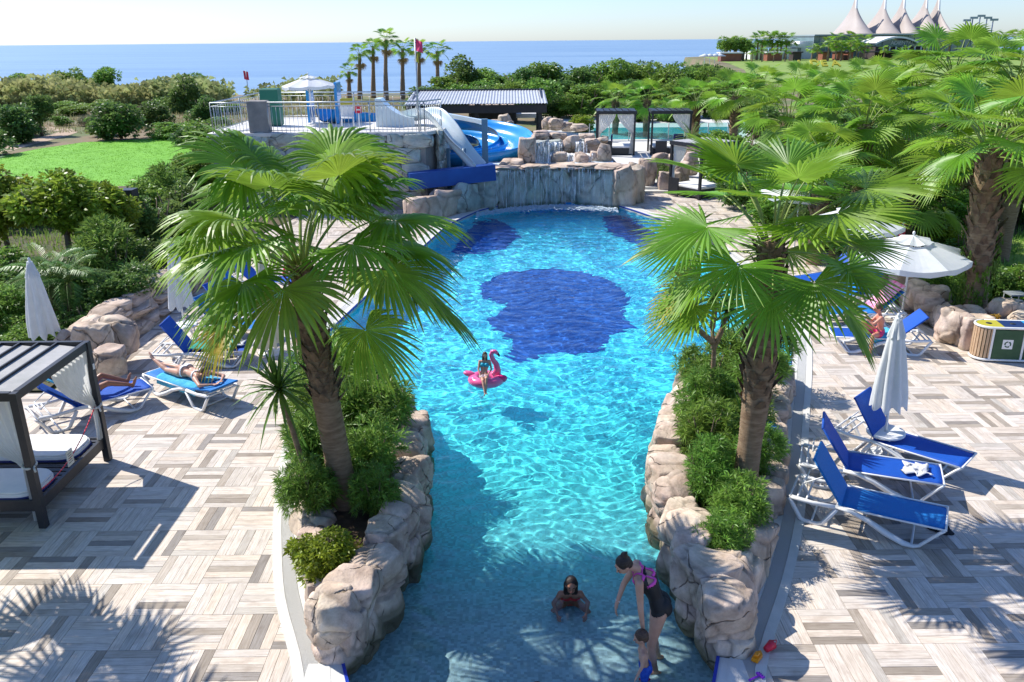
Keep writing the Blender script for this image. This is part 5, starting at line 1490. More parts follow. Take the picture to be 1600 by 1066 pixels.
# face-down sunbather; lounger local x: feet towards foot end
Js = dict(pelvis=(1.02, 0, .50), chest=(.68, 0, .52), neck=(.50, 0, .56), head=(.38, .03, .64), shL=(.54, -.17, .52), shR=(.54, .17, .52), elL=(.30, -.28, .47), wrL=(.14, -.10, .47), elR=(.28, .27, .47), wrR=(.12, .12, .47),
    hipL=(1.08, -.09, .48), hipR=(1.08, .09, .48), knL=(1.48, -.11, .45), knR=(1.47, .12, .47), anL=(1.84, -.07, .45), anR=(1.80, .12, .60), toeL=(1, 0, -.4), toeR=(.7, 0, .7), handL=(-.5, .8, 0), handR=(-.5, -.8, 0))
def thong(g_, T_, lt, fr, c): return g_ == 'torso' and (-.16 < T_ < .02 and abs(lt) < .07 or .0 < T_ < .06 or .66 < T_ < .72)
person('woman with tied hair lying face down on the flat lounger, sunbathing', place_J(Js, oL2, aL2), .92, m_skin, m_hairb, 'pony', [('bikini', m_whitefab, thong)], fwd=Vector((-math.cos(aL2), -math.sin(aL2), -.1)))
# reclining sunbather
Jr = dict(pelvis=(.86, 0, .48), chest=(.56, 0, .72), neck=(.40, 0, .88), head=(.31, 0, .99), shL=(.46, .18, .80), shR=(.46, -.18, .80), elL=(.64, .26, .60), wrL=(.84, .22, .50), elR=(.64, -.26, .60), wrR=(.84, -.22, .50),
    hipL=(.92, .09, .48), hipR=(.92, -.09, .48), knL=(1.22, .13, .66), knR=(1.24, -.12, .58), anL=(1.60, .10, .46), anR=(1.62, -.12, .44), toeL=(.45, 0, 1), toeR=(.5, 0, 1), handL=(1, -.2, -.3), handR=(1, .2, -.3))
def trunks(g_, T_, lt, fr, c): return g_ in ('torso', 'leg') and -.55 < T_ < .12
person('tanned sunbather reclining on the lounger behind the daybed, legs stretched', place_J(Jr, oL1, aL1), .97, m_skin_tan, m_hair, 'short', [('swim_trunks', m_shorts, trunks)], female=False, fwd=Vector((math.cos(aL1), math.sin(aL1), .25)))
# boy sitting sideways on lounger R4, facing left, one leg up
Jy = dict(pelvis=(.98, .12, .46), chest=(1.02, .18, .72), neck=(1.06, .20, .86), head=(1.11, .22, .99), shL=(1.03, .07, .80), shR=(1.05, .32, .80), elL=(1.18, .10, .66), wrL=(1.30, .20, .76), elR=(1.20, .34, .66), wrR=(1.32, .26, .76),
    hipL=(1.02, .10, .42), hipR=(1.02, .24, .42), knL=(1.36, .14, .62), knR=(1.20, .42, .44), anL=(1.14, .10, .42), anR=(1.22, .48, .06), toeL=(1, .2, 0), toeR=(.9, .6, 0), handL=(.3, .2, 1), handR=(.3, -.2, 1))
def yshorts(g_, T_, lt, fr, c): return g_ in ('torso', 'leg') and -.42 < T_ < .16
person('sunburnt boy in red shorts sitting on a lounger, one knee up, holding a snack', place_J(Jy, oR4, aR4), .80, m_skin_red, m_hairb, 'short', [('swim_shorts', m_hotpink, yshorts)], child=True, female=False, headr=1.15, fwd=Vector((math.cos(aR4), math.sin(aR4), -.35)))
pk_ = on_lounger(oR4, aR4, 1.36, .23, .86)
M = MB(); _ell(M, (0, 0, 0), (.04, .045, .03), None, 10); _ell(M, (0, 0, .02), (.038, .042, .015), None, 10); o = M.build('bread_roll', mat('bread', (.62, .45, .25), (.72, .58, .38), 20, .7)); o.location = pk_; props(o, 'small bread roll held by the boy on the lounger', 'snack')
# standing man bending by the yellow umbrella, seen from behind
mb_ = at(480, 575); mx_, my_ = mb_.x, mb_.y
Jm = dict(pelvis=(mx_, my_, .92), chest=(mx_ - .06, my_ + .14, 1.22), neck=(mx_ - .10, my_ + .26, 1.40), head=(mx_ - .12, my_ + .36, 1.50), shL=(mx_ - .28, my_ + .17, 1.31), shR=(mx_ + .10, my_ + .22, 1.35), elL=(mx_ - .48, my_ + .14, 1.14), wrL=(mx_ - .55, my_ + .38, 1.06), elR=(mx_ + .18, my_ + .30, 1.08), wrR=(mx_ + .06, my_ + .50, 1.0),
    hipL=(mx_ - .10, my_, .88), hipR=(mx_ + .10, my_, .88), knL=(mx_ - .12, my_ + .03, .47), knR=(mx_ + .12, my_ + .02, .47), anL=(mx_ - .13, my_ - .02, .06), anR=(mx_ + .13, my_ - .02, .06), toeL=(0, 1, 0), toeR=(0, 1, 0), handL=(0, .6, -.5), handR=(-.3, .6, -.5))
person('man with bare tanned back standing among the loungers, left arm bent', Jm, .98, m_skin_tan, m_hair, 'short', [('swim_trunks', m_shorts, trunks)], female=False, fwd=(0, .9, -.4))
# ------------------------------------------------------------------ planters of carved rock with plants
def planter(label, inner, outer, top_in, seed, name='rock_planter'):
    """inner: boulders on the pool side (x, y, size, height); outer: along the coping"""
    t_ = thing(name, label, 'planter')
    for x, y, w_, d_, h in inner + outer: boulder(t_, (x, y, -.9 if h > .9 else -.5), (w_, d_, h + (.9 if h > .9 else .5)), rz=None)
    return t_
def rock_run(t_, pts, zb, hs, size, seed, step=.46, jit=.06, stack=False):
    """boulders along a line; hs = top heights at the points"""
    rr = random.Random(seed); P = [Vector((a, b_)) for a, b_ in pts]; L_ = [0]
    for a, b_ in zip(P[:-1], P[1:]): L_.append(L_[-1] + (b_ - a).length)
    s_ = 0
    while s_ < L_[-1]:
        x = float(np.interp(s_, L_, [p.x for p in P])) + rr.uniform(-jit, jit); y = float(np.interp(s_, L_, [p.y for p in P])) + rr.uniform(-jit, jit)
        h = float(np.interp(s_, L_, hs)) * rr.uniform(.86, 1.1)
        z0 = float(np.interp(s_, L_, zb)) if hasattr(zb, '__len__') else zb
        sz = size * rr.uniform(.85, 1.2)
        nx = min(len(P) - 2, max(0, sum(1 for q in L_ if q <= s_) - 1)); dv = P[nx + 1] - P[nx]; rz_ = math.atan2(dv.y, dv.x)
        H = h - z0
        if stack and H > 1.2:
            hb = H * rr.uniform(.5, .62)
            boulder(t_, (x, y, z0), (sz * 1.0, sz * .95, hb * 1.12), rz=rz_ + rr.uniform(-.2, .2))
            boulder(t_, (x + rr.uniform(-.04, .04), y + rr.uniform(-.04, .04), z0 + hb * .93), (sz * .98, sz * .92, (H - hb) * 1.12), rz=rz_ + rr.uniform(-.4, .4))
        else: boulder(t_, (x, y, z0), (sz * 1.05, sz, H * 1.06), rz=rz_ + rr.uniform(-.3, .3))
        s_ += sz * step / .46 * .92
tpl = thing('rock_planter', 'carved rock planter left of the narrow pool end, around the large left palm', 'planter')
rock_run(tpl, [(-1.92, 7.42), (-1.76, 8.0), (-1.65, 8.7), (-1.50, 9.5), (-1.52, 10.4), (-1.60, 11.4), (-1.75, 12.4), (-2.05, 13.4), (-2.45, 14.4), (-3.0, 15.2)], [-.5, -.55, -.6, -.7, -.8, -.9, -1, -1.2, -1.3, -1.3], [.70, .74, .70, .64, .58, .54, .50, .44, .38, .32], .66, 1, .38, stack=True)
rock_run(tpl, [(-1.9, 7.5)] + [(XL(y) + .24, y) for y in (8.3, 9.4, 10.6, 11.8, 13.0, 14.2, 15.2)], -.4, [.58, .46, .40, .38, .36, .34, .32, .3], .58, 2, .40)
tpr = thing('rock_planter', 'carved rock planter right of the narrow pool end, around the large right palm', 'planter')
rock_run(tpr, [(2.40, 7.58), (2.26, 8.3), (2.20, 9.2), (2.18, 10.0), (2.28, 10.9), (2.42, 11.8), (2.75, 12.8), (3.15, 13.8), (3.6, 14.8), (4.1, 15.5)], [-.5, -.55, -.65, -.8, -.85, -.9, -1.0, -1.2, -1.3, -1.3], [.74, .70, .66, .62, .56, .52, .48, .44, .40, .34], .66, 3, .38, stack=True)
rock_run(tpr, [(2.35, 7.75)] + [(XR(y) - .24, y) for y in (8.8, 9.9, 11.0, 12.1, 13.2, 14.3, 15.2)], -.4, [.60, .50, .46, .44, .42, .40, .38, .36], .58, 4, .40)
for t_, P in ((tpl, [(-1.95, 7.6), (-1.5, 8.8), (-1.5, 10.4), (-1.55, 12.2), (-2.3, 14.3), (-3.1, 15.2), (-3.6, 15.1), (XL(12.2) + .12, 12.2), (XL(9.8) + .12, 9.8), (-2.1, 7.9)]), (tpr, [(2.5, 7.8), (2.15, 9.2), (2.1, 10.6), (2.7, 12.8), (4.1, 15.4), (5.2, 15.1), (XR(12.2) - .12, 12.2), (XR(9.9) - .12, 9.9), (2.6, 7.9)])):
    M = MB(); M.prism(P if t_ is tpr else P, -1.4, .30); M.build('soil', m_soil, t_)
for t_ in (tpl, tpr):
    for c in kids(t_): c.cycles.is_caustics_receiver = True
# white slab beside the beach entry with navy edge
for nm, P, E0, E1 in (('entry_slab', [(-2.22, 5.2), (-1.45, 5.2), (-1.62, 6.6), (-1.85, 7.25), (-2.22, 7.25)], (-1.45, 5.2), (-1.85, 7.25)), ('entry_slab', [(1.85, 5.2), (2.45, 5.2), (2.45, 7.25), (2.2, 7.3), (1.95, 6.6)], (1.85, 5.2), (2.2, 7.3))):
    M = MB(); M.prism(P, -.5, .012); sl_ = M.build(nm, m_cope, kind='structure')
    M = MB()
    Q = [P[1], P[2], P[3]] if E0[0] < 0 else [P[0], P[4], P[3]]
    for a, b_ in zip(Q[:-1], Q[1:]): M.bar((a[0], a[1], .002), (b_[0], b_[1], .002), .035, .05)
    M.build('navy_edge', m_blueline, sl_)
# plants in the left planter
GP = 'oleander shrubs filling the rock planters'
pos = [(-2.30, 8.55, .42, .55, 'low bright green leafy plant at the front tip of the left planter', CRL),
       (-2.75, 10.9, .62, 1.0, 'oleander at the outer edge of the left planter, left of the palm trunk', OLE), (-2.0, 10.6, .55, .95, 'oleander right behind the left palm trunk, on the pool side', OLE),
       (-3.0, 12.0, .7, 1.1, 'oleander in the middle of the left planter, coping side', OLE), (-2.2, 12.0, .7, 1.15, 'oleander in the middle of the left planter, pool side', OLE),
       (-3.3, 13.3, .7, 1.1, 'oleander near the far end of the left planter, coping side', OLE), (-2.55, 13.4, .65, 1.1, 'oleander near the far end of the left planter, pool side', OLE), (-3.3, 14.5, .6, .95, 'oleander at the far tip of the left planter', OLE),
       (-3.05, 11.2, .5, .85, 'oleander overhanging the coping left of the palm', OLE), (-2.75, 9.75, .45, .8, 'oleander spilling over the coping beside the front left of the palm trunk', OLE), (-1.85, 9.7, .38, .7, 'oleander at the right foot of the left palm trunk', OLE),
       (-2.6, 10.5, .5, .8, 'oleander just behind the left palm trunk base', OLE)]
for x, y, r_, h, lb, f in pos: bush(lb, (x, y, .28), (r_ * 1.12, r_ * 1.12, h * 1.1), f, 'shrub', GP, 'oleander')
pos = [(2.55, 8.75, .42, .62, 'oleander at the front tip of the right planter beside the tall rock'), (2.95, 9.4, .5, .75, 'oleander in front of the right palm trunk'), (2.65, 10.2, .5, .85, 'oleander left of the right palm trunk, near the pool rocks'),
       (3.55, 10.7, .45, .8, 'oleander right of the right palm trunk beside the coping rocks'), (2.9, 11.2, .6, 1.0, 'oleander behind the right palm trunk, pool side'), (3.7, 12.0, .55, .9, 'oleander behind the right palm trunk, deck side'),
       (3.1, 12.4, .6, 1.0, 'oleander around the thin forked tree, pool side'), (3.4, 13.5, .62, 1.0, 'oleander near the far end of the right planter, pool side'), (4.3, 13.4, .62, 1.0, 'oleander near the far end of the right planter, deck side'), (4.1, 14.7, .65, 1.0, 'oleander at the far tip of the right planter, pool side'), (4.85, 14.6, .6, .95, 'oleander at the far tip of the right planter, deck side')]
for x, y, r_, h, lb in pos: bush(lb, (x, y, .28), (r_ * 1.1, r_ * 1.1, h), OLE, 'shrub', GP, 'oleander')
def yucca(label, base, stems, rsc=1.0, k=0, name='yucca', group=None):
    """stems: list of (path, rosette scale)"""
    t_ = thing(name, label, 'yucca', base, 0, group)
    for i, (P, s_) in enumerate(stems):
        M = MB(); M.tube(P, [.05, .042, .036, .03][:len(P)] if len(P) <= 4 else .04, 9); M.build('stem', m_bark, t_)
        d = (Vector(P[-1]) - Vector(P[-2])).normalized(); q = Vector((0, 0, 1)).rotation_difference(d).to_euler()
        obj('leaf_rosette', ROS[(k + i) % 3], t_, P[-1], (q.x, q.y, i * 1.7), s_ * rsc)
    return t_
yucca('yucca with long arching sword leaves on the left planter, left of the palm trunk', (-2.85, 10.2, .3), [([(0, 0, 0), (-.03, 0, .5), (-.12, -.05, 1.1), (-.22, -.1, 1.72)], 1.15), ([(0, 0, 0), (.06, .1, .3), (.02, .25, .55)], .9)], k=0)
yucca('yucca rosette low in the left planter behind the first one', (-2.75, 11.4, .3), [([(0, 0, 0), (0, 0, .25), (-.05, 0, .5)], 1.1), ([(.3, .3, 0), (.32, .35, .35), (.3, .4, .65)], 1.0)], k=1)
yucca('thin forked yucca tree with bare grey stems left of the right palm', (3.25, 12.3, .3), [([(0, 0, 0), (-.05, 0, .7), (-.06, 0, 1.35), (-.12, 0, 1.75)], .01), ([(-.12, 0, 1.75), (-.10, 0, 2.0), (-.12, 0, 2.25)], .95), ([(-.08, 0, 1.5), (-.35, -.05, 1.75), (-.55, -.1, 1.95)], .9), ([(-.08, 0, 1.4), (.05, .05, 1.7), (.12, .08, 2.0)], .8)], k=2)
yucca('slender yucca stem leaning right behind the right palm trunk', (3.75, 12.7, .3), [([(0, 0, 0), (.12, 0, .6), (.25, 0, 1.2), (.32, 0, 1.7)], 1.0)], k=1)
yucca('small yucca rosette among the oleanders right of the forked stem', (3.55, 11.7, .3), [([(0, 0, 0), (0, 0, .2), (.02, 0, .4)], 1.1)], k=2)
# ------------------------------------------------------------------ the two big fan palms
YEL = frond_mesh('yellowing_fan_leaf', 4, 77, .5, 34, leafmat=mat('yellowing_palm_leaf', (.42, .30, .02), (.20, .30, .02), 3, .5, attr=True, trans=.4, contrast=(.42, .58)))
fan_palm('large fan palm on the left planter, with weeping leaf tips and ringed trunk', (-2.30, 10.05, .25), (-2.62, 10.05, 3.72), .92, 'weeping', 40, 11, r0=.17, r1=.12, boots=.48, rtop=.175, incr=(0, 4), nb=110, ring=.045, skip=lambda a, c: (c >= 4 and 1.3 < a < 5.7) or (c == 3 and 2.9 < a < 4.4))
lp = bpy.data.objects['fan_palm']
# one low leaf hanging in front of the trunk
obj('frond', FR['weeping'][6][0], lp, Vector((-.25, -.05, 3.2)), (.0, -.25, R(-28)), .72)
fan_palm('large fan palm on the right planter, with stiff spiky leaves and dark leaf bases', (3.17, 10.1, .25), (3.24, 10.1, 3.95), 0.80, 'stiff', 30, 23, r0=.155, r1=.15, boots=.40, rtop=.19, incr=(0, 4), skip=lambda a, c: c == 4 and (a > 5.2 or a < .9), nb=100, ring=.045)
rp_ = [o for o in bpy.data.objects if o.name.startswith('fan_palm')][-1]
obj('frond', FR['stiff'][5][0], rp_, Vector((.2, -.05, 3.3)), (.0, .0, R(-20)), .72)
obj('dry_frond', YEL, rp_, Vector((-.1, -.05, 3.3)), (.1, .1, R(170)), .68)
obj('dry_frond', YEL, lp, Vector((-.42, -.05, 3.2)), (.0, .25, R(205)), .7)

obj('frond', FR['stiff'][4][0], rp_, Vector((.0, -.1, 3.1)), (.0, .0, R(192)), .72)
# ------------------------------------------------------------------ waterfall, slides, tower
def zc_of(Y, z): return Y * math.cos(TILT) + (CAM_H - z) * math.sin(TILT)
def rk(parent, px, pyb, pyt, wpx, Y, depth=None, wet=False, rz=0.0, k=None):
    b_ = atY(px, pyb, Y); t_ = atY(px, pyt, Y); wd = wpx * zc_of(Y, b_.z) / FPX
    return boulder(parent, (b_.x, Y, b_.z), (wd * 1.12, depth or wd, (t_.z - b_.z) * 1.08), rz=rz, k=k, wet=wet)
wf = thing('rock_waterfall', 'artificial rock waterfall at the far end of the pool with a wide curtain of water', 'waterfall')
path = [(-3.3, 31.0, .95), (-2.6, 31.9, 1.0), (-1.9, 32.7, 1.15), (-1.1, 33.5, 1.50), (-.1, 34.25, 1.48), (.9, 34.65, 1.48), (2.0, 34.8, 1.48), (3.0, 34.6, 1.48), (3.9, 34.2, 1.5), (4.65, 33.7, 1.62), (5.1, 34.4, 1.6), (5.2, 35.4, 1.5)]
for i, (x, y, h) in enumerate(path):
    nx_ = path[min(i + 1, len(path) - 1)]; pv = path[max(i - 1, 0)]; a = math.atan2(nx_[1] - pv[1], nx_[0] - pv[0])
    o = boulder(wf, (x, y, -.5), (1.55 if i < 9 else 1.1, .95, h + .5), rz=a, k=(0, 7, 2, 1)[i % 4], wet=2 <= i <= 8)
# tan lip slabs
for i in range(4, 9):
    x, y, h = path[i]; nx_ = path[i + 1]; pv = path[i - 1]; a = math.atan2(nx_[1] - pv[1], nx_[0] - pv[0])
    boulder(wf, (x, y - .10, h - .13), (1.4, 1.15, .20), rz=a, k=(3, 5, 8)[i % 3])
for q in [(824, 256, 217, 26, 35.2), (798, 272, 250, 36, 34.8), (845, 222, 205, 26, 37.4), (871, 222, 208, 28, 37.6), (892, 240, 213, 24, 36.8), (926, 240, 218, 24, 36.6), (943, 264, 226, 22, 35.6), (871, 268, 239, 24, 35.4), (909, 268, 240, 24, 35.4), (931, 266, 238, 20, 35.7), (915, 222, 210, 26, 37.4), (973, 276, 258, 26, 34.6), (955, 278, 262, 22, 34.9), (940, 225, 215, 18, 37.0)]:
    rk(wf, *q)
for q in [(849, 266, 222, 30, 35.7), (868, 240, 219, 30, 36.9), (908, 240, 219, 26, 36.9), (890, 266, 243, 20, 35.9)]: rk(wf, *q, wet=True)
M = MB(); M.prism([(-1.2, 33.9), (0, 34.6), (2, 35.2), (3.9, 34.6), (4.6, 34.4), (4.6, 38), (-1.2, 38)], -.5, 1.30); M.build('core', m_rock2, wf)
# white water
mwf = bpy.data.materials.new('white_water'); mwf.use_nodes = True
t = mwf.node_tree; p = t.nodes['Principled BSDF']; L = t.links.new
p.inputs['Base Color'].default_value = (.86, .92, .96, 1); p.inputs['Roughness'].default_value = .35
tc = N(t, 'TexCoord'); mp = N(t, 'Mapping'); mp.inputs['Scale'].default_value = (1, 1, .12); L(tc.outputs['Object'], mp.inputs[0])
nz = N(t, 'TexNoise', Scale=9.0, Detail=6, Roughness=.7); L(mp.outputs[0], nz.inputs['Vector'])
rp = N(t, 'ValToRGB'); rp.color_ramp.elements[0].position = .42; rp.color_ramp.elements[1].position = .66; L(nz.outputs[0], rp.inputs[0])
ml = N(t, 'Math', operation='MULTIPLY'); ml.inputs[1].default_value = .85; L(rp.outputs[0], ml.inputs[0]); L(ml.outputs[0], p.inputs['Alpha'])
mfo = mat('foam', (.80, .86, .90), (.45, .62, .72), 9, .4, .6, 30, contrast=(.45, .62))
rr = random.Random(9)
M = MB(); lipx = [p_[0] for p_ in path[2:10]]; lipy = [p_[1] for p_ in path[2:10]]
for i in range(200):
    x = 1.5 + rr.uniform(-2.7, 2.7) * rr.uniform(.6, 1); y = float(np.interp(x, lipx, lipy)) - .62; z0_ = 1.46; w_ = rr.uniform(.003, .011); z1_ = WATER_Z - .02 if rr.random() < .75 else rr.uniform(.3, 1.1)
    V = []; K = 7
    for k in range(K + 1):
        f = k / K; zz = z0_ + (z1_ - z0_) * f; yo = -.16 * math.sqrt(max(0, (z0_ - zz) / 1.5)); ww = w_ * (1 - .35 * f) * (1 + .3 * math.sin(k * 2 + i))
        V += [(x - ww, y + yo, zz), (x + ww, y + yo - .004, zz)]
    M.add(V, [(2 * k, 2 * k + 1, 2 * k + 3, 2 * k + 2) for k in range(K)], 0, True)
M.build('water_curtain', mwf, wf, kind='stuff')
M = MB()
for i in range(7000):
    a = rr.gauss(0, 1); x = 1.5 + a * 1.5; x = max(-1.3, min(4.2, x)); y = float(np.interp(x, lipx, lipy)) - .85 - abs(rr.gauss(0, .30)); s_ = rr.uniform(.012, .045); q_ = rr.uniform(0, 3.14)
    z_ = WATER_Z + .012 + abs(rr.gauss(0, .03)); c_, d_ = math.cos(q_) * s_, math.sin(q_) * s_
    M.add([(x - c_ * 2, y - d_, z_), (x + d_, y - c_, z_ + s_ * .4), (x + c_ * 2, y + d_, z_), (x - d_, y + c_, z_ + s_ * .4)], [(0, 1, 2, 3)])
M.build('splash_foam', mfo, wf, kind='stuff')
M = MB(); M.add([(-1.1, 33.6, 1.50), (0, 34.1, 1.50), (2, 34.6, 1.50), (3.9, 34.1, 1.50), (4.3, 34.2, 1.50), (4.3, 35.6, 1.50), (-1.0, 35.6, 1.50)], [tuple(range(7))]); M.build('basin_water', mfo, wf)
for q in [(860, 238, 264, 10, 35.35), (890, 241, 264, 15, 35.35), (921, 240, 264, 12, 35.35), (849, 222, 264, 24, 35.15), (868, 222, 238, 26, 36.4), (908, 221, 238, 20, 36.4)]:
    a0, a1 = atY(q[0], q[1], q[4]), atY(q[0], q[2], q[4]); w_ = q[3] * 36 / FPX; M = MB()
    for k in range(int(w_ / .035)):
        x = a0.x + (k + .5) * .035 - w_ / 2 + rr.uniform(-.02, .02); V = []
        for j in range(6): f = j / 5; V += [(x - .02, q[4] - .35 * f ** .5 + .1 * math.sin(k), a0.z + (a1.z - a0.z) * f), (x + .02, q[4] - .35 * f ** .5 + .1 * math.sin(k + .6), a0.z + (a1.z - a0.z) * f)]
        M.add(V, [(2 * j, 2 * j + 1, 2 * j + 3, 2 * j + 2) for j in range(5)], 0, True)
    M.build('cascade', mwf, wf, kind='stuff')
# ---- tower
m_tw = mat('grey_carved_stone', (.22, .21, .20), (.34, .31, .28), 1.6, .9, .9, 7, detail=9)
m_pave = mat('pale_paving', (.60, .58, .55), (.68, .66, .62), 1.5, .7, .2, 20)
m_rail = mat('galvanised_rail', (.42, .46, .46), (.52, .55, .55), 9, .35, metal=.6)
tw = thing('slide_tower', 'grey stone slide platform with metal railings, behind the left palm', 'tower')
TX0, TX1, TY, TZ = -11.6, -3.3, 33.0, 3.0
M = MB(); M.prism([(TX0, TY), (TX1, TY), (TX1 + .5, TY + 1.2), (TX1 + .6, 40), (TX0, 40)], -.5, TZ - .1); M.build('stone_wall', m_tw, tw)
rr = random.Random(4)
for iz in range(5):
    x = TX0 + rr.uniform(0, .5)
    while x < TX1 - .3:
        w_ = rr.uniform(.6, 1.3); 
        boulder(tw, (x + w_ / 2, TY - .02, .1 + iz * .57), (w_ * 1.1, .35, .66), rz=0, wet=True, k=(5, 3, 8)[rr.randrange(3)]); x += w_
for i in range(5):
    for iz in range(5): boulder(tw, (TX1 + .52, TY + .9 + i * 1.2, .1 + iz * .57), (1.3, .35, .66), rz=math.pi / 2, wet=True, k=(5, 3)[i % 2])
M = MB(); M.prism([(TX0 - .1, TY - .12), (TX1 + .1, TY - .12), (TX1 + .7, TY + 1.1), (TX1 + .7, 40), (TX0 - .1, 40)], TZ - .1, TZ + .03); M.build('platform_top', m_pave, tw)
pl = atY(390, 205, TY); pr = atY(420, 205, TY); M = MB(); M.box(((pl.x + pr.x) / 2, TY + .25, TZ + .62), (pr.x - pl.x, .5, 1.2), bev=.03); M.build('parapet', m_tw, tw)
def railing(a, b_, h=1.12, z=TZ + .03, parent=tw, m=None, step=.13):
    a, b_ = Vector((*a, z)), Vector((*b_, z)); n = max(1, int((b_ - a).length / step)); m = m or m_rail
    M = MB(); M.tube([a + Vector((0, 0, h)), b_ + Vector((0, 0, h))], .03, 7); rl = M.build('handrail', m, parent)
    M = MB(); M.tube([a + Vector((0, 0, .08)), b_ + Vector((0, 0, .08))], .015, 5); M.build('bottom_rail', m, parent)
    M = MB(); M.tube([a + Vector((0, 0, h - .14)), b_ + Vector((0, 0, h - .14))], .015, 5); M.build('upper_rail', m, parent)
    for i in range(n + 1):
        q = a.lerp(b_, i / n); M = MB(); big = i % 12 == 0 or i == n
        M.tube([q, q + Vector((0, 0, h if big else h - .14))], .026 if big else .010, 5); M.build('rail_post' if big else 'baluster', m, parent)
railing((TX0 + .1, TY + .1), (pl.x, TY + .1)); railing((pr.x, TY + .1), (TX1, TY + .1), step=.16); railing((TX1, TY + .1), (TX1 + .55, TY + 1.2)); railing((TX0 + .1, TY + .1), (TX0 + .1, 39.8), step=.3); railing((TX0 + .1, 39.8), (TX1 - 1, 39.8), step=.35)
# things on the tower
m_slw = mat('pale_fibreglass', (.66, .72, .72), (.55, .66, .68), 2, .25, coat=.4); m_slb = mat('blue_fibreglass', (.02, .26, .62), (.03, .32, .70), 1.2, .2, coat=.5); m_slb2 = mat('deep_blue_cover', (.008, .055, .26), (.012, .08, .34), 1.2, .5); m_bpost = mat('blue_grey_steel', (.14, .24, .32), rough=.4)
def halfpipe(M, P, r, w_=1.0, n=10, th=.05, hgt=1.0):
    P = [Vector(p_) for p_ in P]; Q = []
    for i in range(len(P) - 1):
        p0, p1, p2, p3 = P[max(i - 1, 0)], P[i], P[i + 1], P[min(i + 2, len(P) - 1)]
        for k in range(6):
            t_ = k / 6; Q.append(.5 * ((2 * p1) + (p2 - p0) * t_ + (2 * p0 - 5 * p1 + 4 * p2 - p3) * t_ ** 2 + (3 * p1 - p0 - 3 * p2 + p3) * t_ ** 3))
    Q.append(P[-1]); V = []; F = []
    for i, q in enumerate(Q):
        t_ = (Q[min(i + 1, len(Q) - 1)] - Q[max(i - 1, 0)]).normalized(); s_ = t_.cross(Vector((0, 0, 1))).normalized(); u_ = s_.cross(t_)
        for lay in (0, 1):
            rr_ = r + lay * th
            for k in range(n + 1): a = math.pi * (1 + k / n); V.append(q + s_ * math.cos(a) * rr_ * w_ + u_ * (math.sin(a) * rr_ * hgt + r * hgt))
    m_ = 2 * (n + 1)
    for i in range(len(Q) - 1):
        for k in range(n):
            F.append((i * m_ + k, (i + 1) * m_ + k, (i + 1) * m_ + k + 1, i * m_ + k + 1)); o_ = n + 1
            F.append((i * m_ + o_ + k, i * m_ + o_ + k + 1, (i + 1) * m_ + o_ + k + 1, (i + 1) * m_ + o_ + k))
        for k in (0, n): F.append((i * m_ + k, i * m_ + n + 1 + k, (i + 1) * m_ + n + 1 + k, (i + 1) * m_ + k))
    M.add(V, F, 0, True); return Q
sw = thing('water_slide', 'pale straight water slide curving down from the right corner of the tower', 'water slide')
M = MB(); halfpipe(M, [atY(640, 190, 36) , atY(672, 185, 35), atY(694, 205, 34.2), atY(714, 235, 33.6), atY(742, 268, 33.2)], .42, .9); M.build('chute', m_slw, sw)
for px, Y in ((700, 33.9), (725, 33.6)):
    q = atY(px, 232, Y); M = MB(); M.tube([(q.x, Y, -.1), (q.x, Y, q.z)], .08, 8); M.build('support', m_bpost, sw)
sb = thing('water_slide', 'bright blue spiral water slide looping behind the rock waterfall', 'water slide')
M = MB(); halfpipe(M, [atY(560, 200, 40), atY(660, 206, 41), atY(740, 210, 41.5), atY(792, 222, 40), atY(806, 240, 38), atY(780, 256, 36.6), atY(730, 262, 36.0), atY(690, 262, 36.5)], .75, 1.0, hgt=.9); M.build('chute', m_slb, sb)
M = MB(); halfpipe(M, [atY(660, 222, 40), atY(720, 222, 39.5), atY(760, 230, 38.5), atY(770, 242, 37.4), atY(735, 252, 37), atY(690, 254, 37)], .6, 1.0, hgt=.8); M.build('inner_chute', m_slb, sb)
q = atY(757, 186, 34.3); M = MB(); M.box((q.x, 34.3, q.z / 2), (.24, .24, q.z)); M.build('steel_post', m_bpost, sb); M = MB(); M.bar((q.x, 34.5, q.z - .15), (q.x - 2.0, 36.5, q.z + .05), .16, .16); M.build('steel_arm', m_slw, sb)
M = MB(); M.add([(-4.8, 40.2, .9), (1.2, 40.2, .9), (1.4, 35.8, .9), (-3.8, 35.8, .9)], [(0, 1, 2, 3)]); M.build('splash_water', mfo, sb)
a0, a1 = atY(640, 284, 32.4), atY(772, 266, 33.3)
M = MB(); M.bar((a0.x, 32.2, a0.z + .05), (a1.x, 33.2, a1.z - .05), .5, .62); o = M.build('blue_trough', m_slb2); props(o, 'deep blue slide run-out trough in front of the slides, above the rocks', 'trough')
mp_ = atY(655, 206, 33.0); M = MB(); M.tube([(0, 0, 0), (0, 0, atY(655, 60, 33).z - mp_.z)], .03, 7)
fp = thing('flag_pole', 'thin pole with pink and yellow flags on the tower edge', 'flag pole', (mp_.x, 32.95, TZ + .03)); M.build('pole', m_rail, fp)
def flag(parent, z, m, w_=.45, h=.4, dx=0):
    V = []; F = []
    for i in range(8):
        for j in range(5): f = i / 7; V.append((dx + w_ * f * .8, .10 * math.sin(f * 5 + j * .4), z - h * j / 4 - .15 * f * (1 + .3 * math.sin(j * 2 + f * 4))))
    for i in range(7):
        for j in range(4): a = i * 5 + j; F.append((a, a + 5, a + 6, a + 1))
    obj('flag', np_mesh('flag', V, F, m, smooth=True), parent)
H_ = atY(655, 60, 33).z - mp_.z
flag(fp, H_, m_hotpink, .35, .42, .0); flag(fp, H_ - .42, m_yel, .2, .35, -.05)
wl = m_white
def pent(name, label, cat, loc, fn): t_ = thing(name, label, cat, loc); fn(t_); return t_
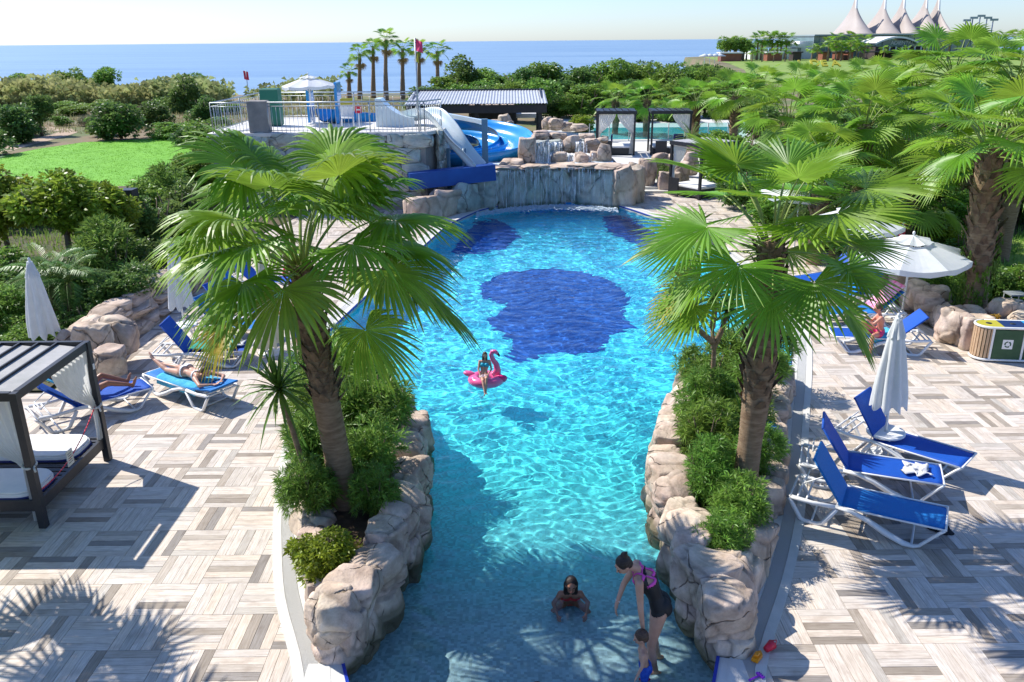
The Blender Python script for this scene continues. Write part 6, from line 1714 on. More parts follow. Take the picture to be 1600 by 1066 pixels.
q = atY(543, 203, 34)
tc_ = thing('lifeguard_chair', 'white plastic chair with yellow cushion on the tower platform', 'chair', (q.x, 34.2, TZ + .03), .2)
M = MB(); M.box((0, 0, .45), (.5, .5, .05)); M.build('seat', wl, tc_); M = MB(); M.box((0, .25, .80), (.52, .05, .7), bev=.02); bkk = M.build('backrest', wl, tc_); M = MB(); M.box((0, .21, 1.05), (.48, .04, .25), bev=.02); M.build('cushion', m_yel, bkk)
for x in (-.22, .22):
    for y in (-.22, .22): M = MB(); M.tube([(x, y, .45), (x * 1.1, y * 1.1, 0)], .02, 6); M.build('leg', wl, tc_)
q = atY(562, 203, 33.8); ts_ = thing('warning_post', 'short white post with a red sign on the tower platform', 'sign', (q.x, 33.8, TZ + .03)); M = MB(); M.box((0, 0, .5), (.05, .05, 1.0)); M.build('post', wl, ts_); M = MB(); M.box((0, -.04, .78), (.26, .02, .26)); M.build('sign_plate', m_redc, ts_); M = MB(); M.box((0, -.053, .78), (.15, .004, .05)); M.build('white_bar', wl, ts_)
q0, q1 = atY(588, 200, 35), atY(648, 200, 35)
V = []; F = []
for i in range(15): f = i / 14; z_ = TZ + .03; h = .35 + .95 * (1 - f) ** 2 if f > .15 else 1.1; V += [(q0.x + (q1.x - q0.x) * f, 35, z_), (q0.x + (q1.x - q0.x) * f, 35, z_ + h), (q0.x + (q1.x - q0.x) * f, 36, z_), (q0.x + (q1.x - q0.x) * f, 36, z_ + h)]
for i in range(14): a = i * 4; F += [(a, a + 4, a + 5, a + 1), (a + 2, a + 3, a + 7, a + 6), (a + 1, a + 5, a + 7, a + 3)]
F += [(0, 1, 3, 2), (56, 58, 59, 57)]
M = MB(); M.add(V, F); o = M.build('slide_entry', m_slw); props(o, 'white curved slide entry wall on the tower platform', 'slide entry')
q0 = atY(510, 200, 37); se = thing('slide_entry', 'tall blue slide start frame on the tower platform', 'slide entry', (q0.x, 37, TZ + .03))
for x in (-.6, .6): M = MB(); M.box((x, 0, .85), (.12, .9, 1.7), bev=.03); M.build('side_panel', m_slb, se)
M = MB(); halfpipe(M, [(0, -.3, .1), (.6, .4, 0), (1.8, 1.0, -.3), (2.6, 1.2, -1)], .5); M.build('chute', m_slb, se)
q0 = atY(428, 200, 36); o = MB().box((0, 0, .75), (.75, .6, 1.5), bev=.05).build('green_cabinet', mat('green_plastic', (.02, .16, .10), rough=.5)); o.location = (q0.x, 36, TZ + .03); props(o, 'dark green cabinet beside the parapet on the tower', 'cabinet')
ub = Vector((atY(490, 200, 36.5).x, 36.5, TZ + .03)); ztop = atY(488, 120, 36.5).z
open_umbrella('open white umbrella on the slide tower platform against the sea', ub, ztop - ub.z, 1.12, (-.05, 0))
# ---- pavilion
m_roofm = mat('corrugated_white_roof', (.46, .48, .50), (.38, .40, .43), 2, .5, metal=.0)
pv = thing('pavilion', 'open pavilion with white ribbed metal roof and dark frame behind the slides', 'pavilion')
PA, PB = atY(640, 150, 56), atY(852, 152, 56); PZ = 2.55
PX0, PX1, PY0, PY1 = PA.x, PB.x - .1, 55.0, 60.5
M = MB(); n = 46; V = []; F = []
for i in range(n * 2 + 1):
    x = PX0 - .2 + (PX1 - PX0 + .4) * i / (n * 2); dz = .05 * (i % 2)
    V += [(x, PY0 - .4, PZ + dz), (x, PY1 + .2, PZ + .50 + dz)]
for i in range(n * 2): F.append((2 * i, 2 * i + 2, 2 * i + 3, 2 * i + 1))
M.add(V, F); M.add([(a, b_, c - .04) for a, b_, c in V], [f[::-1] for f in F]); M.build('metal_roof', m_roofm, pv)
M = MB(); M.box(((PX0 + PX1) / 2, PY0 - .2, PZ - .32), (PX1 - PX0 + .3, .1, .5)); M.build('fascia', m_dark, pv)
M = MB(); M.box(((PX0 + PX1) / 2, PY1, PZ + .35), (PX1 - PX0 + .3, .1, .5)); M.build('fascia', m_dark, pv)
for x in (PX0 + .1, PX1 - .1): M = MB(); M.bar((x, PY0 - .1, PZ - .2), (x, PY1 - .1, PZ + .45), .1, .4); M.build('side_beam', m_dark, pv)
for x in (PX0 + .3, (PX0 + PX1) / 2, PX1 - .25):
    for y in (PY0 + .1, PY1 - .2): M = MB(); M.box((x, y, PZ / 2), (.22, .22, PZ)); M.build('post', m_dark, pv)
kq = thing('kiosk', 'low dark kiosk with small tiled canopy under the pavilion roof', 'kiosk', (atY(772, 190, 62).x, 62, 0))
M = MB(); M.box((0, 0, .9), (3.2, 2.2, 1.8)); M.build('wall', m_dark, kq); M = MB(); M.box((1.5, 1, 1.2), (3.2, 2, .3)); M.build('counter', m_pave, kq)
for i in range(6): M = MB(); M.bar((-1.5 + i * .55, -1.6, 1.75), (-1.5 + i * .55, .2, 2.35), .42, .05); M.build('roof_tile', mat('terracotta_tile', (.55, .42, .33), (.66, .55, .45), 4, .8), kq)
pr_ = thing('railing', 'long thin metal railing between the blue slide and the pavilion', 'railing'); railing((-6.5, 50), (2.2, 50), 1.0, -.02, pr_, step=.5)
# rocks behind the slide
for i, (lb, rks) in enumerate((('pair of tall rounded rocks between the blue slide and the pavilion', [(788, 212, 180, 22, 46), (776, 208, 188, 16, 46.5), (797, 214, 190, 14, 45)]), ('small rounded rocks left of the blue slide post', [(718, 200, 184, 13, 47), (745, 203, 195, 10, 46), (758, 206, 192, 12, 46)]), ('low pale rock group left of the front right cabana, with plants', [(868, 205, 186, 22, 50), (855, 204, 184, 16, 51), (885, 206, 192, 20, 50), (905, 206, 194, 26, 49)]))):
    g_ = thing('rock_group', lb, 'rocks')
    for q in rks: rk(g_, *q)
# ---- far terrace, second pool
M = MB(); M.prism([(5.3, 37.2), (16, 37.2), (22, 72), (2.5, 72), (2.6, 44), (5.3, 40)], -.4, .30); M.build('upper_terrace', m_pave, kind='structure')
for i, (y0, z1_) in enumerate(((36.4, .10), (36.8, .20))): M = MB(); M.box((6.2, y0 + .3, z1_ / 2 - .1), (1.9, .9 - i * .1, z1_ + .2)); M.build('step', m_cope, kind='structure')
m_p2 = mat('second_pool_water', (.10, .48, .55), (.14, .56, .62), 2.5, .08, .3, 6, spec=.5)
M = MB(); M.add([(5.5, 54.5, .31), (14.5, 54.5, .31), (16.5, 62, .31), (6.0, 62, .31)], [(0, 1, 2, 3)]); M.build('second_pool', m_p2, kind='structure')
m_glass = bpy.data.materials.new('thin_glass'); m_glass.use_nodes = True
t = m_glass.node_tree; t.nodes.clear(); ou = N(t, 'OutputMaterial'); tb_ = N(t, 'BsdfTransparent'); tb_.inputs[0].default_value = (.72, .88, .86, 1); gg = N(t, 'BsdfGlossy'); gg.inputs['Roughness'].default_value = .02; fr = N(t, 'Fresnel', IOR=1.5); mxs = N(t, 'MixShader'); t.links.new(fr.outputs[0], mxs.inputs[0]); t.links.new(tb_.outputs[0], mxs.inputs[1]); t.links.new(gg.outputs[0], mxs.inputs[2]); t.links.new(mxs.outputs[0], ou.inputs[0])
gb = thing('glass_balustrade', 'low glass balustrade along the second pool behind the cabanas', 'balustrade', (0, 53.9, .3))
for i in range(8): M = MB(); M.box((5.6 + i * 1.25, 0, .6), (1.18, .012, .9)); M.build('pane', m_glass, gb); M = MB(); M.box((5.0 + i * 1.25, 0, .5), (.05, .05, 1.1)); M.build('post', m_rail, gb)
# ---- cabanas
def cabana(label, p0, p1, h, depth, z=0.3, curtains=(1, 1), seed=0, bed=True):
    """p0, p1: feet of the two front posts"""
    p0, p1 = Vector((p0[0], p0[1], z)), Vector((p1[0], p1[1], z)); d = p1 - p0; W = d.length; a = math.atan2(d.y, d.x)
    t_ = thing('cabana', label, 'cabana', p0, a, 'black framed cabanas with white curtains')
    for x in (0, W):
        for y in (0, depth): M = MB(); M.box((x, y, h / 2), (.10, .10, h)); M.build('post', m_dark, t_)
    for y in (0, depth): M = MB(); M.box((W / 2, y, h + .04), (W + .2, .12, .16)); M.build('roof_beam', m_dark, t_)
    for x in (0, W): M = MB(); M.box((x, depth / 2, h + .04), (.12, depth - .13, .16)); M.build('roof_beam', m_dark, t_)
    for k in range(6): M = MB(); M.box((.15 + k * (W - .3) / 5, depth / 2, h + .11), (W / 6 * .92, depth, .03), mat=Matrix.Rotation(.12, 3, 'Y')); M.build('roof_slat', m_dark if z > .2 else m_louv, t_)
    if curtains[0]: obj('curtain', curtain_mesh('curtain', .05, W * .48, .05, h - .06, h * .52, .08, m_curtain, seed, folds=7, spread=.22, gather=.08), t_)
    if curtains[1]: obj('curtain', curtain_mesh('curtain', W - .05, W * .52, .05, h - .06, h * .52, .08, m_curtain, seed + 1, folds=7, spread=.22, gather=.08), t_)
    obj('curtain', curtain_mesh('curtain', depth - .05, depth * .5, W - .04, h - .06, h * .5, .08, m_curtain, seed + 2, axis='y', folds=6, spread=.2, gather=.08), t_)
    if bed:
        M = MB(); M.box((W / 2, depth / 2, .22), (W - .14, depth - .14, .30)); M.build('bed_base', m_dark, t_); M = MB(); M.box((W / 2, depth / 2, .44), (W - .2, depth - .2, .14), bev=.04); M.build('mattress', m_mattress, t_)
        M = MB(); M.box((W * .25, -.2, .42), (W * .3, .06, .75)); M.build('chair_back', m_dark, t_)
    return t_
c0, c1 = at(933, 243, .3), at(990, 243, .3)
cabana('black cabana with draped white curtains left on the far terrace', c0, c1, 2.25, 1.9, seed=3)
c0, c1 = at(1017, 243, .3), at(1076, 243, .3)
cabana('black cabana by the second pool, right one on the far terrace', c0, c1, 2.25, 1.9, seed=8, curtains=(0, 1))
c0, c1 = at(1046, 304), at(1092, 313)
cabana('grey cabana with white bed and curtains on the plank deck beyond the right palm', c0, c1, 2.15, 2.0, z=0, seed=12, curtains=(1, 0), bed=True)
for i, (px, py, m_) in enumerate(((1060, 236, m_navyt), (1078, 240, m_dark), (962, 236, m_navyt), (950, 238, m_dark))):
    q = at(px, py, .3); t_ = thing('chair', ['navy chair in front of the right hand far cabana', 'dark chair right of the navy one by the far cabana', 'navy cushioned chair in front of the left far cabana', 'dark chair at the left post of the left far cabana'][i], 'chair', q, i * .7)
    M = MB(); M.box((0, 0, .42), (.55, .55, .12), bev=.03); M.build('seat', m_, t_); M = MB(); M.box((0, .25, .68), (.55, .08, .5), bev=.03); M.build('backrest', m_, t_)
    for x in (-.22, .22):
        for y in (-.22, .22): M = MB(); M.box((x, y, .18), (.05, .05, .36)); M.build('leg', m_dark, t_)
# rocks by cabana 3 and steps
g_ = thing('rock_planter', 'rounded rock planter beside the steps and the grey cabana, with a spiky shrub', 'planter')
for q in [(1014, 300, 252, 22, 37.2), (1030, 272, 240, 24, 38.6), (1044, 300, 270, 34, 36.9), (1062, 285, 255, 26, 37.6), (1078, 275, 240, 22, 38.8), (1050, 262, 242, 22, 39.2), (1005, 262, 248, 14, 39.2)]: rk(g_, *q)
g_ = thing('rock_planter', 'pale round rock planter carrying a cycad behind the grey cabana', 'planter')
for q in [(1072, 240, 222, 26, 43), (1095, 240, 220, 26, 43), (1084, 238, 222, 26, 42.4)]: rk(g_, *q)
g_ = thing('rock_group', 'pinkish rock at the pool edge just left of the right palm crown', 'rocks')
for q in [(1098, 392, 366, 24, 25.4), (1112, 394, 372, 20, 25.6)]: rk(g_, *q)
# right boulder wall
g_ = thing('boulder_wall', 'wall of pinkish carved boulders edging the right hand garden', 'boulder wall')
for q in [(1375, 466, 420, 40, 21.0), (1402, 474, 418, 44, 20.6), (1385, 440, 412, 44, 22.5), (1428, 492, 440, 46, 19.6), (1448, 512, 462, 44, 18.6), (1470, 520, 478, 34, 18.2), (1458, 486, 450, 34, 19.3), (1488, 546, 486, 44, 17.1), (1515, 550, 496, 48, 16.9), (1506, 520, 484, 44, 17.8), (1542, 566, 522, 40, 16.3), (1562, 524, 470, 52, 17.8), (1590, 548, 490, 50, 17.3), (1572, 560, 515, 40, 16.7), (1620, 560, 500, 60, 17.0), (1345, 452, 418, 38, 22.2), (1335, 432, 405, 40, 24)]: rk(g_, *q, depth=.75)
# left retaining wall of long flat stones
g_ = thing('stone_wall', 'low retaining wall of long pinkish stones along the left side of the deck', 'wall')
rr = random.Random(3)
y = 15.6
while y < 27:
    w_ = rr.uniform(.9, 1.6)
    for iz in range(3): boulder(g_, (-8.75 - iz * .14 + rr.uniform(-.03, .03), y + w_ / 2 + iz * .3, -.1 + iz * .27), (w_ * 1.12, .62, .36), rz=math.pi / 2, k=(3, 5, 8, 0)[rr.randrange(4)])
    y += w_
for q in [(150, 568, 508, 56, 15.8), (190, 556, 498, 50, 16.4), (172, 590, 545, 46, 15.2), (120, 560, 516, 40, 16.0)]: rk(g_, *q, depth=.7)
# garden beds
m_bed = mat('garden_bed', (.06, .075, .03), (.13, .09, .055), 1.4, .95, .9, 9, detail=8)
sheet('garden_bed', [(-30, 14.8), (-9.0, 14.8), (-9.0, 27), (-8.0, 33), (-12, 33), (-12, 40), (-30, 38)], .03, m_bed)
sheet('garden_bed', [(9.8, 17.4), (9.4, 19), (10.2, 23), (9.4, 30), (10.5, 36.9), (30, 40), (30, 16.9), (11.4, 16.9)], .03, m_bed)
sheet('garden_lawn', [(12.0, 19.2), (26, 18.5), (28, 30), (12.6, 26)], .038, m_lawn2)
# ------------------------------------------------------------------ gardens
# left garden
def P2(px, py): return at(px, py)
tree('tree with glossy yellow green crown left of the deck, behind the closed umbrella', P2(118, 436), 3.05, 1.7, CRL, th=1.5, tr=.09)
tree('yellow green tree cut by the left edge of the photo, beside the glossy one', P2(20, 425), 3.1, 1.6, CRL, th=1.4, tr=.08)
tree('smaller lime tree right of the glossy one, touching the lantern post', P2(178, 425), 2.6, 1.1, CRL, th=1.1, tr=.06)
bush('pale green oleander bush behind the stone wall', P2(190, 462), (1.3, 1.3, 1.9), OLE)
bush('dark rounded bush overhanging the stone wall', P2(200, 500), (1.2, 1.1, 1.3), OLED)
bush('dark bush at the wall between the palm and the lounger rows', P2(262, 450), (1.1, 1.2, 1.4), OLED)
bush('dark green bush under the glossy tree', P2(90, 480), (1.3, 1.2, 1.2), OLED)
bush('leafy green bush left of the closed umbrella, at the photo edge', P2(20, 520), (1.3, 1.1, 1.3), OLE)
bush('low dark bush in front of the feather palm', P2(140, 520), (.9, .8, .8), OLED)
bush('green hedge bush under the yellow green tree at the edge', P2(10, 470), (1.5, 1.2, 1.3), CRN)
bush('low leafy bush beside the pale rocks by the umbrella', P2(48, 545), (.9, .8, .7), CRN)
feather_palm('small feathery palm with yellow green fronds behind the closed umbrella', P2(98, 505), 1.0, 1.25, 16, 4, multi=2, tr=.07)
feather_palm('feather palm fronds entering at the left edge by the yellow green tree', Vector((-15.6, 24.0, 0)), 2.3, 1.8, 16, 9)
for i, (px, py, r_, h, f) in enumerate([(250, 395, 1.3, 2.0, OLED), (285, 380, 1.4, 2.1, OLED), (232, 362, 1.2, 1.7, CRN), (275, 345, 1.4, 1.9, OLE), (305, 320, 1.5, 2.0, CRN), (330, 300, 1.4, 2.2, OLED), (215, 385, 1.1, 1.4, OLED), (180, 372, 1.2, 1.2, OLED), (60, 350, 2.0, 1.6, OLED), (120, 345, 2.0, 1.5, CRN), (2, 345, 2.0, 1.7, CRN)]):
    bush(['dark hedge bush right of the lantern post', 'dark hedge bush beneath the left palm leaves', 'green bush just behind the lantern post', 'silvery green bush behind the lantern, next to the lawn', 'green bush between lawn corner and tower', 'dark bush at the foot of the slide tower', 'low dark bush at the lantern foot', 'low dark bush left of the lantern', 'dark hedge behind the yellow green tree', 'green hedge between the glossy tree and the lawn', 'green hedge by the lawn at the left edge'][i], P2(px, py), (r_, r_, h), f)
bush('orange flowering bush right of the glossy tree', P2(172, 380), (.9, .9, 1.5), CRN)
# field beyond the lawn
for i, (px, py, w_, h, f, lb) in enumerate([(190, 216, 2.3, 2.5, FARD, 'large dark round bush at the far edge of the lawn'), (236, 196, 2.1, 2.0, FARD, 'second dark bush right behind the large one in the field'), (160, 212, 1.3, 1.2, FARB, 'small green bush at the left foot of the large dark bush'),
        (14, 224, 2.2, 2.5, FARD, 'dark banana like shrub beside the dirt path at the left edge'), (40, 212, 2.0, 2.4, FARD, 'dark leafy shrub left of the path, between two others'), (-10, 240, 1.8, 1.6, FARD, 'dark shrub cut by the left photo edge near the path'),
        (292, 176, 2.1, 3.6, FARD, 'tall dark tree like bush right in the field, against the sea'), (322, 190, 1.7, 2.2, FARD, 'dark shrub beside the tower railing'), (270, 215, 2.0, 1.1, FARB, 'low bright green bush on the lawn edge'), (330, 232, 1.8, 1.6, FARB, 'green bush where the lawn meets the tower'), (120, 180, 2.2, 1.0, FARB, 'low green bush on the dry slope'),
        (100, 172, 2.2, .9, FARB, 'low green patch shrub behind the path'), (160, 172, 2.5, 1.0, FARB, 'low green shrub behind the large dark bush'), (250, 168, 2.2, 1.0, FARB, 'low green shrub in the dry grass, right'), (95, 196, 1.0, .8, FARB, 'small green shrub by the path bend'), (340, 212, 1.6, 1.3, FARD, 'dark shrub hugging the tower corner'),
        (300, 225, 2.0, 1.2, FARD, 'dark shrub in front of the tower wall'), (140, 196, 1.6, .8, OLV, 'dry olive shrub left of the large dark bush'), (355, 178, 1.6, 1.2, FARB, 'green shrub behind the tower railing')]):
    bush(lb, P2(px, py), (w_, w_, h), f)
tree('small dark crowned tree standing beside the dirt path', P2(66, 212), 2.9, 1.3, FARD, th=1.1)
for i, (px, top) in enumerate(((35, 113), (113, 108), (172, 103), (300, 116), (142, 120))):
    q = P2(px, 160); h = atY(px, top, q.y).z
    tree(['pale green tree farthest left against the sea', 'second pale tree from the left against the sea', 'tallest green tree rising above the reeds', 'rounded tree right of the reeds against the sea', 'low green tree between the two pale ones by the sea'][i], q, h, 1.9, FARB, th=h * .45, tr=.12)
# reeds
def reeds(name, label, x0, x1, y, h, n, seed, m=l_reed, dy=4):
    rs_ = np.random.RandomState(seed); x = rs_.uniform(x0, x1, n); yy = y + rs_.uniform(-dy, dy, n); hh = h * rs_.uniform(.55, 1.15, n) * (1 + .25 * np.sin(x * .35 + seed))
    V = []; F = []; col = []
    for i in range(n):
        lx, ly = rs_.normal(0, .16, 2) * hh[i]; w_ = .05
        V += [(x[i] - w_, yy[i], 0), (x[i] + w_, yy[i], 0), (x[i] + lx * .5 + w_, yy[i] + ly * .5, hh[i] * .6), (x[i] + lx * .5 - w_, yy[i] + ly * .5, hh[i] * .6), (x[i] + lx, yy[i] + ly, hh[i])]
        o = i * 5; F += [(o, o + 1, o + 2), (o, o + 2, o + 3), (o + 3, o + 2, o + 4)]; c = rs_.uniform(.6, 1.4); col += [(c, c, c * .9)] * 5
        for k in range(3):
            z_ = hh[i] * rs_.uniform(.25, .8); a = rs_.uniform(0, 6.28); q = len(V); px_ = x[i] + lx * z_ / hh[i]; py_ = yy[i] + ly * z_ / hh[i]
            V += [(px_, py_, z_), (px_ + math.cos(a) * .4, py_ + math.sin(a) * .4, z_ + .5), (px_ + math.cos(a) * .7, py_ + math.sin(a) * .7, z_ + .35)]; F.append((q, q + 1, q + 2)); col += [(c, c, c * .9)] * 3
    F2 = np.array([f for f in F]); me = np_mesh(name, V, F2, m, col=col)
    # fix indices built before extra leaves: none needed because q uses the running length
    return props(obj(name, me), label, None, None, 'stuff')
def reeds2(label, x0, x1, y, h, n, seed, dy=4, m=None):
    rs_ = np.random.RandomState(seed); M_ = []; Fs = []; cs_ = []; base = 0
    for i in range(n):
        x = rs_.uniform(x0, x1); yy = y + rs_.uniform(-dy, dy); hh = h * rs_.uniform(.5, 1.15) * (1 + .25 * math.sin(x * .35 + seed)); lx, ly = rs_.normal(0, .14, 2) * hh; w_ = .045; c = rs_.uniform(.55, 1.4)
        M_ += [(x - w_, yy, -.1), (x + w_, yy, -.1), (x + lx, yy + ly, hh)]; Fs.append((base, base + 1, base + 2)); base += 3; cs_ += [(c, c, c * .9)] * 3
        for k in range(5):
            f = rs_.uniform(.2, .95); a = rs_.uniform(0, 6.28); px_, py_, z_ = x + lx * f, yy + ly * f, hh * f
            M_ += [(px_, py_, z_), (px_ + math.cos(a) * .3, py_ + math.sin(a) * .3, z_ + .45), (px_ + math.cos(a) * .75, py_ + math.sin(a) * .75, z_ + .2)]; Fs.append((base, base + 1, base + 2)); base += 3; cs_ += [(c * 1.1, c * 1.1, c * .8)] * 3
    return props(obj('reeds', np_mesh('reeds', M_, Fs, m or l_reed, col=cs_)), label, None, None, 'stuff')
reeds2('tall pale reeds along the shore, left', -62, -38, 96, 2.3, 1800, 1)
reeds2('tall reeds along the shore between the trees', -40, -32, 97, 2.1, 400, 2)
reeds2('thin reeds standing at the shore behind the tower', -29, -20, 99, 2.0, 160, 3)
# dry grass tufts across the field, lawn grass
tufts('dry_grass', [(-75, 70), (-12, 62), (-10, 96), (-70, 96)], 8000, .30, mat('dry_grass', (.34, .25, .12), (.22, .24, .07), .3, .9, attr=True, trans=.3), 5, .6, 4, 'dry grass and weeds over the field')
tufts('lawn_grass', [(p_.x, p_.y) for p_ in lw], 9000, .05, mat('lawn_blades', (.12, .34, .012), (.17, .42, .02), .8, .8, attr=True, trans=.3), 6, 1.5, 4, 'blades of grass on the left lawn')
# shore palms
GS = 'tall palms standing against the sea'
shore = [(545, 145, 112, .75), (562, 150, 84, 1.0), (583, 148, 74, 1.0), (603, 150, 62, 1.1), (629, 148, 76, 1.05), (655, 146, 76, 1.0), (683, 145, 80, 1.05)]
ords = ['first and shortest', 'second', 'third', 'fourth and tallest', 'fifth', 'sixth', 'seventh and rightmost']
for i, (px, pb, pt_, s_) in enumerate(shore):
    Y = 100 + (i % 3) * 2; b_ = atY(px, pb, Y); tp = atY(px, pt_, Y); b_.z = 0
    fan_palm(ords[i] + ' of the seven tall palms against the sea, counted from the left', b_, tp, .72 * s_, 'mid', 16, 40 + i, r0=.28, r1=.22, boots=None, rtop=.2, group=GS, dry=5, incr=(0, 4), ring=.4)
# hedge of trees behind the pools
names_ = ['first', 'second', 'third', 'fourth', 'fifth', 'sixth', 'seventh', 'eighth', 'ninth', 'tenth', 'eleventh', 'twelfth', 'thirteenth', 'fourteenth', 'fifteenth', 'sixteenth']
bk = [(700, 118), (722, 84), (748, 108), (782, 112), (815, 106), (848, 98), (880, 112), (915, 104), (945, 92), (975, 96), (1005, 94), (1035, 96), (1065, 98), (1095, 100), (1120, 102), (1150, 112)]
for i, (px, top) in enumerate(bk):
    Y = 84 + (i * 37 % 7); h = atY(px, top, Y).z; b_ = atY(px, 170, Y); b_.z = 0
    tree(names_[i] + ' tree from the left in the back row of the green belt along the sea', b_, max(2.6, h), 2.7, [FARB, FARD, CRN][i % 3], th=h * .35, tr=.14, group='belt of trees along the sea')
fr_ = [(668, 135), (700, 140), (735, 128), (770, 132), (806, 126), (838, 120), (868, 124), (898, 132), (925, 128), (872, 150), (905, 148), (955, 128), (990, 124), (1020, 126), (1055, 122), (1100, 126)]
for i, (px, top) in enumerate(fr_):
    Y = 70 + (i * 29 % 5); h = atY(px, top, Y).z; b_ = atY(px, 190, Y); b_.z = 0
    tree(names_[i] + ' tree from the left in the front row of the green belt, behind the pavilion', b_, max(2.0, h), 2.2, [FARD, FARB, CRN][(i * 2) % 3], th=h * .3, tr=.12, group='belt of trees along the sea')
bush('lime green low shrub in front of the belt, right of the pavilion post', at(862, 182), (1.6, 1.6, 2.4), CRL)
bush('red and green flowering plant on the pale rocks left of the cabana', at(905, 206, .3), (1.0, 1.0, 1.3), CRL)
bush('dark green low shrub at the rock group', at(870, 206), (.9, .9, .9), FARD)
bush('green spiky shrub in the rock planter by the steps', at(1035, 285, .2), (.7, .7, .8), OLED)
feather_palm('cycad with stiff dark fronds on the pale round rocks', atY(1080, 225, 43), .25, 1.15, 22, 7, stiff=True, tr=.14, name='cycad', cat='cycad')
# red parasols / chairs among the trees
for i, px in enumerate((884, 905, 922, 935)):
    b_ = at(px, 186); t_ = thing('red_chair', names_[i] + ' red folding chair from the left under the trees beyond the terrace', 'chair', b_, i * .8, 'red chairs under the trees')
    M = MB(); M.box((0, 0, .45), (.6, .55, .06)); M.build('seat', m_redc, t_); M = MB(); M.box((0, .28, .85), (.6, .06, .8)); M.build('backrest', m_redc, t_)
    for x in (-.25, .25): M = MB(); M.bar((x, -.3, 0), (x, .3, .5), .05, .05); M.build('leg', m_dark, t_); 
# right hand palms
GR = 'fan palms in the right hand garden'
def gp(label, px, py, Y, Rb_, style='mid', nf=24, seed=0, boots=.5, r=.2, base=None, incr=(0, 4), rt=.24, dry=0, lean=0):
    Rb = Rb_ * .66 * .92; tp = atY(px, py + 7, Y); b_ = Vector((tp.x + lean, Y, 0))
    return fan_palm(label, b_, tp, Rb, style, nf, seed, r0=r, r1=r * .85, boots=boots, rtop=rt, group=GR, incr=incr, dry=dry, ring=.12)
gp('big fan palm at the right edge with ivy on its trunk', 1548, 222, 18.6, 1.5, 'mid', 28, 61, .25, .24, incr=(0, 4), rt=.30, lean=.35)
gp('fan palm with broad dark crown right of centre, in front of the tented building', 1352, 188, 25.5, 1.55, 'mid', 28, 62)
gp('fan palm left of the broad dark one, crown at the same height', 1232, 180, 31, 1.45, 'mid', 24, 63)
gp('fan palm in the second row directly under the tented building', 1300, 150, 38, 1.4, 'mid', 22, 64)
gp('fan palm near the right edge in the second row, high crown', 1490, 110, 33, 1.7, 'mid', 24, 65)
gp('fan palm cut by the upper right edge of the photo', 1588, 120, 28, 1.7, 'mid', 24, 66)
gp('fan palm between the tented building and the right edge palms', 1430, 128, 40, 1.6, 'mid', 22, 67)
gp('fan palm above the cabanas, right one of a pair', 1150, 145, 47, 1.5, 'mid', 22, 68)
gp('fan palm above the cabanas, left one of a pair', 1088, 152, 50, 1.4, 'mid', 22, 69)
gp('fan palm behind the left far cabana', 962, 152, 58, 1.3, 'mid', 20, 70)
gp('fan palm right behind the two far cabanas', 1012, 150, 56, 1.3, 'mid', 20, 71)
gp('small fan palm between the cabana pair and the garden', 1190, 130, 58, 1.5, 'mid', 20, 72)
gp('fan palm half hidden behind the right near crown', 1290, 245, 24, 1.3, 'mid', 22, 73)
gp('low fan palm with shaggy trunk behind the open umbrella', 1418, 300, 24.5, 1.25, 'mid', 20, 74, .1, .26, rt=.3)
gp('fan palm at the far right, behind the ivy palm', 1600, 210, 24, 1.5, 'mid', 20, 75)
gp('fan palm between the dark crowned and the ivy palms', 1445, 205, 30, 1.5, 'mid', 24, 76)
gp('leaning smooth trunk palm deep in the shade right of centre', 1512, 270, 29, 1.4, 'mid', 18, 77, None, .33, lean=-.5)
gp('far fan palm in front of the park lawn', 1360, 125, 52, 1.5, 'mid', 20, 78)
gp('far fan palm left of the park lawn', 1255, 128, 60, 1.5, 'mid', 18, 79)
feather_palm('feathery young palm under the dark crowned fan palm', Vector((atY(1390, 240, 27).x, 27, 0)), 2.6, 2.3, 20, 33)
feather_palm('feathery grey green palm right behind the near palm crown', Vector((atY(1330, 300, 22).x + .5, 24, 0)), 1.6, 1.8, 18, 35)
# ivy on the trunk
iv = leaf_cloud('ivy', l_mid, 99, 420, 10, .035, .10, shell=.85, clump_r=.06, lobes=14)
q = at(1522, 500); o = obj('ivy', iv, None, (q.x - .1, q.y - .05, 1.2), None, (.55, .5, 1.5)); props(o, 'ivy climbing the trunk of the big right edge palm', 'ivy')
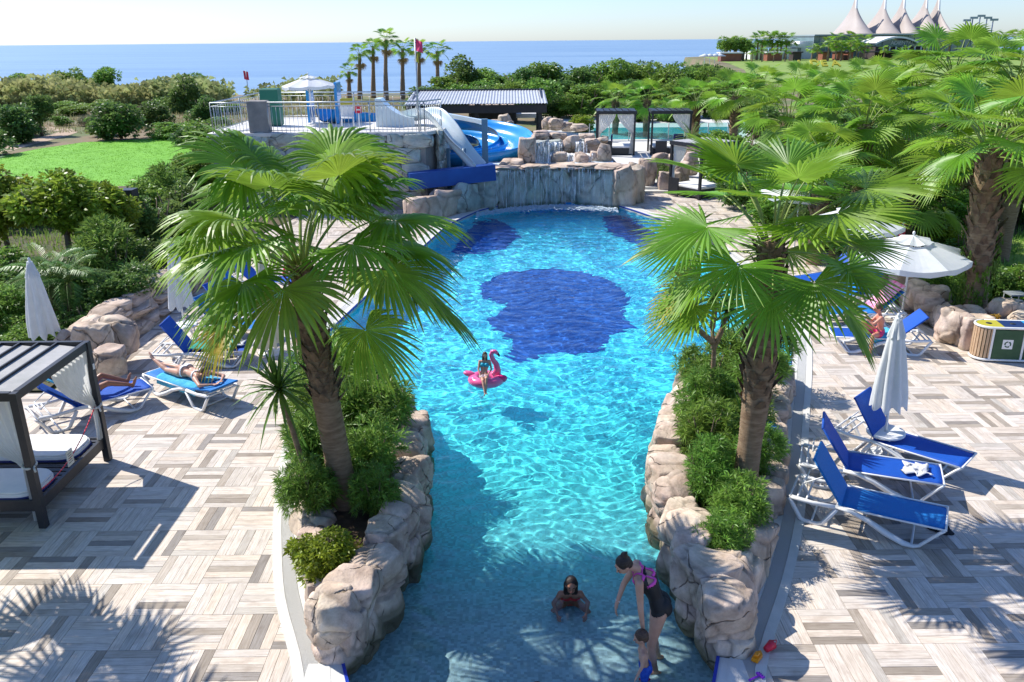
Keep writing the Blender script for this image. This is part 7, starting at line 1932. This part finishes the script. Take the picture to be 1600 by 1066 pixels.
# right garden shrubs
for i, (px, py, r_, h, f, lb) in enumerate([(1465, 470, .8, 1.1, OLE, 'grassy oleander clump right of the open umbrella'), (1448, 400, 1.1, 1.3, CRL, 'bright green bush behind the open umbrella'), (1500, 420, 1.0, 1.2, OLED, 'dark bush left of the ivy covered trunk'), (1480, 380, 1.3, 1.6, CRN, 'green bush behind the bright one'),
        (1560, 470, .9, 1.0, OLED, 'dark bush right of the ivy trunk'), (1595, 475, .9, 1.1, CRN, 'light green bush at the right edge above the boulders'), (1590, 350, 1.6, 2.6, OLED, 'large dark shrub at the right edge behind the lawn'), (1570, 330, 1.4, 2.4, CRN, 'tall shrub with crooked stems behind the ivy trunk'),
        (1335, 400, 1.3, 1.4, OLED, 'dark hedge bush behind the closed umbrella'), (1300, 390, 1.3, 1.5, OLED, 'dark bush behind the near right palm crown'), (1400, 385, 1.3, 1.2, CRN, 'hedge bush left of the shaggy trunk'), (1260, 370, 1.3, 1.6, OLED, 'dark bush deep behind the right palm'),
        (1210, 345, 1.4, 1.7, CRN, 'green bush beyond the right deck'), (1170, 325, 1.4, 1.7, OLED, 'dark bush right of the grey cabana'), (1135, 300, 1.4, 1.8, CRN, 'green bush behind the grey cabana'), (1370, 340, 1.6, 2.2, OLED, 'dark shrub mass under the palms, centre right'), (1440, 340, 1.6, 2.2, OLED, 'dark shrub mass under the shaggy palm'),
        (1510, 350, 1.6, 2.0, OLED, 'dark shrub behind the smooth leaning trunk'), (1300, 330, 1.7, 2.2, OLED, 'dark shrub mass behind the near crown'), (1240, 300, 1.8, 2.4, CRN, 'green shrub mass left of the dark ones'), (1180, 280, 1.8, 2.4, OLED, 'dark shrub mass behind the cabana row'), (1130, 262, 1.6, 1.8, CRN, 'green shrub beside the cycad'),
        (1115, 245, 1.6, 1.6, CRL, 'yellow green shrub behind the cycad'), (1250, 262, 2.2, 2.6, OLED, 'tall dark shrub in the middle of the palm garden'), (1330, 270, 2.2, 2.6, CRN, 'tall green shrub in the middle of the palm garden'), (1420, 262, 2.2, 2.6, OLED, 'tall dark shrub under the second palm row'), (1520, 262, 2.2, 2.8, CRN, 'tall green shrub under the right edge palms'),
        (1600, 262, 2.2, 2.8, OLED, 'tall dark shrub at the right photo edge'), (1180, 225, 2.4, 2.4, FARD, 'far dark shrub behind the cabana palms'), (1290, 215, 2.6, 2.4, FARB, 'far green shrub below the park lawn'), (1400, 210, 2.6, 2.4, FARD, 'far dark shrub below the tented building'), (1510, 205, 2.6, 2.6, FARB, 'far green shrub right of the tented building'),
        (1600, 205, 2.6, 2.8, FARD, 'far dark shrub at the upper right'), (1140, 190, 2.6, 2.2, FARB, 'far green shrub behind the second pool'), (1060, 195, 2.2, 2.0, FARD, 'far dark shrub behind the right cabana'), (980, 196, 2.2, 1.8, FARD, 'far dark shrub behind the left cabana')]):
    bush(lb, P2(px, py), (r_, r_, h), f)
bush('yellow brown low plant on the boulders by the bin', at(1558, 545) + Vector((0, .3, .35)), (.28, .25, .3), [leaf_cloud('yellow_foliage', leaf('yellow_leaf', (.42, .26, .02), (.50, .34, .04)), 5, 90, 12, .05, .2, lobes=5)])
# low grass filling the planters' gaps: ground cover
tufts('garden_ground_cover', [(-29, 15.2), (-9.3, 15.2), (-9.3, 26), (-12.2, 38), (-29, 37)], 5000, .28, l_mid, 15, .8, 6, 'low ground cover in the left garden bed')
tufts('garden_ground_cover', [(11.6, 17.2), (29, 17.2), (29, 39), (11, 36.5), (10.6, 24)], 5000, .28, l_mid, 16, .8, 6, 'low ground cover in the right garden bed')
# palms just outside the left edge: their shade falls across the deck
fan_palm('fan palm just outside the left edge whose crown shades the deck', (-8.3, 8.0, 0), (-8.2, 8.0, 3.4), 1.0, 'mid', 26, 81, incr=(0, 4), name='fan_palm')
# ------------------------------------------------------------------ the park buildings
m_gl2 = mat('green_glass_facade', (.10, .17, .18), (.15, .23, .24), .15, .12, spec=.8); m_wall = mat('white_render', (.74, .74, .72), (.68, .67, .66), .5, .7); m_brn = mat('brown_kiosk', (.22, .075, .045), (.28, .10, .06), 1, .7); m_tent = mat('tent_membrane', (.46, .39, .34), (.54, .47, .42), .12, .6, trans=.2); m_dbr = mat('dark_brown_wall', (.05, .035, .035), (.07, .05, .05), .5, .7); m_mull = mat('mullion_metal', (.28, .33, .34), rough=.5)
Yb = 292
def gx(px, Y=Yb): return atY(px, 90, Y).x
def gz(py, Y=Yb, px=1400): return atY(px, py, Y).z
gbld = thing('glass_building', 'long low building with a greenish glass facade under the tents', 'building', (0, 0, 0))
x0, x1 = gx(1270), gx(1545); zt = gz(55)
M = MB(); M.box(((x0 + x1) / 2, Yb + 21, zt / 2 - .05), (x1 - x0, 40, zt)); M.build('wall', m_gl2, gbld)
nb_ = 28
for i in range(nb_):
    for j in range(3):
        M = MB(); w_ = (x1 - x0) / nb_; M.box((x0 + (i + .5) * w_, Yb + .9, (j + .5) * zt / 3), (w_ * .9, .12, zt / 3 * .88)); M.build('pane', m_gl2, gbld)
for i in range(nb_ + 1): M = MB(); M.box((x0 + i * (x1 - x0) / nb_, Yb + .7, zt / 2), (.25, .3, zt)); M.build('mullion', m_mull, gbld)
M = MB(); M.box(((x0 + x1) / 2, Yb + 20, zt + .2), (x1 - x0 + 1, 42, .4)); M.build('roof', m_mull, gbld)
for i, (px, hl, hr, top) in enumerate(((1337, 20, 22, -6), (1382, 24, 16, -4), (1412, 17, 16, -6), (1447, 24, 12, -5), (1466, 10, 1, -4))):
    Y = Yb + 16; c_ = atY(px, top, Y); zb = zt + .6; k = zc_of(Y, 10) / FPX; V = []; F = []; n_, m_ = 24, 14
    for j in range(m_ + 1):
        f = j / m_; z_ = c_.z + (zb - c_.z) * f; s_ = .02 + .98 * f ** 1.75
        for q in range(n_):
            a = 2 * math.pi * q / n_; r_ = (hr if math.cos(a) > 0 else hl) * k * s_ * (1 + .10 * math.cos(6 * a) * f); V.append((c_.x + r_ * math.cos(a), Y + 14 * s_ * math.sin(a), z_))
    for j in range(m_):
        for q in range(n_): F.append((j * n_ + q, (j + 1) * n_ + q, (j + 1) * n_ + (q + 1) % n_, j * n_ + (q + 1) % n_))
    tn = thing('tent_peak', names_[i] + ' from the left of the tall pointed tent roofs', 'tent roof', (0, 0, 0), 0, 'pointed tent roofs over the glass building')
    M = MB(); M.add(V, F, 0, True); M.build('membrane', m_tent, tn); M = MB(); M.tube([(c_.x, Y - 13.5 * .3, zb), (c_.x, Y - .3, c_.z + 2)], .35, 8); M.build('mast', m_wall, tn)
tpb = thing('restaurant', 'dark brown restaurant with a white arched roof and a name board on its gable', 'building')
Y = 268; xa, xb = atY(1366, 90, Y).x, atY(1445, 90, Y).x; z1_ = atY(1400, 73, Y).z; za = atY(1400, 57, Y).z
M = MB(); M.box(((xa + xb) / 2, Y + 6, z1_ / 2), (xb - xa, 12, z1_)); M.build('wall', m_dbr, tpb)
V = []; F = []
for i in range(15): f = i / 14; x = xa - 1 + (xb - xa - 1) * f * .8 + (f * 2); z_ = z1_ + (za - z1_) * math.sin(math.pi * (.12 + .76 * f)) ; V += [(x, Y - 2, z_), (x, Y + 12, z_), (x, Y - 2, z_ - .5), (x, Y + 12, z_ - .5)]
for i in range(14): a = i * 4; F += [(a, a + 4, a + 5, a + 1), (a, a + 2, a + 6, a + 4)]
M = MB(); M.add(V, F); M.build('arched_roof', m_wall, tpb)
M = MB(); M.box(((xa + xb) / 2, Y - .3, z1_ + .9), ((xb - xa) * .75, .3, 1.8)); M.build('gable', m_gl2, tpb)
for i in range(7): M = MB(); M.box((xa + 2.2 + i * (xb - xa - 4) / 6, Y - .5, z1_ - .9), (.35, .3, 1.8)); M.build('window', m_wall, tpb)
nm_ = bpy.data.curves.new('name_board', 'FONT'); nm_.body = 'ADIENTAL'; nm_.size = 1.5; nm_.extrude = .05; nm_.align_x = 'CENTER'
to_ = bpy.data.objects.new('lettering_source', nm_); C.objects.link(to_); dg = bpy.context.evaluated_depsgraph_get(); tm_ = bpy.data.meshes.new_from_object(to_.evaluated_get(dg)); bpy.data.objects.remove(to_)
tm_.materials.clear(); tm_.materials.append(m_wall); obj('lettering', tm_, tpb, ((xa + xb) / 2, Y - .6, z1_ + .6), (math.pi / 2, 0, 0))
M = MB(); M.box(((xa + xb) / 2 - 2, Y - 3, z1_ * .62), (xb - xa + 8, 5, .3)); M.build('canopy', m_dark, tpb)
Y = 285; wb = thing('white_hall', 'long low white building left of the glass one, close to the sea', 'building')
xa, xb = atY(1172, 90, Y).x, atY(1252, 90, Y).x
M = MB(); M.box(((xa + xb) / 2, Y + 6, 1.2), (xb - xa, 12, 2.6)); M.build('wall', m_wall, wb); M = MB(); M.box(((xa + xb) / 2, Y + 6, atY(1200, 72, Y).z), (xb - xa + 1.5, 13.5, 1.1)); M.build('roof', m_wall, wb)
for i in range(9): M = MB(); M.box((xa + 1 + i * (xb - xa - 2) / 8, Y - .1, 2.6), (1.2, .3, 1.5)); M.build('window', m_gl2, wb)
M = MB(); M.box((atY(1262, 90, Y).x, Y + 8, atY(1262, 66, Y).z / 2), (atY(1270, 90, Y).x - atY(1249, 90, Y).x, 10, atY(1262, 63, Y).z)); M.build('tower_block', m_wall, wb)
for px in (1190, 1215, 1236): M = MB(); q = atY(px, 92, Y - 1); M.box((q.x, Y - 1, 1.6), (3.4, .6, 3.2)); M.build('panel', m_wall, wb)
for i, (px, wd, c_) in enumerate(((1210, 22, m_brn), (1142, 30, m_brn), (1290, 10, m_brn), (1312, 9, m_brn), (1328, 8, m_brn), (1245, 12, m_dbr))):
    q = atY(px, 94, 262); w_ = wd * 262 / FPX; t_ = thing('kiosk', ['brown kiosk in front of the white hall', 'brown sheds nearest the sea', 'orange brown kiosk left of the row', 'middle orange brown kiosk of three', 'right orange brown kiosk of three', 'dark gateway between hall and kiosks'][i], 'kiosk', (q.x, 262, 0)); M = MB(); M.box((0, 2, 1.1), (w_, 4, 2.2)); M.build('wall', c_, t_); M = MB(); M.box((0, 2, 2.4), (w_ + .8, 4.8, .35)); M.build('roof', m_wall if i < 2 else m_dbr, t_)
for i, px in enumerate((1505, 1515, 1526, 1537, 1547)):
    q0, q1 = atY(px, 60, 300), atY(px, (32, 28, 25, 28, 31)[i], 300); t_ = thing('light_mast', names_[i] + ' from the left of the tall floodlight masts', 'light mast', (q0.x, 300, 0), 0, 'floodlight masts')
    M = MB(); M.tube([(0, 0, 0), (0, 0, q1.z)], [.35, .16], 8); M.build('mast', mat('mast_blue', (.05, .10, .20), rough=.5), t_); M = MB(); M.box((.3, 0, q1.z), (2.6, .5, .7)); M.build('lamp_head', m_mull, t_)
far_p = [(1185, 82, 60), (1192, 84, 58), (1208, 80, 58), (1216, 80, 60), (1222, 82, 60), (1230, 82, 60), (1133, 92, 70), (1142, 92, 66), (1152, 92, 64), (1160, 94, 66), (1168, 94, 68), (1176, 96, 80), (1192, 96, 78), (1210, 96, 80), (1228, 96, 80), (1270, 96, 74), (1278, 98, 76), (1296, 98, 66), (1308, 98, 70), (1316, 100, 72), (1331, 98, 66), (1340, 98, 74), (1352, 98, 72), (1383, 100, 76), (1417, 100, 76), (1446, 98, 64), (1466, 98, 62), (1462, 100, 76), (1486, 98, 60), (1542, 96, 60), (1556, 98, 60), (1572, 98, 58), (1588, 98, 56), (1598, 98, 58), (1306, 92, 60), (1330, 92, 58), (1353, 92, 62)]
GF = 'small palms in the far park'
pr0 = None
_o = 'first second third fourth fifth sixth seventh eighth ninth tenth eleventh twelfth thirteenth fourteenth fifteenth sixteenth seventeenth eighteenth nineteenth'.split()
def ordn(n): return _o[n] if n < 19 else ('twentieth' if n == 19 else 'thirtieth' if n == 29 else ('twenty ' if n < 29 else 'thirty ') + _o[(n + 1) % 10 - 1])
rank = {k: r for r, k in enumerate(sorted(range(len(far_p)), key=lambda k: far_p[k][0]))}
for i, (px, pb, pt_) in enumerate(far_p):
    Y = 255 if pb > 94 else 278; tp = atY(px, pt_, Y); h = max(3, tp.z); s_ = h / 6 * .85
    if pr0 is None:
        pr0 = fan_palm(ordn(rank[i]) + ' small palm from the left in the far park', (tp.x, Y, 0), (tp.x, Y, 6), 1.9, 'stiff', 14, 300, r0=.4, r1=.3, boots=None, rtop=.3, group=GF, incr=(0, 4), ring=1.5); pr0.scale = (s_,) * 3; prt = tree_of(pr0)
    else: copy_tree(pr0, (tp.x, Y, 0), i * 1.3, ordn(rank[i]) + ' small palm from the left in the far park', GF, s_, prt)
t_ = thing('far_tree_clump', 'dense clump of trees at the left end of the far park, by the sea', 'trees')
for i, px in enumerate((1135, 1148, 1162)): obj('crown', FARB[i], t_, (atY(px, 80, 270).x, 270, 4.6), (0, 0, i), (3.4, 3.2, 2.6)); M = MB(); M.tube([(atY(px, 80, 270).x, 270, 0), (atY(px, 80, 270).x, 270, 4)], .4, 6); M.build('trunk', m_wood, t_)
# yellow letters lying on the park lawn
for i, (px, ch, lb) in enumerate(((1258, 'I', 'leftmost slanted yellow letter I on the park lawn'), (1277, 'D', 'second yellow letter, shaped like a D, on the park lawn'), (1294, 'E', 'third yellow letter E on the park lawn'), (1310, 'A', 'rightmost yellow letter A on the park lawn, behind the palm leaves'))):
    cu = bpy.data.curves.new('letter', 'FONT'); cu.body = ch; cu.size = 3.0; cu.extrude = .15; cu.offset = .06
    o_ = bpy.data.objects.new('letter', cu); C.objects.link(o_); dg = bpy.context.evaluated_depsgraph_get(); me = bpy.data.meshes.new_from_object(o_.evaluated_get(dg)); bpy.data.objects.remove(o_)
    me.materials.clear(); me.materials.append(m_yel); q = at(px, 106); o_ = obj('park_letter', me, None, (q.x - 1.5, q.y, .35), (R(35), 0, 0)); props(o_, lb, 'letter', 'yellow letters on the park lawn')
# shoreline: tiny beach umbrellas and bathers' huts by the trees
for i, px in enumerate((1098, 1106, 1114, 1122)):
    q = atY(px, 96, 240); t_ = thing('beach_umbrella', names_[i] + ' pale beach umbrella from the left along the far shore', 'umbrella', (q.x, 238, 0), 0, 'pale beach umbrellas on the far shore'); M = MB(); M.lathe([(.02, 2.6), (1.6, 2.0), (1.55, 1.9)], 10); M.build('canopy', m_canvas, t_); M = MB(); M.tube([(0, 0, 0), (0, 0, 2.5)], .06, 6); M.build('pole', m_white, t_)
q = at(430, 152); t_ = thing('flag_pole', 'thin pole with a small red flag on the shore left of the tower umbrella', 'flag pole', Vector((q.x, 96, 0))); zt2 = atY(429, 110, 96).z; M = MB(); M.tube([(0, 0, 0), (0, 0, zt2)], .05, 6); M.build('pole', m_rail, t_); flag(t_, zt2, m_redc, .7, .9, -.3)
